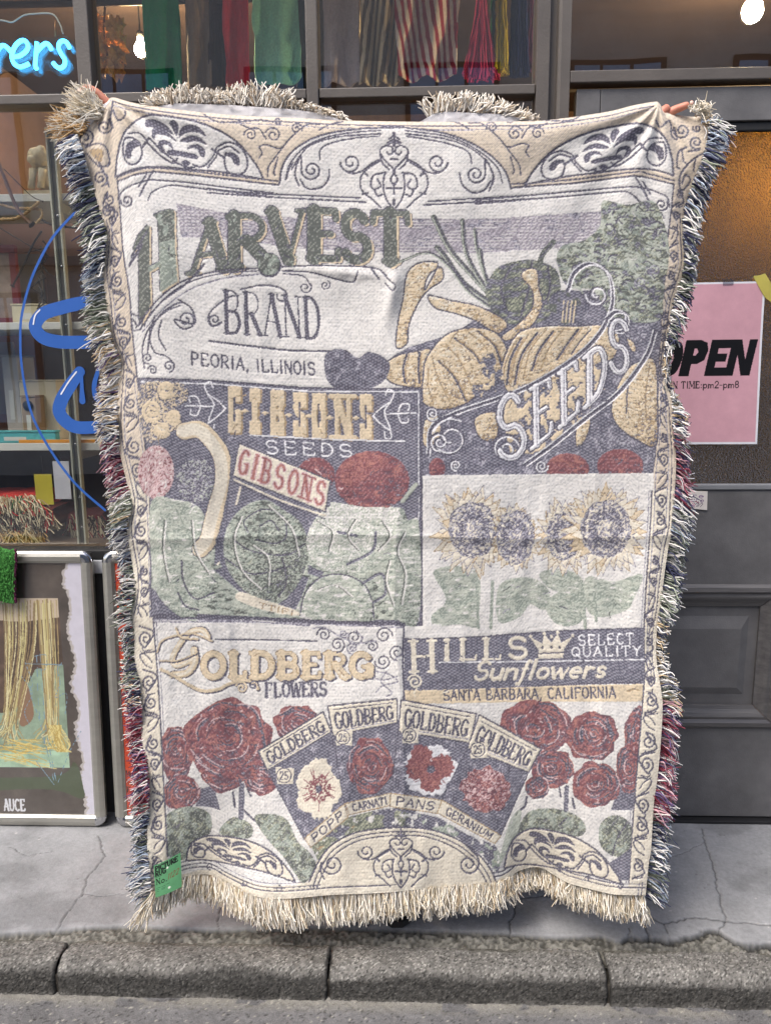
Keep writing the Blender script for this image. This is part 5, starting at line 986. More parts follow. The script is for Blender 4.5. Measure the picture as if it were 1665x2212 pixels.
# side edges roll away, following the scallops; hem waves in depth
eLx = np.interp(V, Lc[:, 1], Lc[:, 0]); eRx = np.interp(V, Rc[:, 1], Rc[:, 0]); linL = np.interp(V, [290, 1930], [175, 322]); linR = np.interp(V, [257, 1935], [1530, 1395])
d += (0.003 + 0.0003 * np.clip(eLx - linL + 12, 0, 60)) * np.exp(-(U - eLx) / 30) + (0.003 + 0.0003 * np.clip(linR - eRx + 12, 0, 60)) * np.exp(-(eRx - U) / 30)
byy = np.interp(U, Bc[:, 0], Bc[:, 1]); d += 0.0016 * (1928 - byy) * np.clip((V - 1650) / 280, 0, 1) ** 2
d += 0.02 * np.exp(-np.abs(V - np.interp(U, Tc[:, 0], Tc[:, 1])) / 9)                  # rolls over backwards along the top
iu = np.clip((U - cv.x0).astype(int), 0, cv.w - 1); iv = np.clip((V - cv.y0).astype(int), 0, cv.h - 1); ID = cv.a[iv, iu, 0]
hgt = np.array([.5, .55, -.9, -.5, .1, .8, .4, .3, -.2, .6, .8, .6, 0, .5, 0, .4, .6, -.3])[ID]
for _ in range(2): hgt = (hgt + np.roll(hgt, 1, 0) + np.roll(hgt, -1, 0) + np.roll(hgt, 1, 1) + np.roll(hgt, -1, 1)) / 5
cell_relief = np.kron(np.random.default_rng(5).random((NVV // 2 + 1, NU // 3 + 1)), np.ones((2, 3)))[:NVV, :NU]; thr = vnoise((NVV, NU), (NVV / 2.6, NU / 5.0), 640, 2) - .5                            # thick and thin weft
d += -0.0008 * hgt - 0.0010 * thr - 0.0004 * (cell_relief - .5)
PC = W_np(U, V, YBK + d)
# yarn mixing: which of the two yarns shows at each point
ii, jj = np.arange(NVV)[:, None], np.arange(NU)[None]; rg = np.random.default_rng(99); rnd = rg.random((NVV, NU))
cell = lambda cy, cx: np.kron(rg.random((NVV // cy + 1, NU // cx + 1)), np.ones((cy, cx)))[:NVV, :NU]
tw = (((jj // 2) + 2 * (ii // 2)) % 4) / 4.0; pat = 0.8 * tw + 0.2 * cell(2, 2); pat2 = 0.45 * ((((jj // 2) + (ii // 2)) % 3) / 3.0) + 0.25 * cell(2, 4) + 0.30 * cell(2, 2); yarn_l = 0.90 + 0.10 * ((ii // 2) % 2) + 0.04 * ((jj // 2) % 2) + 0.10 * (cell(2, 3) - .3)
A_ = np.array([s2l(PAL[k][0]) for k in range(18)]); B_ = np.array([s2l(PAL[k][1]) for k in range(18)]); M_ = np.array([PAL[k][2] for k in range(18)])
pp = np.where((ID == FLD) | (ID == NV), pat, pat2); useB = (pp < M_[ID])[..., None]
C = np.where(useB, B_[ID], A_[ID]) * yarn_l[..., None] * (0.96 + 0.1 * (vnoise((NVV, NU), (9, 7), 650, 3)[..., None] - .5) * 2)
C = C * 0.92 + 0.08 * s2l((214, 213, 214))                                        # the pale warp shows between all picks
m_cloth = bpy.data.materials.new('woven cotton'); m_cloth.use_nodes = True; n = m_cloth.node_tree.nodes; L = m_cloth.node_tree.links; p = n['Principled BSDF']
p.inputs['Roughness'].default_value = 0.95; p.inputs['Specular IOR Level'].default_value = 0.1; p.inputs['Sheen Weight'].default_value = 0.12; p.inputs['Sheen Roughness'].default_value = 0.5
a = n.new('ShaderNodeAttribute'); a.attribute_name = 'Col'; L.new(a.outputs['Color'], p.inputs['Base Color'])
tc = n.new('ShaderNodeTexCoord'); sx = n.new('ShaderNodeSeparateXYZ'); L.new(tc.outputs['Object'], sx.inputs[0])
def mth(op, x, y=None):
    q = n.new('ShaderNodeMath'); q.operation = op
    for i_, v_ in enumerate((x, y)):
        if v_ is None: continue
        if isinstance(v_, (int, float)): q.inputs[i_].default_value = v_
        else: L.new(v_, q.inputs[i_])
    return q.outputs[0]
wv = mth('MULTIPLY', mth('SINE', mth('MULTIPLY', sx.outputs['X'], 1700.0)), mth('SINE', mth('MULTIPLY', sx.outputs['Z'], 1500.0)))
bp = n.new('ShaderNodeBump'); bp.inputs['Strength'].default_value = 0.6; bp.inputs['Distance'].default_value = 0.0007; L.new(wv, bp.inputs['Height']); L.new(bp.outputs[0], p.inputs['Normal'])
blk_ = empty('woven_blanket', (0, YBK, 0.1), 'cream fringed tapestry blanket woven with seed packets, vegetables and flowers, held up before the shop', 'blanket')
cloth = np_mesh('cloth', PC.reshape(-1, 3), grid_faces(NU, NVV)[:, ::-1], m_cloth, blk_, True, C.reshape(-1, 3))
sol = cloth.modifiers.new('thickness', 'SOLIDIFY') if False else None
# reverse side: the turned-back hem that stands up behind the top edge
m_yarn = vmat('cotton yarn', rough=0.95, spec=0.1, nvar=0.12, nscale=400.0)
def hem(u0, u1, top_fn, seed):
    nu, nv_ = 160, 14; uu = np.linspace(u0, u1, nu)[None] + np.zeros((nv_, 1)); base = np.interp(uu[0], Tc[:, 0], Tc[:, 1]) + 14; tp = np.array([top_fn(q) for q in uu[0]])
    vv = base[None] + (tp - base)[None] * np.linspace(0, 1, nv_)[:, None]; wv_ = vnoise((nv_, nu), (2, 16), seed, 3) - .5
    P = W_np(uu, vv, YBK + 0.03 + 0.006 * wv_); col = s2l((222, 219, 220)) * (.9 + .2 * vnoise((nv_, nu), (12, 120), seed + 1, 2)[..., None])
    np_mesh('hem', P.reshape(-1, 3), grid_faces(nu, nv_), m_cloth, blk_, True, col.reshape(-1, 3))
hem(318, 748, lambda u: np.interp(u, [318, 380, 500, 640, 700, 748], [232, 222, 226, 236, 246, 262]), 700); hem(905, 1165, lambda u: np.interp(u, [905, 935, 960, 1080, 1165], [263, 246, 240, 246, 262]), 710)
hem(166, 262, lambda u: np.interp(u, [166, 205, 240, 262], [268, 236, 214, 222]), 720)
# ------------------------------------------------------------------ fringe
def fringe(bu, bv, du, dv, ln, cols, y0, rad=0.00115, K=7, curl=1.0, grav=0.0, ns=3, seed=0, lay=0.006):
    """yarns rooted at pixel (bu,bv), leaving along pixel direction (du,dv), ln pixels long"""
    rg = np.random.default_rng(seed); N = len(bu); q = np.linspace(0, 1, K)[None]
    nrm = np.hypot(du, dv) + 1e-6; du, dv = du / nrm, dv / nrm; px, pv = -dv, du
    ph = rg.uniform(0, 6.28, (N, 1)); am = rg.normal(0, 1, (N, 1)) * 5.5 * curl; bend = rg.normal(0, 1, (N, 1)) * 10 * curl
    off = am * (np.sin(q * rg.uniform(4, 9, (N, 1)) + ph) - np.sin(ph)) * (.35 + .65 * q) * .8 + bend * .8 * q ** 2
    uu = bu[:, None] + du[:, None] * ln[:, None] * q + px[:, None] * off; vv = bv[:, None] + dv[:, None] * ln[:, None] * q + pv[:, None] * off + grav * q ** 2 * ln[:, None]
    yd = y0[:, None] + rg.normal(0, 1, (N, 1)) * lay * (0.3 + q) + rg.normal(0, 1, (N, 1)) * 0.012 * q ** 2
    P = W_np(uu, vv, yd); rr_ = rad * rg.uniform(.75, 1.25, (N, 1)) * (1.05 - .45 * q ** 3)
    return tube_arrays(P, rr_, ns, cols)
def yarn_cols(N, mixes, rg):
    ks = rg.choice(len(mixes), N, p=np.array([m_[1] for m_ in mixes]) / sum(m_[1] for m_ in mixes)); return np.array([s2l(m_[0]) for m_ in mixes])[ks] * rg.uniform(.82, 1.12, (N, 1))
Wc, Nvy, Lb, Dg, Sg, Rd, Pk, Tn, Pu = (234, 231, 226), (72, 74, 98), (164, 176, 192), (104, 110, 100), (168, 175, 156), (138, 66, 80), (206, 160, 168), (205, 182, 148), (110, 92, 130)
bandsL = [(290, [(Wc, 4.8), (Lb, 2), (Nvy, 4)]), (400, [(Wc, 3.8), (Nvy, 3), (Dg, 4), (Sg, 2)]), (540, [(Wc, 4.8), (Nvy, 2), (Lb, 3), (Dg, 2)]), (640, [(Wc, 3.8), (Dg, 5), (Sg, 3)]), (720, [(Wc, 5.8), (Pu, 1), (Tn, 3), (Nvy, 1)]), (860, [(Wc, 5.8), (Nvy, 3), (Tn, 2), (Lb, 1)]), (960, [(Wc, 3.8), (Rd, 3), (Pk, 3), (Pu, 2), (Nvy, 1)]),
          (1060, [(Wc, 4.8), (Sg, 3), (Dg, 3), (Tn, 1)]), (1130, [(Wc, 5.8), (Nvy, 3), (Lb, 2)]), (1230, [(Wc, 4.8), (Dg, 3), (Nvy, 3), (Sg, 2)]), (1480, [(Wc, 3.8), (Tn, 2), (Nvy, 4)]), (1520, [(Wc, 3.8), (Rd, 4), (Pk, 3), (Nvy, 2), (Pu, 2)]), (1740, [(Wc, 4.8), (Nvy, 3), (Lb, 3), (Dg, 2)]), (1960, [(Wc, 3.8), (Nvy, 4)])]
bandsR = [(250, [(Wc, 3.8), (Nvy, 5), (Lb, 2), (Sg, 1)]), (520, [(Wc, 3.8), (Nvy, 4), (Dg, 2), (Sg, 2)]), (640, [(Wc, 4.8), (Dg, 4), (Nvy, 3)]), (760, [(Wc, 4.8), (Tn, 2), (Dg, 2), (Nvy, 2)]), (940, [(Wc, 3.8), (Rd, 4), (Pk, 3), (Pu, 2), (Nvy, 2)]), (1070, [(Wc, 4.8), (Nvy, 3), (Dg, 2), (Lb, 2)]), (1170, [(Wc, 4.8), (Nvy, 3), (Sg, 3), (Dg, 2)]), (1330, [(Wc, 4.8), (Tn, 2), (Nvy, 2), (Dg, 2)]), (1520, [(Wc, 3.8), (Rd, 4), (Pk, 4), (Pu, 2), (Nvy, 1)]), (1760, [(Wc, 4.8), (Nvy, 4), (Lb, 3), (Dg, 2)]), (1960, [(Wc, 3.8), (Nvy, 4)])]
def pick(bands, v):
    for a, b in zip(bands[:-1], bands[1:]):
        if v < b[0]: return a[1]
    return bands[-1][1]
def side_fringe(E, bands, sg, seed):
    rg = np.random.default_rng(seed); nc = 330; vc = E[0, 1] + (E[-1, 1] - E[0, 1]) * (np.arange(nc) + rg.random(nc)) / nc; ac = 0.16 * np.sin(vc / 47.0 + seed) + rg.normal(0, .11, nc) + 0.10; lc_ = rg.uniform(.78, 1.12, nc) * (1 + .10 * np.sin(vc / 33.0))
    k = np.repeat(np.arange(nc), 7); N = len(k); v = np.clip(vc[k] + rg.normal(0, 5.0, N), E[0, 1], E[-1, 1]); u = np.interp(v, E[:, 1], E[:, 0]) + sg * rg.uniform(-1, 5, N)
    ang = ac[k] + rg.normal(0, .07, N) + 0.012 * (v - vc[k]); slope = np.interp(v, E[:, 1], np.gradient(E[:, 0], E[:, 1]))
    ang = ang + (0.0 if sg > 0 else .18); du = -sg * np.cos(ang); dv = np.sin(ang) + slope * sg * 0.5; prof_l = ([250, 560, 800, 1150, 1250, 1500, 1760, 1950], [1.05, 1.05, .98, .92, .72, .72, .82, .95]) if sg > 0 else ([250, 400, 520, 650, 720, 760, 850, 890, 1000, 1080, 1250, 1340, 1420, 1520, 1950], [1.0, .88, .7, .7, .58, .32, .32, .65, .8, .92, .92, .6, .6, .88, .98])
    ln = rg.uniform(38, 52, N) * lc_[k] * np.interp(v, *prof_l); ln[rg.random(N) < .03] *= 1.25
    cols = np.concatenate([yarn_cols(1, pick(bands, q + rg.normal(0, 10)), rg) for q in v]); dpt = YBK + 0.006 + (0.010 * np.sin(vc / 31))[k] + rg.uniform(-.004, .012, N)
    Vv, F, Cc = fringe(u, v, du, dv, ln, cols, dpt, seed=seed, curl=.85, grav=0.26, rad=.0016, K=11)
    tag(np_mesh('fringe', Vv, F, m_yarn, blk_, True, Cc), 'multicoloured navy, green and red yarn fringe along one side', kind='stuff')
side_fringe(Lc, bandsL, 1, 41); side_fringe(Rc, bandsR, -1, 42)
def hem_fringe(us, vs, dirs, ln0, mix, y0, seed, grav=0.0, curl=.8, n=None, label=None, rad=0.0015, cs=9.0, spread=.16):
    rg = np.random.default_rng(seed); arc_ = np.concatenate([[0], np.cumsum(np.hypot(np.diff(us), np.diff(vs)))]); nc = int(arc_[-1] / cs); uc = np.interp((np.arange(nc) + rg.random(nc)) / nc * arc_[-1], arc_, us); ac = rg.normal(0, spread, nc); lc_ = rg.uniform(.7, 1.1, nc); per = max(n // nc, 3)
    k = np.repeat(np.arange(nc), per); N = len(k); u = np.clip(uc[k] + rg.normal(0, cs * .9, N), us[0], us[-1]); v = np.interp(u, us, vs) + rg.uniform(-5, 2, N)
    ang = np.interp(u, us, dirs) + ac[k] + rg.normal(0, .07, N); ln = np.interp(u, us, ln0) * rg.uniform(.82, 1.1, N) * lc_[k]
    Vv, F, Cc = fringe(u, v, np.sin(ang), np.cos(ang), ln, yarn_cols(N, mix, rg), (y0(u) if callable(y0) else np.full(N, y0)) + rg.uniform(-.006, .008, N), seed=seed, curl=curl, grav=grav, rad=rad, K=10)
    tag(np_mesh('fringe', Vv, F, m_yarn, blk_, True, Cc), label or 'cream yarn fringe along a hem', kind='stuff')
bu_, bv_ = Bc[::12, 0], Bc[::12, 1]; creams = [((238, 232, 220), 7), ((218, 205, 180), 3), ((192, 172, 144), 1), ((228, 220, 203), 3)]
yb_ = lambda u: YBK + 0.0016 * (1928 - np.interp(u, Bc[:, 0], Bc[:, 1])) + 0.002
hem_fringe(bu_, bv_, np.interp(bu_, [326, 370, 500, 900, 1390], [-.42, -.3, .06, .02, .10]), np.interp(bu_, [326, 420, 560, 1060, 1150, 1390], [80, 56, 66, 60, 46, 60]), creams, yb_, 51, n=3600, spread=.07, curl=.7, cs=5.5, rad=.0016, label='thick cream yarn fringe along the bottom hem')
hem_fringe(np.array([322, 350, 400, 460, 520, 590, 640, 690, 745]), np.array([232, 226, 222, 224, 226, 232, 236, 246, 262]), np.array([3.9, 3.6, 3.2, 3.0, 3.25, 3.05, 3.1, 2.8, 2.3]), np.array([28, 34, 44, 28, 46, 54, 22, 20, 12]), [((236, 230, 220), 7), ((212, 198, 178), 3), ((172, 152, 128), 1)], YBK + .036, 52, n=470, curl=1.1, cs=12, rad=.0017, spread=.30, label='cream yarn fringe standing up behind the top edge')
hem_fringe(np.array([925, 950, 985, 1030, 1085, 1150]), np.array([254, 242, 240, 243, 248, 262]), np.array([3.3, 3.1, 2.9, 2.7, 2.4, 1.9]), np.array([40, 50, 44, 42, 34, 20]), [((236, 230, 220), 7), ((212, 198, 178), 3), ((172, 152, 128), 1)], YBK + .036, 53, n=260, curl=.9, cs=11, rad=.0017, spread=.22, label='cream yarn fringe standing up behind the top edge')
# flopped corner bunches
def bunch(cu, cv_, a0, a1, n, ln, seed, mix, sp=16):
    rg = np.random.default_rng(seed); u = cu + rg.normal(0, sp * .5, n); v = cv_ + rg.normal(0, sp * .5, n); an = rg.uniform(a0, a1, n); an = np.round(an / .22) * .22 + rg.normal(0, .07, n)
    Vv, F, Cc = fringe(u, v, np.cos(an), -np.sin(an), rg.uniform(.6, 1.1, n) * ln, yarn_cols(n, mix, rg), np.full(n, YBK + .03) + rg.uniform(-.012, .012, n), seed=seed, curl=1.3, rad=.0012)
    tag(np_mesh('fringe', Vv, F, m_yarn, blk_, True, Cc), 'tangled cream yarns at a gathered top corner', kind='stuff')
bunch(212, 238, R(115), R(190), 210, 72, 61, creams); bunch(178, 272, R(150), R(205), 190, 70, 62, [((234, 226, 210), 5), ((205, 170, 124), 4), ((180, 150, 110), 2)]); bunch(1512, 240, R(-20), R(110), 120, 17, 63, creams, 14); bunch(1522, 262, R(-60), R(40), 60, 24, 64, [(Wc, 3.8), (Tn, 3), (Lb, 2)], 10)

# =================================================================== THE PERSON HOLDING THE BLANKET (only fingers and a shoe show)
PXC = W(840, 1000, 1.98).x
def PV(u, v, y): return Vector(W(u, v, y))
person = empty('person', (PXC, 1.98, 0.0), 'person hidden behind the blanket, arms raised, fingertips gripping its top corners', 'person')
m_skin = pmat('skin', S(206, 142, 118), 0.5, var=0.12, scale=40, bump=0.0002, bscale=500, col2=S(190, 118, 98))
bv, be, br = [], [], []
def nd(p, r, par=None):
    bv.append(Vector(p)); br.append(r)
    if par is not None: be.append((par, len(bv) - 1))
    return len(bv) - 1
YP = 1.985
pel = nd((PXC, YP, 0.93), (0.13, 0.10)); sp1 = nd((PXC, YP, 1.10), (0.12, 0.09), pel); che = nd((PXC, YP, 1.30), (0.14, 0.10), sp1); nk = nd((PXC, YP - .005, 1.47), 0.052, che); nk2 = nd((PXC, YP - .015, 1.53), 0.05, nk)
h1 = nd((PXC, YP - .03, 1.60), (0.068, 0.085), nk2); h2 = nd((PXC, YP - .03, 1.68), (0.075, 0.095), h1); h3 = nd((PXC, YP - .02, 1.745), (0.055, 0.07), h2)
for sg in (-1, 1):
    hp = nd((PXC + sg * .09, YP, 0.88), 0.085, pel); kn = nd((PXC + sg * .10, YP - .015, 0.48), 0.055, hp); ak = nd((PXC + sg * .10, YP + .01, 0.10), 0.036, kn); nd((PXC + sg * .10, YP - .07, 0.045), 0.034, ak)
    sh = nd((PXC + sg * .17, YP, 1.42), 0.058, che)
    if sg < 0: wr = PV(262, 330, YBK + .10); pm = PV(246, 268, YBK + .075)
    else: wr = PV(1408, 335, YBK + .10); pm = PV(1430, 275, YBK + .075)
    shp = bv[sh]; mid = (shp + wr) / 2; elb = mid + Vector((sg * .07, .05, -.10))
    el = nd(elb, 0.040, sh); fa = nd((elb * .45 + wr * .55), 0.035, el); w_ = nd(wr, (0.030, 0.022), fa); pl_ = nd(pm, (0.040, 0.018), w_)
    yy0 = YBK + .045
    if sg < 0: FG = [[(238, 226), (207, 197), (188, 188), (175, 197)], [(236, 242), (214, 232), (200, 236), (198, 250)], [(240, 256), (222, 252), (212, 262), (214, 276)], [(248, 270), (234, 272), (228, 284), (232, 296)]]; TH = [(256, 262), (250, 232), (236, 219)]
    else: FG = [[(1434, 250), (1452, 238), (1474, 230), (1490, 223)], [(1438, 262), (1462, 258), (1478, 262), (1484, 274)], [(1434, 276), (1456, 278), (1468, 286), (1470, 298)], [(1426, 290), (1444, 296), (1452, 306), (1452, 316)]]; TH = [(1418, 262), (1428, 242), (1446, 229)]
    for k, f_ in enumerate(FG):
        pr = pl_
        for j, (u, v) in enumerate(f_): pr = nd(PV(u, v, yy0 + 0.006 * k - (0.004 * j if k == 0 else 0)), (0.0098, 0.0092, 0.0082, 0.0072)[j] * (1 - .05 * k), pr)
    pr = pl_
    for j, (u, v) in enumerate(TH): pr = nd(PV(u, v, yy0 - .006), (0.012, 0.0108, 0.009)[j], pr)
skin_mesh('body', bv, be, br, m_skin, person, 2)
# nails, hair, clothes, shoes
m_nail = pmat('nail', S(232, 188, 172), 0.3)
for (u, v) in ((172, 195), (1494, 221)):
    c_ = PV(u, v, YBK + .026); lathe('fingernail', [(0.0015, -.0006), (0.0045, 0), (0.0035, .0008)], c_, m_nail, person, 10, 'Y')
def lumpy(name, c_, rad, mat, parent, seed, amp=.12, nu=28, nv_=18):
    a, b = np.meshgrid(np.linspace(0, 2 * np.pi, nu, endpoint=False), np.linspace(0.02, np.pi - .02, nv_)); q = 1 + amp * (vnoise((nv_, nu), (6, 9), seed, 3) - .5) * 2
    P = np.stack([c_[0] + rad[0] * q * np.sin(b) * np.cos(a), c_[1] + rad[1] * q * np.sin(b) * np.sin(a), c_[2] + rad[2] * q * np.cos(b)], -1).reshape(-1, 3)
    f = [(i * nu + j, i * nu + (j + 1) % nu, (i + 1) * nu + (j + 1) % nu, (i + 1) * nu + j) for i in range(nv_ - 1) for j in range(nu)]
    return pyd(name, P, f, mat, parent, True)
lumpy('hair', (PXC, YP + .005, 1.715), (.088, .098, .095), pmat('dark hair', S(36, 30, 28), 0.6, bump=.002, bscale=90, stretch=(1, 1, .2)), person, 71, .06)
lumpy('nose', (PXC, YP - .128, 1.655), (.014, .02, .024), m_skin, person, 72, .02, 12, 8)
for sg in (-1, 1):
    lumpy('ear', (PXC + sg * .078, YP - .03, 1.665), (.010, .02, .030), m_skin, person, 73, .05, 12, 8); lumpy('eye', (PXC + sg * .031, YP - .117, 1.685), (.011, .008, .008), pmat('eye', S(40, 32, 30), .2), person, 74, .01, 12, 8)
lumpy('mouth', (PXC, YP - .118, 1.615), (.024, .010, .008), pmat('lips', S(176, 96, 88), .5), person, 75, .02, 12, 8)
m_shirt = pmat('dark cotton shirt', S(46, 46, 52), .9, bump=.001, bscale=300); m_trou = pmat('black trousers', S(30, 30, 34), .9, bump=.001, bscale=300); m_shoe = pmat('black leather shoe', S(24, 23, 25), .4, var=.2, scale=20); m_sole = pmat('rubber sole', S(40, 38, 38), .7)
sv_ = [Vector((PXC, YP, .95)), Vector((PXC, YP, 1.12)), Vector((PXC, YP, 1.30)), Vector((PXC, YP, 1.43))]; se = [(0, 1), (1, 2), (2, 3)]; sr = [(.175, .135), (.165, .125), (.19, .14), (.12, .09)]
for sg in (-1, 1):
    wr = PV(262, 330, YBK + .10) if sg < 0 else PV(1408, 335, YBK + .10); shp = Vector((PXC + sg * .17, YP, 1.42)); elb = (shp + wr) / 2 + Vector((sg * .07, .05, -.10)); i0 = len(sv_); sv_ += [shp, elb, elb * .5 + wr * .5]; sr += [.085, .062, .056]; se += [(2, i0), (i0, i0 + 1), (i0 + 1, i0 + 2)]
skin_mesh('shirt', sv_, se, sr, m_shirt, person, 2)
tv = [Vector((PXC, YP, .95))]; te = []; tr_ = [(.165, .13)]
for sg in (-1, 1):
    i0 = len(tv); tv += [Vector((PXC + sg * .09, YP, .86)), Vector((PXC + sg * .10, YP - .01, .48)), Vector((PXC + sg * .10, YP + .005, .13))]; tr_ += [.105, .08, .068]; te += [(0, i0), (i0, i0 + 1), (i0 + 1, i0 + 2)]
skin_mesh('trousers', tv, te, tr_, m_trou, person, 2)
def shoe(cx, ytoe, parent):
    st = [(0, .012, .018, .028), (.015, .030, .0, .046), (.05, .042, .0, .058), (.10, .044, .0, .066), (.15, .040, .0, .085), (.20, .036, .0, .095), (.25, .036, .0, .098), (.275, .030, .0, .092), (.285, .012, .015, .07)]; v, f = [], []; K = 14
    for (dy, hw, zb, zt) in st:
        for k in range(K):
            a = 2 * math.pi * k / K; ca, sa = math.cos(a), math.sin(a); v.append((cx + hw * (abs(ca) ** .7) * (1 if ca > 0 else -1), ytoe + dy, (zt + zb) / 2 + .012 + (zt - zb) / 2 * sa))
    for i in range(len(st) - 1):
        for k in range(K): f.append((i * K + k, i * K + (k + 1) % K, (i + 1) * K + (k + 1) % K, (i + 1) * K + k))
    f += [tuple(range(K - 1, -1, -1)), tuple(range((len(st) - 1) * K, len(st) * K))]
    sh = pyd('shoe', v, f, m_shoe, parent, True)
    out = [(cx + q * x, ytoe + y) for q in (1,) for x, y in ((-.014, -.004), (.014, -.004), (.034, .014), (.046, .05), (.048, .10), (.042, .17), (.040, .25), (.03, .287), (-.03, .287), (-.040, .25), (-.042, .17), (-.048, .10), (-.046, .05), (-.034, .014))]
    n_ = len(out); vv = [(x, y, .002) for x, y in out] + [(x, y, .020) for x, y in out]; pyd('sole', vv, [(i, (i + 1) % n_, n_ + (i + 1) % n_, n_ + i) for i in range(n_)] + [tuple(range(n_ - 1, -1, -1)), tuple(range(n_, 2 * n_))], m_sole, sh)
tp = WZ(857, 1990, 0.02); shoe(tp.x, tp.y, person); tp2 = WZ(775, 1985, 0.02); shoe(tp2.x - .03, tp.y + .012, person)

# =================================================================== PRINTED SHEETS
def sheet(name, cvp, nu, nv_, fn, mat, parent=None, noise=.05):
    """cvp: RGB canvas (sRGB 0..255); fn(a,b) -> world points for a,b in 0..1 (a right, b down)"""
    a, b = np.meshgrid(np.linspace(0, 1, nu), np.linspace(0, 1, nv_)); iu = np.clip((a * cvp.w).astype(int), 0, cvp.w - 1); iv = np.clip((b * cvp.h).astype(int), 0, cvp.h - 1)
    ar = cvp.a.astype(float)
    col = s2l(ar)[iv, iu] * (1 + noise * (RNG.random((nv_, nu, 1)) - .5)); P = fn(a, b)
    return np_mesh(name, P.reshape(-1, 3), grid_faces(nu, nv_)[:, ::-1], mat, parent, True, col.reshape(-1, 3))
m_print = vmat('gloss print', rough=.35, spec=.4, nvar=.06, nscale=30, coat=.15); m_paper = vmat('matt print', rough=.7, spec=.3, nvar=.05, nscale=80)
def bil(c4, bulge=None):
    c4 = [np.array(c) for c in c4]
    def f(a, b):
        a3, b3 = a[..., None], b[..., None]; P = (c4[0] * (1 - a3) + c4[1] * a3) * (1 - b3) + (c4[3] * (1 - a3) + c4[2] * a3) * b3
        if bulge: P[..., 1] += bulge(a, b)
        return P
    return f
# ---- OPEN notice on the door
YO = YD + 0.0135
pc = [W(1405, 612, YO), W(1653, 607, YO), W(1634, 959, YO), W(1398, 960, YO)]
c1 = Cv(1405, 608, 1653, 959, 2.0, 3, (186, 143, 154), np.float32)
for _ in range(1): c1.a *= (0.97 + .06 * vnoise((c1.h, c1.w), (7, 4), 801, 4))[..., None]
c1.a[:8] = c1.a[-9:] = (205, 206, 212); c1.a[:, -9:] = c1.a[:, :9] = (205, 206, 212)
K_ = (14, 12, 13)
def it(pts, x0, w_, v0=730, h_=78):   # slanted heavy capitals on a unit box
    return [(x0 + w_ * x + .20 * h_ * (1 - y), v0 + h_ * y) for x, y in pts]
c1.poly(smooth(it([(.5, 0), (.85, .1), (.98, .5), (.85, .9), (.5, 1), (.15, .9), (.02, .5), (.15, .1)], 1413, 58), True, 6), K_); c1.poly(smooth(it([(.5, .28), (.6, .36), (.64, .5), (.6, .64), (.5, .72), (.4, .64), (.36, .5), (.4, .36)], 1413, 58), True, 6), (186, 143, 154))
c1.poly(it([(0, 0), (.62, 0), (.9, .08), (1, .3), (.92, .56), (.66, .66), (.42, .66), (.42, 1), (0, 1)], 1470, 54), K_); c1.poly(it([(.42, .24), (.52, .24), (.6, .33), (.52, .43), (.42, .43)], 1470, 54), (186, 143, 154))
c1.poly(it([(0, 0), (1, 0), (1, .24), (.42, .24), (.42, .38), (.9, .38), (.9, .61), (.42, .61), (.42, .76), (1, .76), (1, 1), (0, 1)], 1527, 46), K_)
c1.poly(it([(0, 0), (.38, 0), (.68, .55), (.68, 0), (1, 0), (1, 1), (.64, 1), (.33, .42), (.33, 1), (0, 1)], 1573, 56), K_)
text(c1, 'OPEN TIME:pm2-pm8', [(1424, 820), (1607, 820), (1607, 834), (1424, 834)], 2.6, 1.5, (40, 30, 34), .14, .16)
onote = sheet('poster', c1, 300, 400, bil(pc, lambda a, b: -.0025 * np.sin(a * 5) * np.sin(b * 4) - .001), m_print); tag(onote, 'pink laminated OPEN notice with opening hours taped to the amber door glass', 'poster')
def tape(name, pts, y, mat, label, cat='tape', group=None):
    P = [W(u, v, y) for u, v in pts]; o = flat_shape(name, [(q.x, q.z) for q in P], y, .0005, mat); tag(o, label, cat, group); return o
tape('masking_tape', [(1626, 596), (1640, 594), (1652, 590), (1672, 622), (1680, 652), (1668, 655), (1650, 640)], YO - .002, pmat('yellow tape', S(168, 158, 74), .6), 'strip of yellow masking tape over the corner of the pink notice')
tape('clear_tape', [(1560, 603), (1584, 602), (1584, 616), (1561, 617)], YO - .002, glass_mat('clear tape', (.85, .86, .88, 1), .1, .2), 'short clear tape at the top of the pink notice')
# ---- sticker on the door rail
c2 = Cv(1470, 1058, 1530, 1104, 3.0, 3, (206, 200, 194), np.float32); text(c2, 'ire', [(1490, 1062), (1524, 1064), (1522, 1076), (1488, 1074)], 1.6, 1.3, (104, 70, 120)); text(c2, 'auce', [(1484, 1072), (1524, 1074), (1522, 1087), (1482, 1085)], 1.6, 1.3, (104, 70, 120))
for k in range(3): c2.line([(1490 + k * 9, 1098), (1497 + k * 9, 1090), (1502 + k * 9, 1090), (1496 + k * 9, 1098)], 1.2, (90, 70, 100))
st_ = sheet('sticker', c2, 90, 70, bil([W(1470, 1060, YD - .002), W(1528, 1061, YD - .002), W(1527, 1102, YD - .003), W(1470, 1096, YD - .002)]), m_paper); tag(st_, 'small white sticker with purple handwriting on the grey door rail', 'sticker')

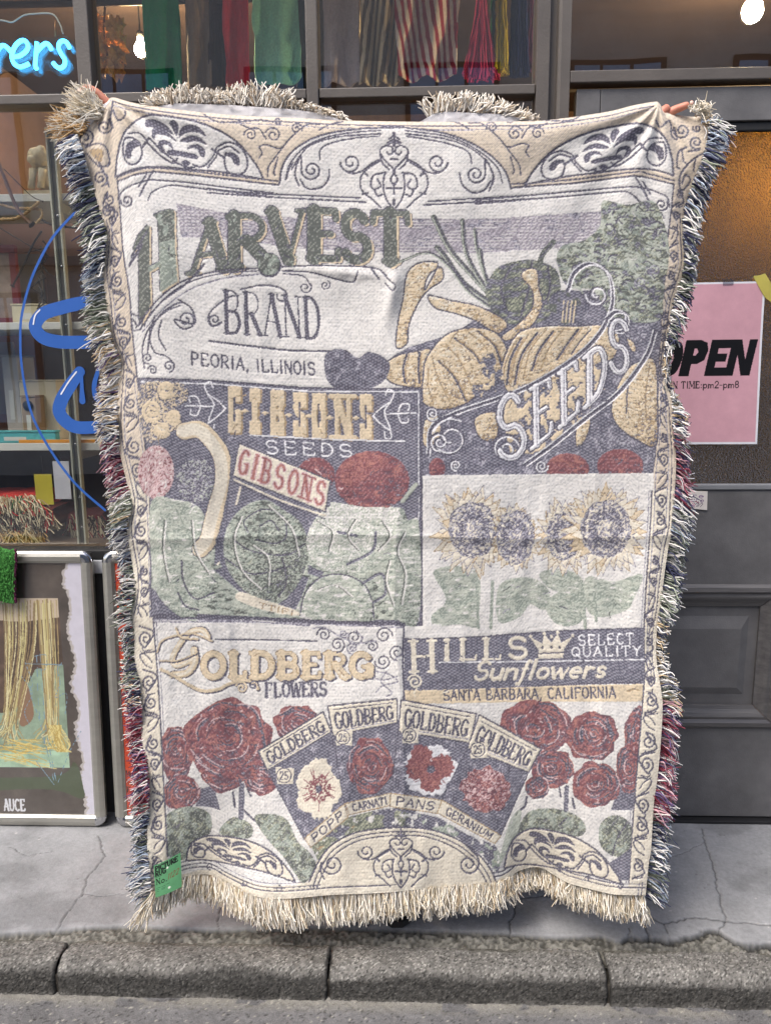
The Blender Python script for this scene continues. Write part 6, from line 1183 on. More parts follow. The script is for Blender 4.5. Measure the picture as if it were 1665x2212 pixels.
# ---- aluminium snap frames standing against the plinth
m_alu = pmat('brushed aluminium', S(178, 176, 168), .38, metal=.85, var=.1, scale=6, stretch=(1, 1, 8), bump=.0002, bscale=300); m_chr = pmat('chromed corner', S(190, 190, 192), .15, metal=1.0, var=.05)
YS = 2.285
def snap_frame(uR0, uR1, label, art, nu, nv_, left_px=None, width=.66, side='R'):
    z1 = Z_(100, 1193, YS); z0 = 0.006; fw = .038
    if side == 'R': x1 = W(216, 1500, YS).x; x0 = x1 - width
    else: x0 = W(222, 1300, YS).x; x1 = x0 + width
    r = empty('snap_frame', ((x0 + x1) / 2, YS, 0), label, 'poster frame', 'poster frames standing by the plinth')
    pf = [(0, .018), (0, .004), (.006, 0), (.016, -.003), (.030, -.001), (.036, .005), (fw, .006), (fw, .018)]
    cr_ = .034
    profile_bar('frame_bar', pf, (x0 + cr_, YS, z1), (x1 - cr_, YS, z1), (0, 0, -1), (0, 1, 0), m_alu, r); profile_bar('frame_bar', pf, (x0 + cr_, YS, z0), (x1 - cr_, YS, z0), (0, 0, 1), (0, 1, 0), m_alu, r)
    profile_bar('frame_bar', pf, (x0, YS, z0 + cr_), (x0, YS, z1 - cr_), (1, 0, 0), (0, 1, 0), m_alu, r); profile_bar('frame_bar', pf, (x1, YS, z0 + cr_), (x1, YS, z1 - cr_), (-1, 0, 0), (0, 1, 0), m_alu, r)
    for sx_, sz in ((1, 1), (1, -1), (-1, 1), (-1, -1)):
        cx_, cz = (x1 - cr_ - .001 if sx_ > 0 else x0 + cr_ + .001), (z1 - cr_ - .001 if sz > 0 else z0 + cr_ + .001); v, f = [], []
        A = np.linspace(0, math.pi / 2, 8)
        for (rad, dy) in ((cr_ + .001, .016), (cr_ + .001, .003), (cr_ - .006, -.001), (cr_ - .018, -.0035), (cr_ - .03, .001), (.0015, .004)):
            for t_ in A: v.append((cx_ + sx_ * rad * math.cos(t_), YS + dy, cz + sz * rad * math.sin(t_)))
        for i in range(5):
            for k in range(7): f.append((i * 8 + k, i * 8 + k + 1, (i + 1) * 8 + k + 1, (i + 1) * 8 + k))
        pyd('corner_cap', v, f, m_chr, r, True)
    box('backing', x0 + .006, x1 - .006, YS + .010, YS + .017, z0 + .006, z1 - .006, m_black, r)
    a0, a1, b0, b1 = x0 + fw - .004, x1 - fw + .004, z1 - fw + .004, z0 + fw - .004
    sheet('poster_print', art(a0, a1, b0, b1), nu, nv_, bil([(a0, YS + .0085, b0), (a1, YS + .0085, b0), (a1, YS + .0085, b1), (a0, YS + .0085, b1)]), m_print, r)
    box('cover_sheet', a0, a1, YS + .0063, YS + .0072, b1, b0, glass_mat('plastic cover', (.97, .97, .97, 1), .05, .03, .0008), r)
    r.location.y = 2.252; r.rotation_euler.x = -R(2.9)
    return r
def art1(a0, a1, b0, b1):
    # reading frame: photo pixels of the visible right part
    uL, uR = 190 - (a1 - a0) / 1.56e-3, 190.0
    c = Cv(uL, 1215, uR, 1758, 1.4, 3, (92, 84, 78), np.float32); nz_ = vnoise((c.h, c.w), (12, 9), 811, 4)[..., None]; c.a *= (.72 + .55 * nz_)
    rg = np.random.default_rng(12)
    edge = [(157 + 5 * math.sin(v / 17) + rg.normal(0, 2.2) + 12 * (v - 1215) / 540, v) for v in np.arange(1213, 1764, 4.0)]
    c.poly([(x - 4 - rg.random() * 3, y) for x, y in edge] + [(260, 1764), (260, 1213)], (196, 190, 186)); c.poly(edge + [(260, 1764), (260, 1213)], (216, 214, 226))
    c.poly([(uL, 1680), (100, 1672), (150, 1640), (165, 1690), (160, 1720), (80, 1700), (uL, 1712)], (86, 96, 74), True)
    m_ = c.poly([(uL + 10, 1291), (137, 1291), (140, 1653), (uL + 10, 1653)], (96, 78, 66)); c.a[m_] *= (.7 + .6 * vnoise((c.h, c.w), (20, 14), 812, 4)[..., None])[m_]
    c.poly([(uL + 10, 1291), (136, 1291), (136, 1330), (60, 1340), (uL + 10, 1325)], (206, 190, 168)); c.poly([(uL + 10, 1560), (30, 1530), (80, 1440), (139, 1430), (140, 1653), (uL + 10, 1653)], (150, 172, 150)); c.poly([(uL + 10, 1625), (139, 1615), (140, 1653), (uL + 10, 1653)], (178, 208, 182))
    m_ = c.mask(c.T([(uL + 10, 1430), (139, 1430), (140, 1653), (uL + 10, 1653)])); c.a[m_] *= (.8 + .4 * vnoise((c.h, c.w), (30, 20), 813, 4)[..., None])[m_]
    c.poly([(40, 1480), (60, 1470), (70, 1540), (40, 1560)], (150, 120, 96), True)
    for k in range(64):
        g = k % 4; x = (rg.uniform(92, 134) if g < 2 else rg.uniform(20, 92)); y1 = rg.uniform(1535, 1560); q = rg.random(); cl = ((208, 198, 142), (182, 162, 112), (228, 220, 174), (154, 134, 96))[rg.integers(4)]
        xe = x * (.62 if g < 2 else .35) + (38 if g < 2 else 0) + rg.normal(0, 4); c.line([(x, 1292 + rg.uniform(0, 12)), (x * .8 + xe * .2, 1400), (xe, y1), (xe - rg.uniform(-14, 30), y1 + rg.uniform(20, 60))], rg.uniform(1.3, 2.6), cl)
    for k in range(40):
        x, y = rg.uniform(-20, 60), rg.uniform(1590, 1640); c.line([(x, y), (x + 26, y + rg.uniform(-4, 12)), (x + 60, y + rg.uniform(0, 20))], 1.6, ((232, 214, 140), (206, 180, 100))[k % 2])
        c.line([(112 + rg.normal(0, 8), 1560), (120 + rg.normal(0, 10), 1600), (126 + rg.normal(0, 8), 1618)], 1.6, ((232, 218, 150), (196, 172, 100))[k % 2])
    for pts in ([(60, 1426), (72, 1470), (66, 1490), (84, 1560), (106, 1694)], [(136, 1426), (126, 1440), (130, 1470), (118, 1500), (142, 1492), (136, 1540)], [(84, 1410), (84, 1560), (112, 1694)], [(92, 1408), (94, 1560), (110, 1690)], [(50, 1455), (70, 1490), (52, 1530), (60, 1560)], [(70, 1640), (104, 1690)], [(168, 1572), (140, 1620), (110, 1692)], [(60, 1428), (136, 1430)], [(80, 1412), (104, 1410), (100, 1440), (82, 1436)]):
        P = smooth(np.asarray(pts, float), False, 10)
        for i in range(0, len(P) - 1, 2): c.line(P[i:i + 2], 1.5, (128, 160, 178), sm=False)
    text(c, 'AUCE', [(-6, 1724), (39, 1724), (39, 1749), (-6, 1749)], 4.2, 3.2, (228, 230, 234), 0, .18)
    return c
def art2(a0, a1, b0, b1):
    uL = 248.0; uR = uL + (a1 - a0) / 1.56e-3; c = Cv(uL, 1215, uR, 1758, 1.4, 3, (206, 74, 36), np.float32); c.a *= (.94 + .1 * vnoise((c.h, c.w), (9, 7), 821, 3))[..., None]
    kx_ = (70, 40, 34)
    text(c, 'Mu', [(252, 1658), (268, 1658), (268, 1669), (252, 1669)], 2.6, 1.8, kx_, 0, .2); text(c, 'Take', [(252, 1676), (284, 1676), (284, 1688), (252, 1688)], 2.4, 1.8, kx_, 0, .2); text(c, 'Food in', [(252, 1693), (302, 1693), (302, 1705), (252, 1705)], 2.6, 2.0, kx_, 0, .2)
    return c
snap_frame(0, 0, 'silver poster frame with a torn paper collage print of yellow yarn', art1, 420, 560, side='R'); snap_frame(0, 0, 'silver poster frame with a plain orange menu poster, half covered by the blanket', art2, 240, 320, side='L')
# ---- green tag pinned to the blanket
c3 = Cv(0, 0, 60, 76, 6.0, 3, (86, 142, 100), np.float32); c3.a *= (.92 + .14 * vnoise((c3.h, c3.w), (5, 4), 831, 3))[..., None]
text(c3, 'PICTURE', rect(3, 4, 54, 15), 3.2, 2.4, (22, 26, 26), 0, .2); text(c3, 'RUG', rect(3, 16, 27, 27), 3.4, 2.4, (22, 26, 26), 0, .2); text(c3, 'No.', rect(4, 34, 29, 47), 2.6, 1.2, (24, 28, 28), .14, .2); text(c3, '1122', [(33, 33), (57, 31), (54, 43), (30, 45)], 1.4, 1.2, (116, 56, 40), 0, .25)
c3.line([(4, 29.5), (18, 29.5)], 1.0, (30, 44, 36))
for (x, y, w_) in ((4, 55, 9), (16, 55, 8), (27, 54, 7), (4, 59, 5), (16, 59, 9), (4, 63, 5), (16, 62, 7)): c3.line([(x, y), (x + w_, y)], 1.3, (44, 84, 62))
c3.ell(31, 18, 2.4, 2.4, (206, 210, 200)); c3.ell(33, 64, 3, 2.6, (206, 210, 200))
tg = sheet('price_tag', c3, 150, 190, bil([W(332, 1871, YBK - .012), W(390, 1842, YBK - .012), W(393, 1916, YBK - .016), W(336, 1940, YBK - .016)], lambda a, b: -.004 * np.sin(a * 3.1)), m_paper, blk_); tag(tg, 'green printed paper tag with a handwritten number')

# =================================================================== ON AND BEHIND THE SHOP WINDOW
YG = YF + 0.0335                                        # street face of the panes
# blue vinyl lettering stuck on the lower left pane
m_vin = pmat('blue vinyl', S(44, 92, 170), .4, var=.06, scale=8); m_vinw = pmat('white vinyl', S(226, 230, 238), .5)
def vin(name, pts, wpx, mat, y=YG - .0004, th=.0006):
    P = smooth(pts, False, 8); Q = np.array([(W(u, v, y).x, W(u, v, y).z) for u, v in P]); ww = np.array(wpx if not np.isscalar(wpx) else [wpx] * len(pts), float)
    ww = np.interp(np.linspace(0, 1, len(P)), np.linspace(0, 1, len(ww)), ww) * 1.52e-3
    return flat_shape(name, ribbon_shape(Q, ww).tolist(), y, th, mat, panes['l0'])
vin('vinyl_ring', [(175, 445), (121, 503), (91, 551), (65, 610), (47, 681), (44, 735), (47, 790), (58, 856), (75, 910), (104, 964), (138, 1014), (173, 1055), (227, 1102)], 5, m_vin)
vin('vinyl_letter', [(215, 652), (173, 655), (130, 665), (93, 678), (76, 704), (92, 728), (128, 738), (175, 739), (215, 738)], 26, m_vin, YG - .0011)
vin('vinyl_letter', [(172, 803), (152, 832), (134, 862), (128, 888), (142, 910), (168, 923), (215, 922)], [22, 26, 27, 27, 27, 26, 25], m_vin, YG - .0011)
vin('vinyl_letter', [(176, 805), (177, 840), (178, 866)], [6, 8, 13], m_vin, YG - .0019); vin('vinyl_letter', [(212, 800), (204, 830), (206, 856), (216, 870)], [8, 10, 10, 8], m_vin, YG - .0011)
vin('vinyl_highlight', [(86, 669), (76, 681), (72, 700)], 2.6, m_vinw, YG - .0019); vin('vinyl_highlight', [(165, 803), (148, 825), (132, 851)], 2.8, m_vinw, YG - .0019)
# neon sign
YN = YF + .10; kz = .1285
neon = empty('neon_sign', W(80, 150, YN), 'blue lit neon lettering on a clear scalloped acrylic plate', 'neon sign')
m_neon = emat('lit blue tube', (0.05, 0.46, 1.0, 1), 4.2)
def npx(pts): return [W(x * kz, y * kz, YN) for x, y in smooth(pts, False, 8)]
NP = [[(230, 950), (330, 930), (430, 860), (470, 780), (440, 695), (370, 672), (280, 735), (215, 850), (200, 970), (245, 1070), (330, 1115), (420, 1095), (490, 1062)], [(622, 700), (605, 900), (592, 1090), (622, 1155)], [(625, 855), (700, 770), (775, 722), (835, 765), (865, 830)],
      [(1170, 800), (1125, 712), (1060, 680), (1000, 715), (985, 800), (1030, 900), (1090, 1000), (1078, 1092), (1015, 1138), (945, 1108), (890, 1045)], [(-70, 880), (0, 785), (60, 756), (130, 800), (180, 860)], [(-60, 720), (-85, 900), (-110, 1140)]]
for pts in NP: tube('neon_tube', npx(pts), .0062, m_neon, neon, 8)
ol = smooth([(-300, 640), (0, 650), (100, 650), (190, 690), (300, 595), (420, 580), (520, 640), (640, 605), (860, 630), (960, 590), (1080, 580), (1190, 640), (1270, 740), (1285, 850), (1205, 935), (1235, 1050), (1210, 1180), (1100, 1275), (960, 1260), (860, 1180), (750, 1185), (690, 1270), (600, 1270), (500, 1230), (400, 1270), (280, 1230), (180, 1200), (50, 1215), (-60, 1270), (-300, 1250)], True, 5)
Q = [(W(x * kz, y * kz, YN + .012).x, W(x * kz, y * kz, YN + .012).z) for x, y in ol]; flat_shape('acrylic_plate', Q, YN + .018, .005, glass_mat('acrylic', (.80, .84, .86, 1), .10, .05), neon)
tube('cable', npx([(-300, 300), (0, 330), (80, 340), (200, 365), (300, 310), (400, 250), (550, 225), (870, 225), (1000, 380), (1060, 560)]), .0022, pmat('white cable', S(196, 200, 186), .5), neon, 6)
tube('hanging_wire', [W(930 * kz, 330 * kz, YN), W(926 * kz, 600 * kz, YN)], .0018, pmat('brass wire', S(190, 140, 90), .3, metal=.8), neon, 6)
# lamps seen lit through the glass
def bulb(u, v, y, r, power, label, rad=.05):
    c_ = W(u, v, y); b_ = empty('pendant_lamp', c_, label, 'lamp')
    P = [(r * math.sin(t), -r * math.cos(t) * 1.12) for t in np.linspace(.12, 2.5, 12)] + [(r * .45, r * 1.3), (r * .42, r * 1.7)]; lathe('bulb', P, c_, emat('lit bulb', (1, .72, .38, 1), power / (39.5 * r * r)), b_, 20)
    lathe('socket', [(r * .5, r * 1.7), (r * .52, r * 2.5), (r * .2, r * 2.8)], c_, m_black, b_, 14); tube('cord', [c_ + Vector((0, 0, r * 2.7)), Vector((c_.x, c_.y, 2.9))], .003, m_black, b_, 6)
bulb(304, 106, 3.1, .024, 16, 'lit pendant bulb behind the green hanging cloth'); bulb(1625, 22, 3.05, .036, 12, 'lit pendant bulb above the door')
bulb(1660, 405, 2.47, .025, 11, 'lamp glowing through the hammered amber door glass', .06)
# ------------------------------------------------------------------ textiles hung behind the upper panes
pole = tube('hanging_pole', [(WL, 2.78, Z_(700, -8, 2.78)), (JA, 2.78, Z_(700, -8, 2.78))], .012, pmat('dark steel pole', S(50, 48, 48), .4, metal=.6)); tag(pole, 'dark steel pole carrying the hung textiles', 'pole')
m_text = vmat('hung textile', rough=.95, bump=.0015, bscale=220, nvar=.18, nscale=160)
def hung(name, u0, u1, v1, colf, label, cat='textile', y=2.78, folds=3.0, amp=.018, seed=0, taper=0.0, rnd=0.0, v0=-12, nu=70, nv_=90, group=None):
    a, b = np.meshgrid(np.linspace(0, 1, nu), np.linspace(0, 1, nv_)); pt, pb = W(u0, v0, y), W(u1, v0, y); zb = W((u0 + u1) / 2, v1, y).z
    cx_ = (pt.x + pb.x) / 2; hw = (pb.x - pt.x) / 2; X = cx_ + hw * (2 * a - 1) * (1 + taper * b); n_ = vnoise((nv_, nu), (3, 4), seed, 3) - .5
    Yd = y - .02 + amp * np.sin(a * folds * 6.28 + seed + b * 1.5 + 3 * n_) * (.4 + .6 * b) ; Z = pt.z + (zb - pt.z) * b * (1 - rnd * np.abs(2 * a - 1) ** 3) + .01 * n_
    X = X + .01 * n_; c_ = colf(a, b)
    o = np_mesh(name, np.stack([X, Yd, Z], -1).reshape(-1, 3), grid_faces(nu, nv_)[:, ::-1], m_text, None, True, c_.reshape(-1, 3)); s_ = o.modifiers.new('thickness', 'SOLIDIFY'); s_.thickness = .006; s_.offset = 0
    tag(o, label, cat, group); return o
def plain(r, g, b_):
    base = s2l((r, g, b_))
    return lambda a, b: base * (.9 + .2 * vnoise(a.shape, (30, 24), int(r), 2)[..., None])
def stripes(c1_, c2_, n_, tilt=0.0):
    x1, x2 = s2l(c1_), s2l(c2_); return lambda a, b: np.where((((a + tilt * b) * n_) % 1 < .5)[..., None], x1, x2)
hung('hanging_rug', 308, 388, 196, plain(20, 132, 88), 'deep green rug hanging beside the lit bulb', 'rug', seed=1, folds=1.2)
hung('hanging_rug', 402, 452, 192, plain(122, 110, 100), 'brown grey rug hanging between green and black ones', 'rug', seed=2, folds=1.0); hung('hanging_rug', 450, 488, 194, plain(42, 34, 40), 'black rug hanging beside the red one', 'rug', seed=3, folds=1, y=2.80)
hung('hanging_rug', 484, 538, 192, plain(196, 52, 70), 'bright red rug hanging between black and mint ones', 'rug', seed=4, folds=1.0); hung('hanging_rug', 548, 646, 188, plain(146, 216, 190), 'mint green rug with rounded corners hanging by the post', 'rug', seed=5, folds=1.4, rnd=.06)
hung('hanging_rug', 640, 700, 190, plain(52, 54, 52), 'dark grey green rug hanging behind the post', 'rug', seed=6, folds=1, y=2.80); hung('hanging_rug', 698, 776, 186, plain(186, 176, 182), 'pale mauve grey rug hanging next to the striped blankets', 'rug', seed=7, folds=1.5)
hung('striped_blanket', 772, 862, 186, stripes((222, 210, 184), (110, 96, 80), 7, .25), 'brown and cream striped blanket hanging in folds', 'blanket', seed=8, folds=2.2, amp=.03, nu=140); hung('striped_blanket', 850, 992, 176, stripes((232, 220, 210), (160, 44, 60), 8.5, -.18), 'crimson and white striped blanket hanging in folds', 'blanket', seed=9, folds=2.0, amp=.035, nu=180, taper=-.12, y=2.74)
def yarn_hank(u, v0, v1, w0, w1, colr, label, seed, n=90, y=2.74):
    rg = np.random.default_rng(seed); a = rg.uniform(-1, 1, n); q = np.linspace(0, 1, 9)[None]; x0, x1 = W(u, v0, y), W(u, v1, y); px = 1.6e-3
    X = x0.x + (x1.x - x0.x) * q + a[:, None] * px * (w0 + (w1 - w0) * q ** 1.4) / 2 + rg.normal(0, .002, (n, 9)); Z = x0.z + (x1.z - x0.z) * q * rg.uniform(.9, 1.02, (n, 1)) ; Y = y + rg.normal(0, .012, (n, 1)) + 0 * q
    base = s2l(colr) * rg.uniform(.75, 1.2, (n, 1)); V_, F_, C_ = tube_arrays(np.stack([X, Y, Z], -1), np.full((n, 9), .0032), 4, base)
    e = empty('yarn_hank', x0, label, 'yarn'); tag(np_mesh('yarn', V_, F_, m_yarn, e, True, C_), kind='stuff'); tube('knot', [x0 + Vector((0, 0, .0)), x0 + Vector((0, 0, .14))], .004, m_black, e, 6)
yarn_hank(1040, -5, 172, 16, 76, (206, 76, 120), 'hot pink yarn hank spreading at the bottom', 1, 130); yarn_hank(1082, 2, 160, 18, 30, (196, 178, 50), 'yellow and brown yarn hank on the pole', 2); yarn_hank(1070, -5, 120, 12, 14, (44, 110, 62), 'thin green yarn hank behind the yellow one', 3, 50, 2.78)
yarn_hank(1120, -5, 165, 26, 40, (34, 46, 96), 'navy yarn hank beside the door jamb', 4, 110); yarn_hank(1148, -5, 150, 12, 22, (112, 60, 96), 'plum yarn hank against the door jamb', 5, 60, 2.78)
# dried leaves
m_leaf = pmat('dried leaf', S(206, 158, 92), .7, var=.4, scale=30, col2=S(120, 84, 48)); pl0 = W(225, 30, 2.82); plant = empty('dried_branch', pl0, 'bunch of dried golden leaves hanging behind the glass', 'dried plant')
tube('stem', [W(228, -10, 2.82), W(224, 60, 2.83), W(232, 120, 2.82), W(246, 150, 2.82)], .004, pmat('stem', S(92, 66, 44), .8), plant, 6)
lv = [(0, 0, 0), (.010, .004, -.012), (.022, .0, -.010), (.015, .004, -.026), (.026, .002, -.036), (.012, .005, -.042), (0, .002, -.062), (-.012, .005, -.042), (-.026, .002, -.036), (-.015, .004, -.026), (-.022, 0, -.010), (-.010, .004, -.012), (0, -.006, -.026)]
lme = bpy.data.meshes.new('leaf'); lme.from_pydata(lv, [], [(12, i, i + 1) for i in range(11)] + [(12, 11, 0)]); lme.materials.append(m_leaf); lme.update(); rg = np.random.default_rng(31)
for k in range(46):
    v_ = rg.uniform(22, 140); u_ = 195 + (v_ - 22) * .28 + rg.uniform(0, 60) * (1 - (v_ - 22) / 230); p_ = W(u_, v_, rg.uniform(2.76, 2.9))
    o = bpy.data.objects.new('leaf', lme); COL.objects.link(o); o.location = p_; o.rotation_euler = (rg.normal(0, .5), rg.normal(0, .5), rg.uniform(-1.2, 1.2)); s_ = rg.uniform(.75, 1.25); o.scale = (s_, s_, s_); o.parent = plant; o.matrix_parent_inverse = wm(plant).inverted()
# ------------------------------------------------------------------ shelving in the left window
m_wshelf = pmat('white shelf board', S(206, 206, 198), .5, var=.05); m_steel = pmat('galvanised upright', S(190, 190, 172), .35, metal=.3, var=.1, scale=5)
YU = 2.43
xr = W(112, 480, YU).x
up = empty('shelf_upright', (xr, YU, ZS), 'slotted galvanised shelf upright behind the left pane', 'shelf upright')
for dx_ in (0, .024): box('flange', xr + dx_, xr + dx_ + .006, YU, YU + .02, ZS, 2.2, m_steel, up, .001)
box('web', xr + .0065, xr + .0235, YU + .012, YU + .018, ZS, 2.2, pmat('dark steel web', S(92, 90, 84), .5, metal=.5), up)
for v_ in (466, 575, 702, 960, 1075, 1140): c_ = W(119 + (v_ - 480) * .072, v_, YU + .009); lathe('screw', [(.002, .003), (.005, .001), (.004, -.002), (.0015, -.0025)], (xr + .015, YU + .010, c_.z), m_chr, up, 10, 'Y')
XL, XRs = WL + .01, PA0 - .004
for k, (va, vb, lb) in enumerate(((419, 436, 'white display shelf carrying the pale lion figurine'), (696, 712, 'white display shelf carrying cream boxes, below the ropes'), (957, 973, 'white display shelf carrying the turquoise box'))):
    z1, z0 = W(60, va, YU + .03).z, W(60, vb, YU + .03).z; sh = empty('shelf', ((XL + XRs) / 2, YU + .2, z0), lb, 'shelf'); box('board', XL, XRs, YU + .022, YU + .36, z0, z1, m_wshelf, sh, .002)
    for bx_ in (XL + .1, xr + .005): box('bracket', bx_, bx_ + .014, YU + .022, YU + .30, z0 - .03, z0 - .001, m_steel, sh)
YI = YU + .10
def Zs(v): return W(60, v, YU + .03).z
def item(name, u0, u1, zb, v1, mat, label, cat, y=YI, dep=.10, bev=.003, parts=None):
    a, b = W(u0, v1, y), W(u1, v1, y); o = empty(name, ((a.x + b.x) / 2, y, zb), label, cat); box('body', a.x, b.x, y, y + dep, zb + .0005, a.z, mat, o, bev)
    return o, a, b
# backboards behind the shelves
bb = empty('display_board', (XL + .3, YU + .4, ZS), 'pinkish display board with brown and grey panels behind the shelves', 'display board')
box('board', XL, XRs, YU + .42, YU + .44, ZS, Zs(419), pmat('pink board', S(176, 140, 122), .8, var=.15, scale=4), bb); box('panel', W(95, 520, YU + .41).x, XRs - .002, YU + .405, YU + .419, Zs(696), Zs(512), pmat('brown panel', S(112, 88, 78), .8, var=.3, scale=9), bb)
box('panel', W(18, 600, YU + .40).x, W(90, 600, YU + .40).x, YU + .405, YU + .419, Zs(655), Zs(505), pmat('grey panel', S(150, 148, 148), .7, var=.2, scale=12), bb); box('panel', XL, W(30, 800, YU + .40).x, YU + .405, YU + .419, Zs(905), Zs(725), pmat('pale panel', S(168, 158, 148), .8), bb); box('panel', W(95, 800, YU + .40).x, XRs - .002, YU + .405, YU + .419, Zs(955), Zs(725), pmat('dark panel', S(70, 52, 46), .8, var=.4, scale=7), bb); box('panel', XL, XRs - .002, YU + .405, YU + .419, ZS, Zs(975), pmat('dusky panel', S(74, 60, 54), .8, var=.4, scale=6), bb)
# lion figurine
m_stone = pmat('pale plaster', S(196, 182, 150), .8, var=.25, scale=40, bump=.003, bscale=70); zs1 = Zs(419); lc = W(94, 380, YI); lion = empty('lion_figurine', (lc.x, YI, zs1), 'pale plaster lion figurine sitting on a base', 'figurine')
box('base', lc.x - .055, lc.x + .035, YI - .03, YI + .05, zs1 + .0005, zs1 + .022, m_stone, lion, .003); lumpy('torso', (lc.x + .008, YI + .012, zs1 + .062), (.030, .034, .045), m_stone, lion, 91, .15); lumpy('head', (lc.x - .006, YI - .002, zs1 + .122), (.032, .034, .034), m_stone, lion, 92, .3); lumpy('muzzle', (lc.x - .020, YI - .03, zs1 + .112), (.014, .014, .012), m_stone, lion, 93, .1)
for dx_ in (-.022, .008): tube('leg', [(lc.x + dx_, YI - .02, zs1 + .085), (lc.x + dx_ - .004, YI - .026, zs1 + .05), (lc.x + dx_ - .006, YI - .03, zs1 + .028)], [.013, .010, .012], m_stone, lion, 8)
# shelf goods
m_red = pmat('dark red frame', S(122, 48, 46), .5); fx0, fx1 = XL + .02, W(20, 600, YI).x; zf0, zf1 = Zs(696), Zs(512)
fr_ = empty('picture_frame', (fx0, YI, zf0), 'dark red picture frame leaning on the upper shelf', 'picture frame')
for (a, b, c_, d_) in ((fx0, fx1, zf0 + .001, zf0 + .025), (fx0, fx1, zf1 - .025, zf1)): box('frame_bar', a, b, YI + .05, YI + .07, c_, d_, m_red, fr_, .002)
for (a, b) in ((fx0, fx0 + .022), (fx1 - .022, fx1)): box('frame_bar', a, b, YI + .05, YI + .07, zf0 + .026, zf1 - .026, m_red, fr_, .002)
box('picture', fx0 + .02, fx1 - .02, YI + .06, YI + .066, zf0 + .02, zf1 - .02, pmat('faded picture', S(158, 138, 122), .6, var=.4, scale=30), fr_)
def carton(u0, u1, zb, v1, colr, label, name='carton', cat='box', y=YI, dep=.12):
    o, a, b = item(name, u0, u1, zb, v1, pmat(label, colr, .7, var=.12, scale=14), label, cat, y, dep); h_ = a.z - zb
    box('lid', a.x - .002, b.x + .002, y - .002, y + dep + .002, a.z + .0004, a.z + .006, pmat(label + ' lid', tuple(c * .9 for c in colr[:3]) + (1,), .7), o, .001); box('card', a.x + .3 * (b.x - a.x), a.x + .6 * (b.x - a.x), y - .0014, y - .0006, zb + .25 * h_, zb + .6 * h_, m_wshelf, o); return o
carton(24, 98, Zs(696), 660, S(206, 196, 164), 'cream carton on the shelf under the grey panel'); carton(40, 120, Zs(957), 824, S(214, 204, 176), 'tall cream carton behind the blue vinyl letter', y=YI + .06); carton(2, 36, Zs(957), 770, S(182, 178, 172), 'grey white carton beside the tall cream one', y=YI + .06); carton(44, 76, Zs(957), 858, S(150, 128, 104), 'small tan carton with a round black mark', y=YI - .0)
c_ = W(60, 876, YI - .003); lathe('round_badge', [(.0005, .001), (.017, .001), (.017, -.001), (.0005, -.001)], c_, m_black, None, 24, 'Y')
tag(bpy.data.objects['round_badge'], 'round black badge on the small tan carton', 'badge')
carton(-40, 120, Zs(957), 935, S(70, 172, 176), 'long flat turquoise box at the shelf edge', y=YU + .03, dep=.03); ab, a, b = item('acrylic_rod', 40, 206, Zs(957), 950, pmat('amber acrylic', S(226, 150, 20), .2, var=.1), 'amber acrylic rod along the shelf edge', 'rod', YU + .024, .004, .001)
box('end_cap', b.x, b.x + .004, YU + .023, YU + .029, Zs(957) + .0005, a.z, m_black, ab)
# ropes and cables strung across the bay
def rope(name, pts, r, mat, label, y, cat='rope', twist=True):
    P = np.array([tuple(W(u, v, y)) for u, v in smooth(pts, False, 10)]); e = empty(name, P[0], label, cat)
    if twist:
        for k in range(2):
            ph = np.arange(len(P)) * .9 + k * math.pi; Q_ = P + np.stack([0 * ph, r * .6 * np.cos(ph), r * .6 * np.sin(ph)], -1); tube('strand', Q_, r * .75, mat, e, 6)
    else: tube('cable_core', P, r, mat, e, 6); tube('plug', [P[-1], P[-1] + (P[-1] - P[-2]) * .6], r * 2.2, m_black, e, 8)
m_rope = pmat('jute rope', S(186, 158, 116), .9, var=.3, scale=90); m_cab = pmat('black cable', S(34, 28, 26), .5); m_brn = pmat('brown hose', S(112, 84, 64), .6)
rope('jute_rope', [(-40, 475), (0, 473), (30, 472), (55, 460), (72, 446), (84, 436)], .0045, m_rope, 'jute rope sagging below the figurine shelf', YU + .02); rope('jute_rope', [(-40, 430), (0, 440), (25, 448), (60, 450), (88, 452), (90, 468), (75, 484)], .004, m_rope, 'second jute rope ending in a loop', YU + .03)
rope('hose', [(-6, 340), (8, 380), (28, 430), (45, 462), (68, 484)], .0055, m_brn, 'brown hose dropping past the figurine shelf', YU - .012, 'hose', False); rope('power_cable', [(8, 364), (40, 396), (70, 424), (92, 434)], .0014, m_cab, 'thin black cable slanting to the shelf edge', YU - .012, 'cable', False); rope('power_cable', [(-10, 486), (30, 510), (60, 528), (88, 545), (96, 560)], .0016, m_cab, 'black cable running across the grey panel', YU + .02, 'cable', False)
rope('power_cable', [(90, 498), (70, 530), (50, 575), (28, 616)], .0035, m_cab, 'thick black cable slanting down the grey panel', YU + .02, 'cable', False); rope('power_cable', [(90, 474), (110, 484), (150, 490), (192, 494)], .0032, m_cab, 'dark cable leading behind the upright to the post', YU + .03, 'cable', False)
rg = np.random.default_rng(6)
tw_ = empty('dry_twig', W(90, 550, YU + .06), 'tangled dark dry twig by the steel upright', 'dried plant')
for k in range(16): u_, v_ = 88 + rg.normal(0, 4), 520 + k * 11; tube('twig', [W(u_, v_, YU + .06), W(u_ + rg.normal(0, 8), v_ + 14, YU + .06), W(u_ + rg.normal(0, 16), v_ + 26, YU + .06)], [.0035, .0025, .001], m_cab, tw_, 5)
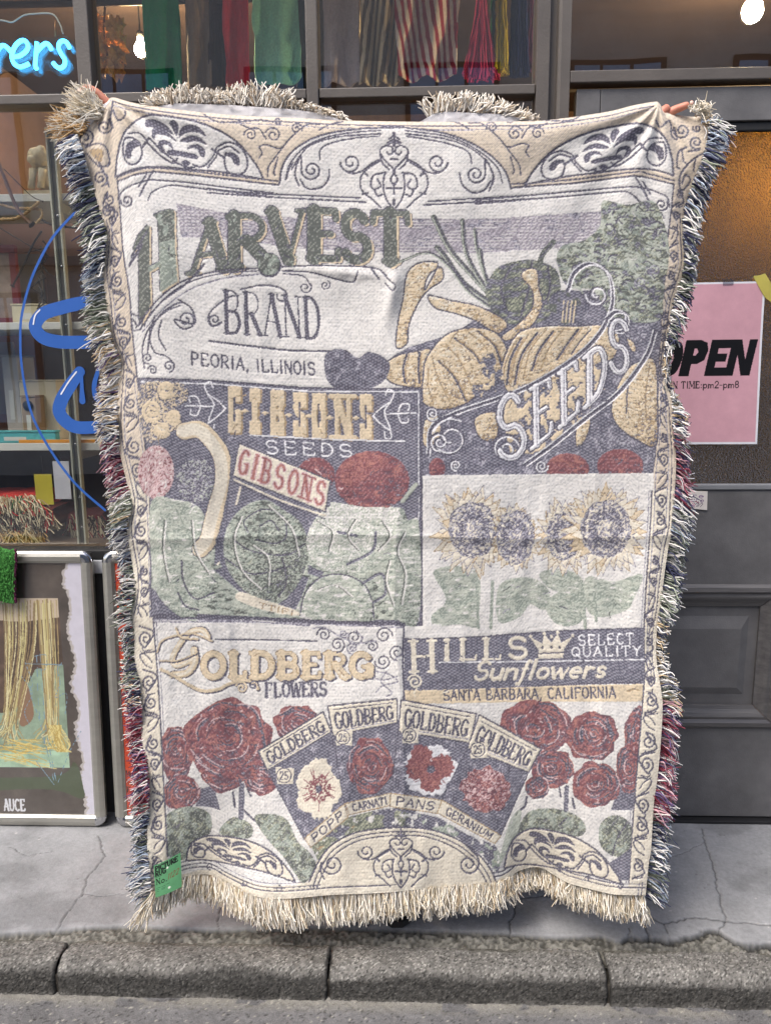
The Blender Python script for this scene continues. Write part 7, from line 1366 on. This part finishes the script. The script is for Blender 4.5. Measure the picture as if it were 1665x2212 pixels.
# folded rugs on the ledge
def rug_stack_piece(u0, u1, v0, v1, colr, label, seed, fr_mix, y=2.50):
    a, b = W(u0, v1, y), W(u1, v0, y); e = empty('folded_rug', ((a.x + b.x) / 2, y, a.z), label, 'rug', 'rugs folded in a pile in the window'); nx, ny = 40, 16
    th = np.linspace(0, 2 * np.pi, 24, endpoint=False); xs_ = np.linspace(a.x, b.x, nx); h_ = b.z - a.z; n_ = vnoise((nx, 24), (8, 6), seed, 3) - .5
    P = np.array([[(x, y + .09 - .10 * (abs(math.cos(t)) ** .5) * (1 if math.cos(t) > 0 else -1) * (1 + .15 * n_[i, j]), (a.z + b.z) / 2 + h_ / 2 * (abs(math.sin(t)) ** .6) * (1 if math.sin(t) > 0 else -1) * (1 + .2 * n_[i, j])) for j, t in enumerate(th)] for i, x in enumerate(xs_)]).reshape(-1, 3)
    F = [(i * 24 + j, i * 24 + (j + 1) % 24, (i + 1) * 24 + (j + 1) % 24, (i + 1) * 24 + j) for i in range(nx - 1) for j in range(24)]; cc = s2l(colr) * (.8 + .4 * vnoise((nx, 24), (20, 12), seed + 3, 2)[..., None])
    np_mesh('body', P, F, m_text, e, True, cc.reshape(-1, 3))
    rg = np.random.default_rng(seed); N = 230; q = np.linspace(0, 1, 6)[None]; fu = rg.uniform(u0, u1 + 6, N); fv = v0 + 3 + rg.uniform(0, (v1 - v0) * .5, N); du = rg.normal(.35, .4, N); ln = rg.uniform(18, 44, N)
    uu = fu[:, None] + du[:, None] * ln[:, None] * q; vv = fv[:, None] + ln[:, None] * q ** 1.3 * .85 + rg.normal(0, 1.5, (N, 6)); vv = np.minimum(vv, 1180 + rg.uniform(-3, 3, (N, 1))); yd = y - .012 - rg.uniform(0, .02, (N, 1)) - .012 * q
    Vv, Ff, Cc = tube_arrays(W_np(uu, vv, yd), np.full((N, 6), .0021), 4, yarn_cols(N, fr_mix, rg)); tag(np_mesh('fringe', Vv, Ff, m_yarn, e, True, Cc), kind='stuff')
rug_stack_piece(-70, 84, 1138, 1182, (206, 176, 120), 'thick tan shaggy rug at the bottom of the pile', 201, [((226, 206, 160), 5), ((196, 164, 110), 4), ((150, 120, 80), 2)]); rug_stack_piece(-70, 110, 1098, 1140, (120, 60, 56), 'patterned red and green rug folded in the pile', 202, [((212, 200, 170), 5), ((110, 100, 88), 3), ((60, 54, 50), 2), ((176, 50, 50), 1)]); rug_stack_piece(-70, 80, 1066, 1100, (196, 60, 52), 'red edged rug with cream fringe on top of the pile', 203, [((226, 214, 184), 6), ((190, 166, 126), 3), ((60, 110, 70), 1), ((190, 50, 46), 1)])
rug_stack_piece(150, 215, 1110, 1180, (104, 50, 56), 'small wine red rug folded beside the upright', 204, [((206, 190, 160), 4), ((140, 44, 52), 2), ((50, 46, 46), 2)], 2.58)
for (u0, u1, v0, v1, colr, lb) in ((79, 111, 1024, 1090, S(190, 176, 44), 'yellow price card hanging over the rugs'), (120, 148, 996, 1078, S(196, 196, 204), 'white price card hanging by the upright')):
    y_ = 2.47; e = empty('price_card', W((u0 + u1) / 2, v1, y_), lb, 'card'); a, b = W(u0, v1, y_), W(u1, v0, y_); box('card', a.x, b.x, y_, y_ + .001, a.z, b.z, pmat(lb, colr, .7, var=.1, scale=20), e); tube('string', [(a.x * .5 + b.x * .5, y_, b.z), (a.x * .5 + b.x * .5, y_, b.z + .06)], .0008, m_cab, e, 5)
# green towel hung over the frame
tc_ = s2l((64, 120, 58)); yT = 2.252 + .92 * math.sin(R(2.9)) - .022
a, b = np.meshgrid(np.linspace(0, 1, 60), np.linspace(0, 1, 90)); uu = -60 + a * (34 + 60) + 1.5 * np.sin(b * 7); vv = 1184 + b * 116 + 4 * np.sin(a * 9); P = W_np(uu, vv, yT - .006 * np.sin(a * 6 + 1) - .004 * b); n_ = vnoise(a.shape, (50, 34), 240, 2)
edge_ = (a > .955)[..., None]; cc = np.where(edge_, s2l((96, 44, 72)), tc_ * (.6 + .8 * n_[..., None])); P[..., 1] -= .006 * (n_ - .5)
tw2 = empty('towel', W(10, 1300, yT), 'bright green terry towel with a plum edge hung over the collage frame', 'towel'); o = np_mesh('cloth', P.reshape(-1, 3), grid_faces(60, 90)[:, ::-1], m_text, tw2, True, cc.reshape(-1, 3)); s_ = o.modifiers.new('thickness', 'SOLIDIFY'); s_.thickness = .005
rg = np.random.default_rng(8); N = 900; fu, fv = rg.uniform(-55, 31, N), rg.uniform(1186, 1300, N); q = np.linspace(0, 1, 3)[None]; uu = fu[:, None] + rg.normal(0, 2, (N, 1)) * q; vv = fv[:, None] + 5 * q; Vv, Ff, Cc = tube_arrays(W_np(uu, vv, yT - .008 - .006 * q + 0 * uu), np.full((N, 3), .0012), 3, tc_ * rg.uniform(.6, 1.5, (N, 1))); tag(np_mesh('pile', Vv, Ff, m_yarn, tw2, True, Cc), kind='stuff')
bpy.context.view_layer.update()
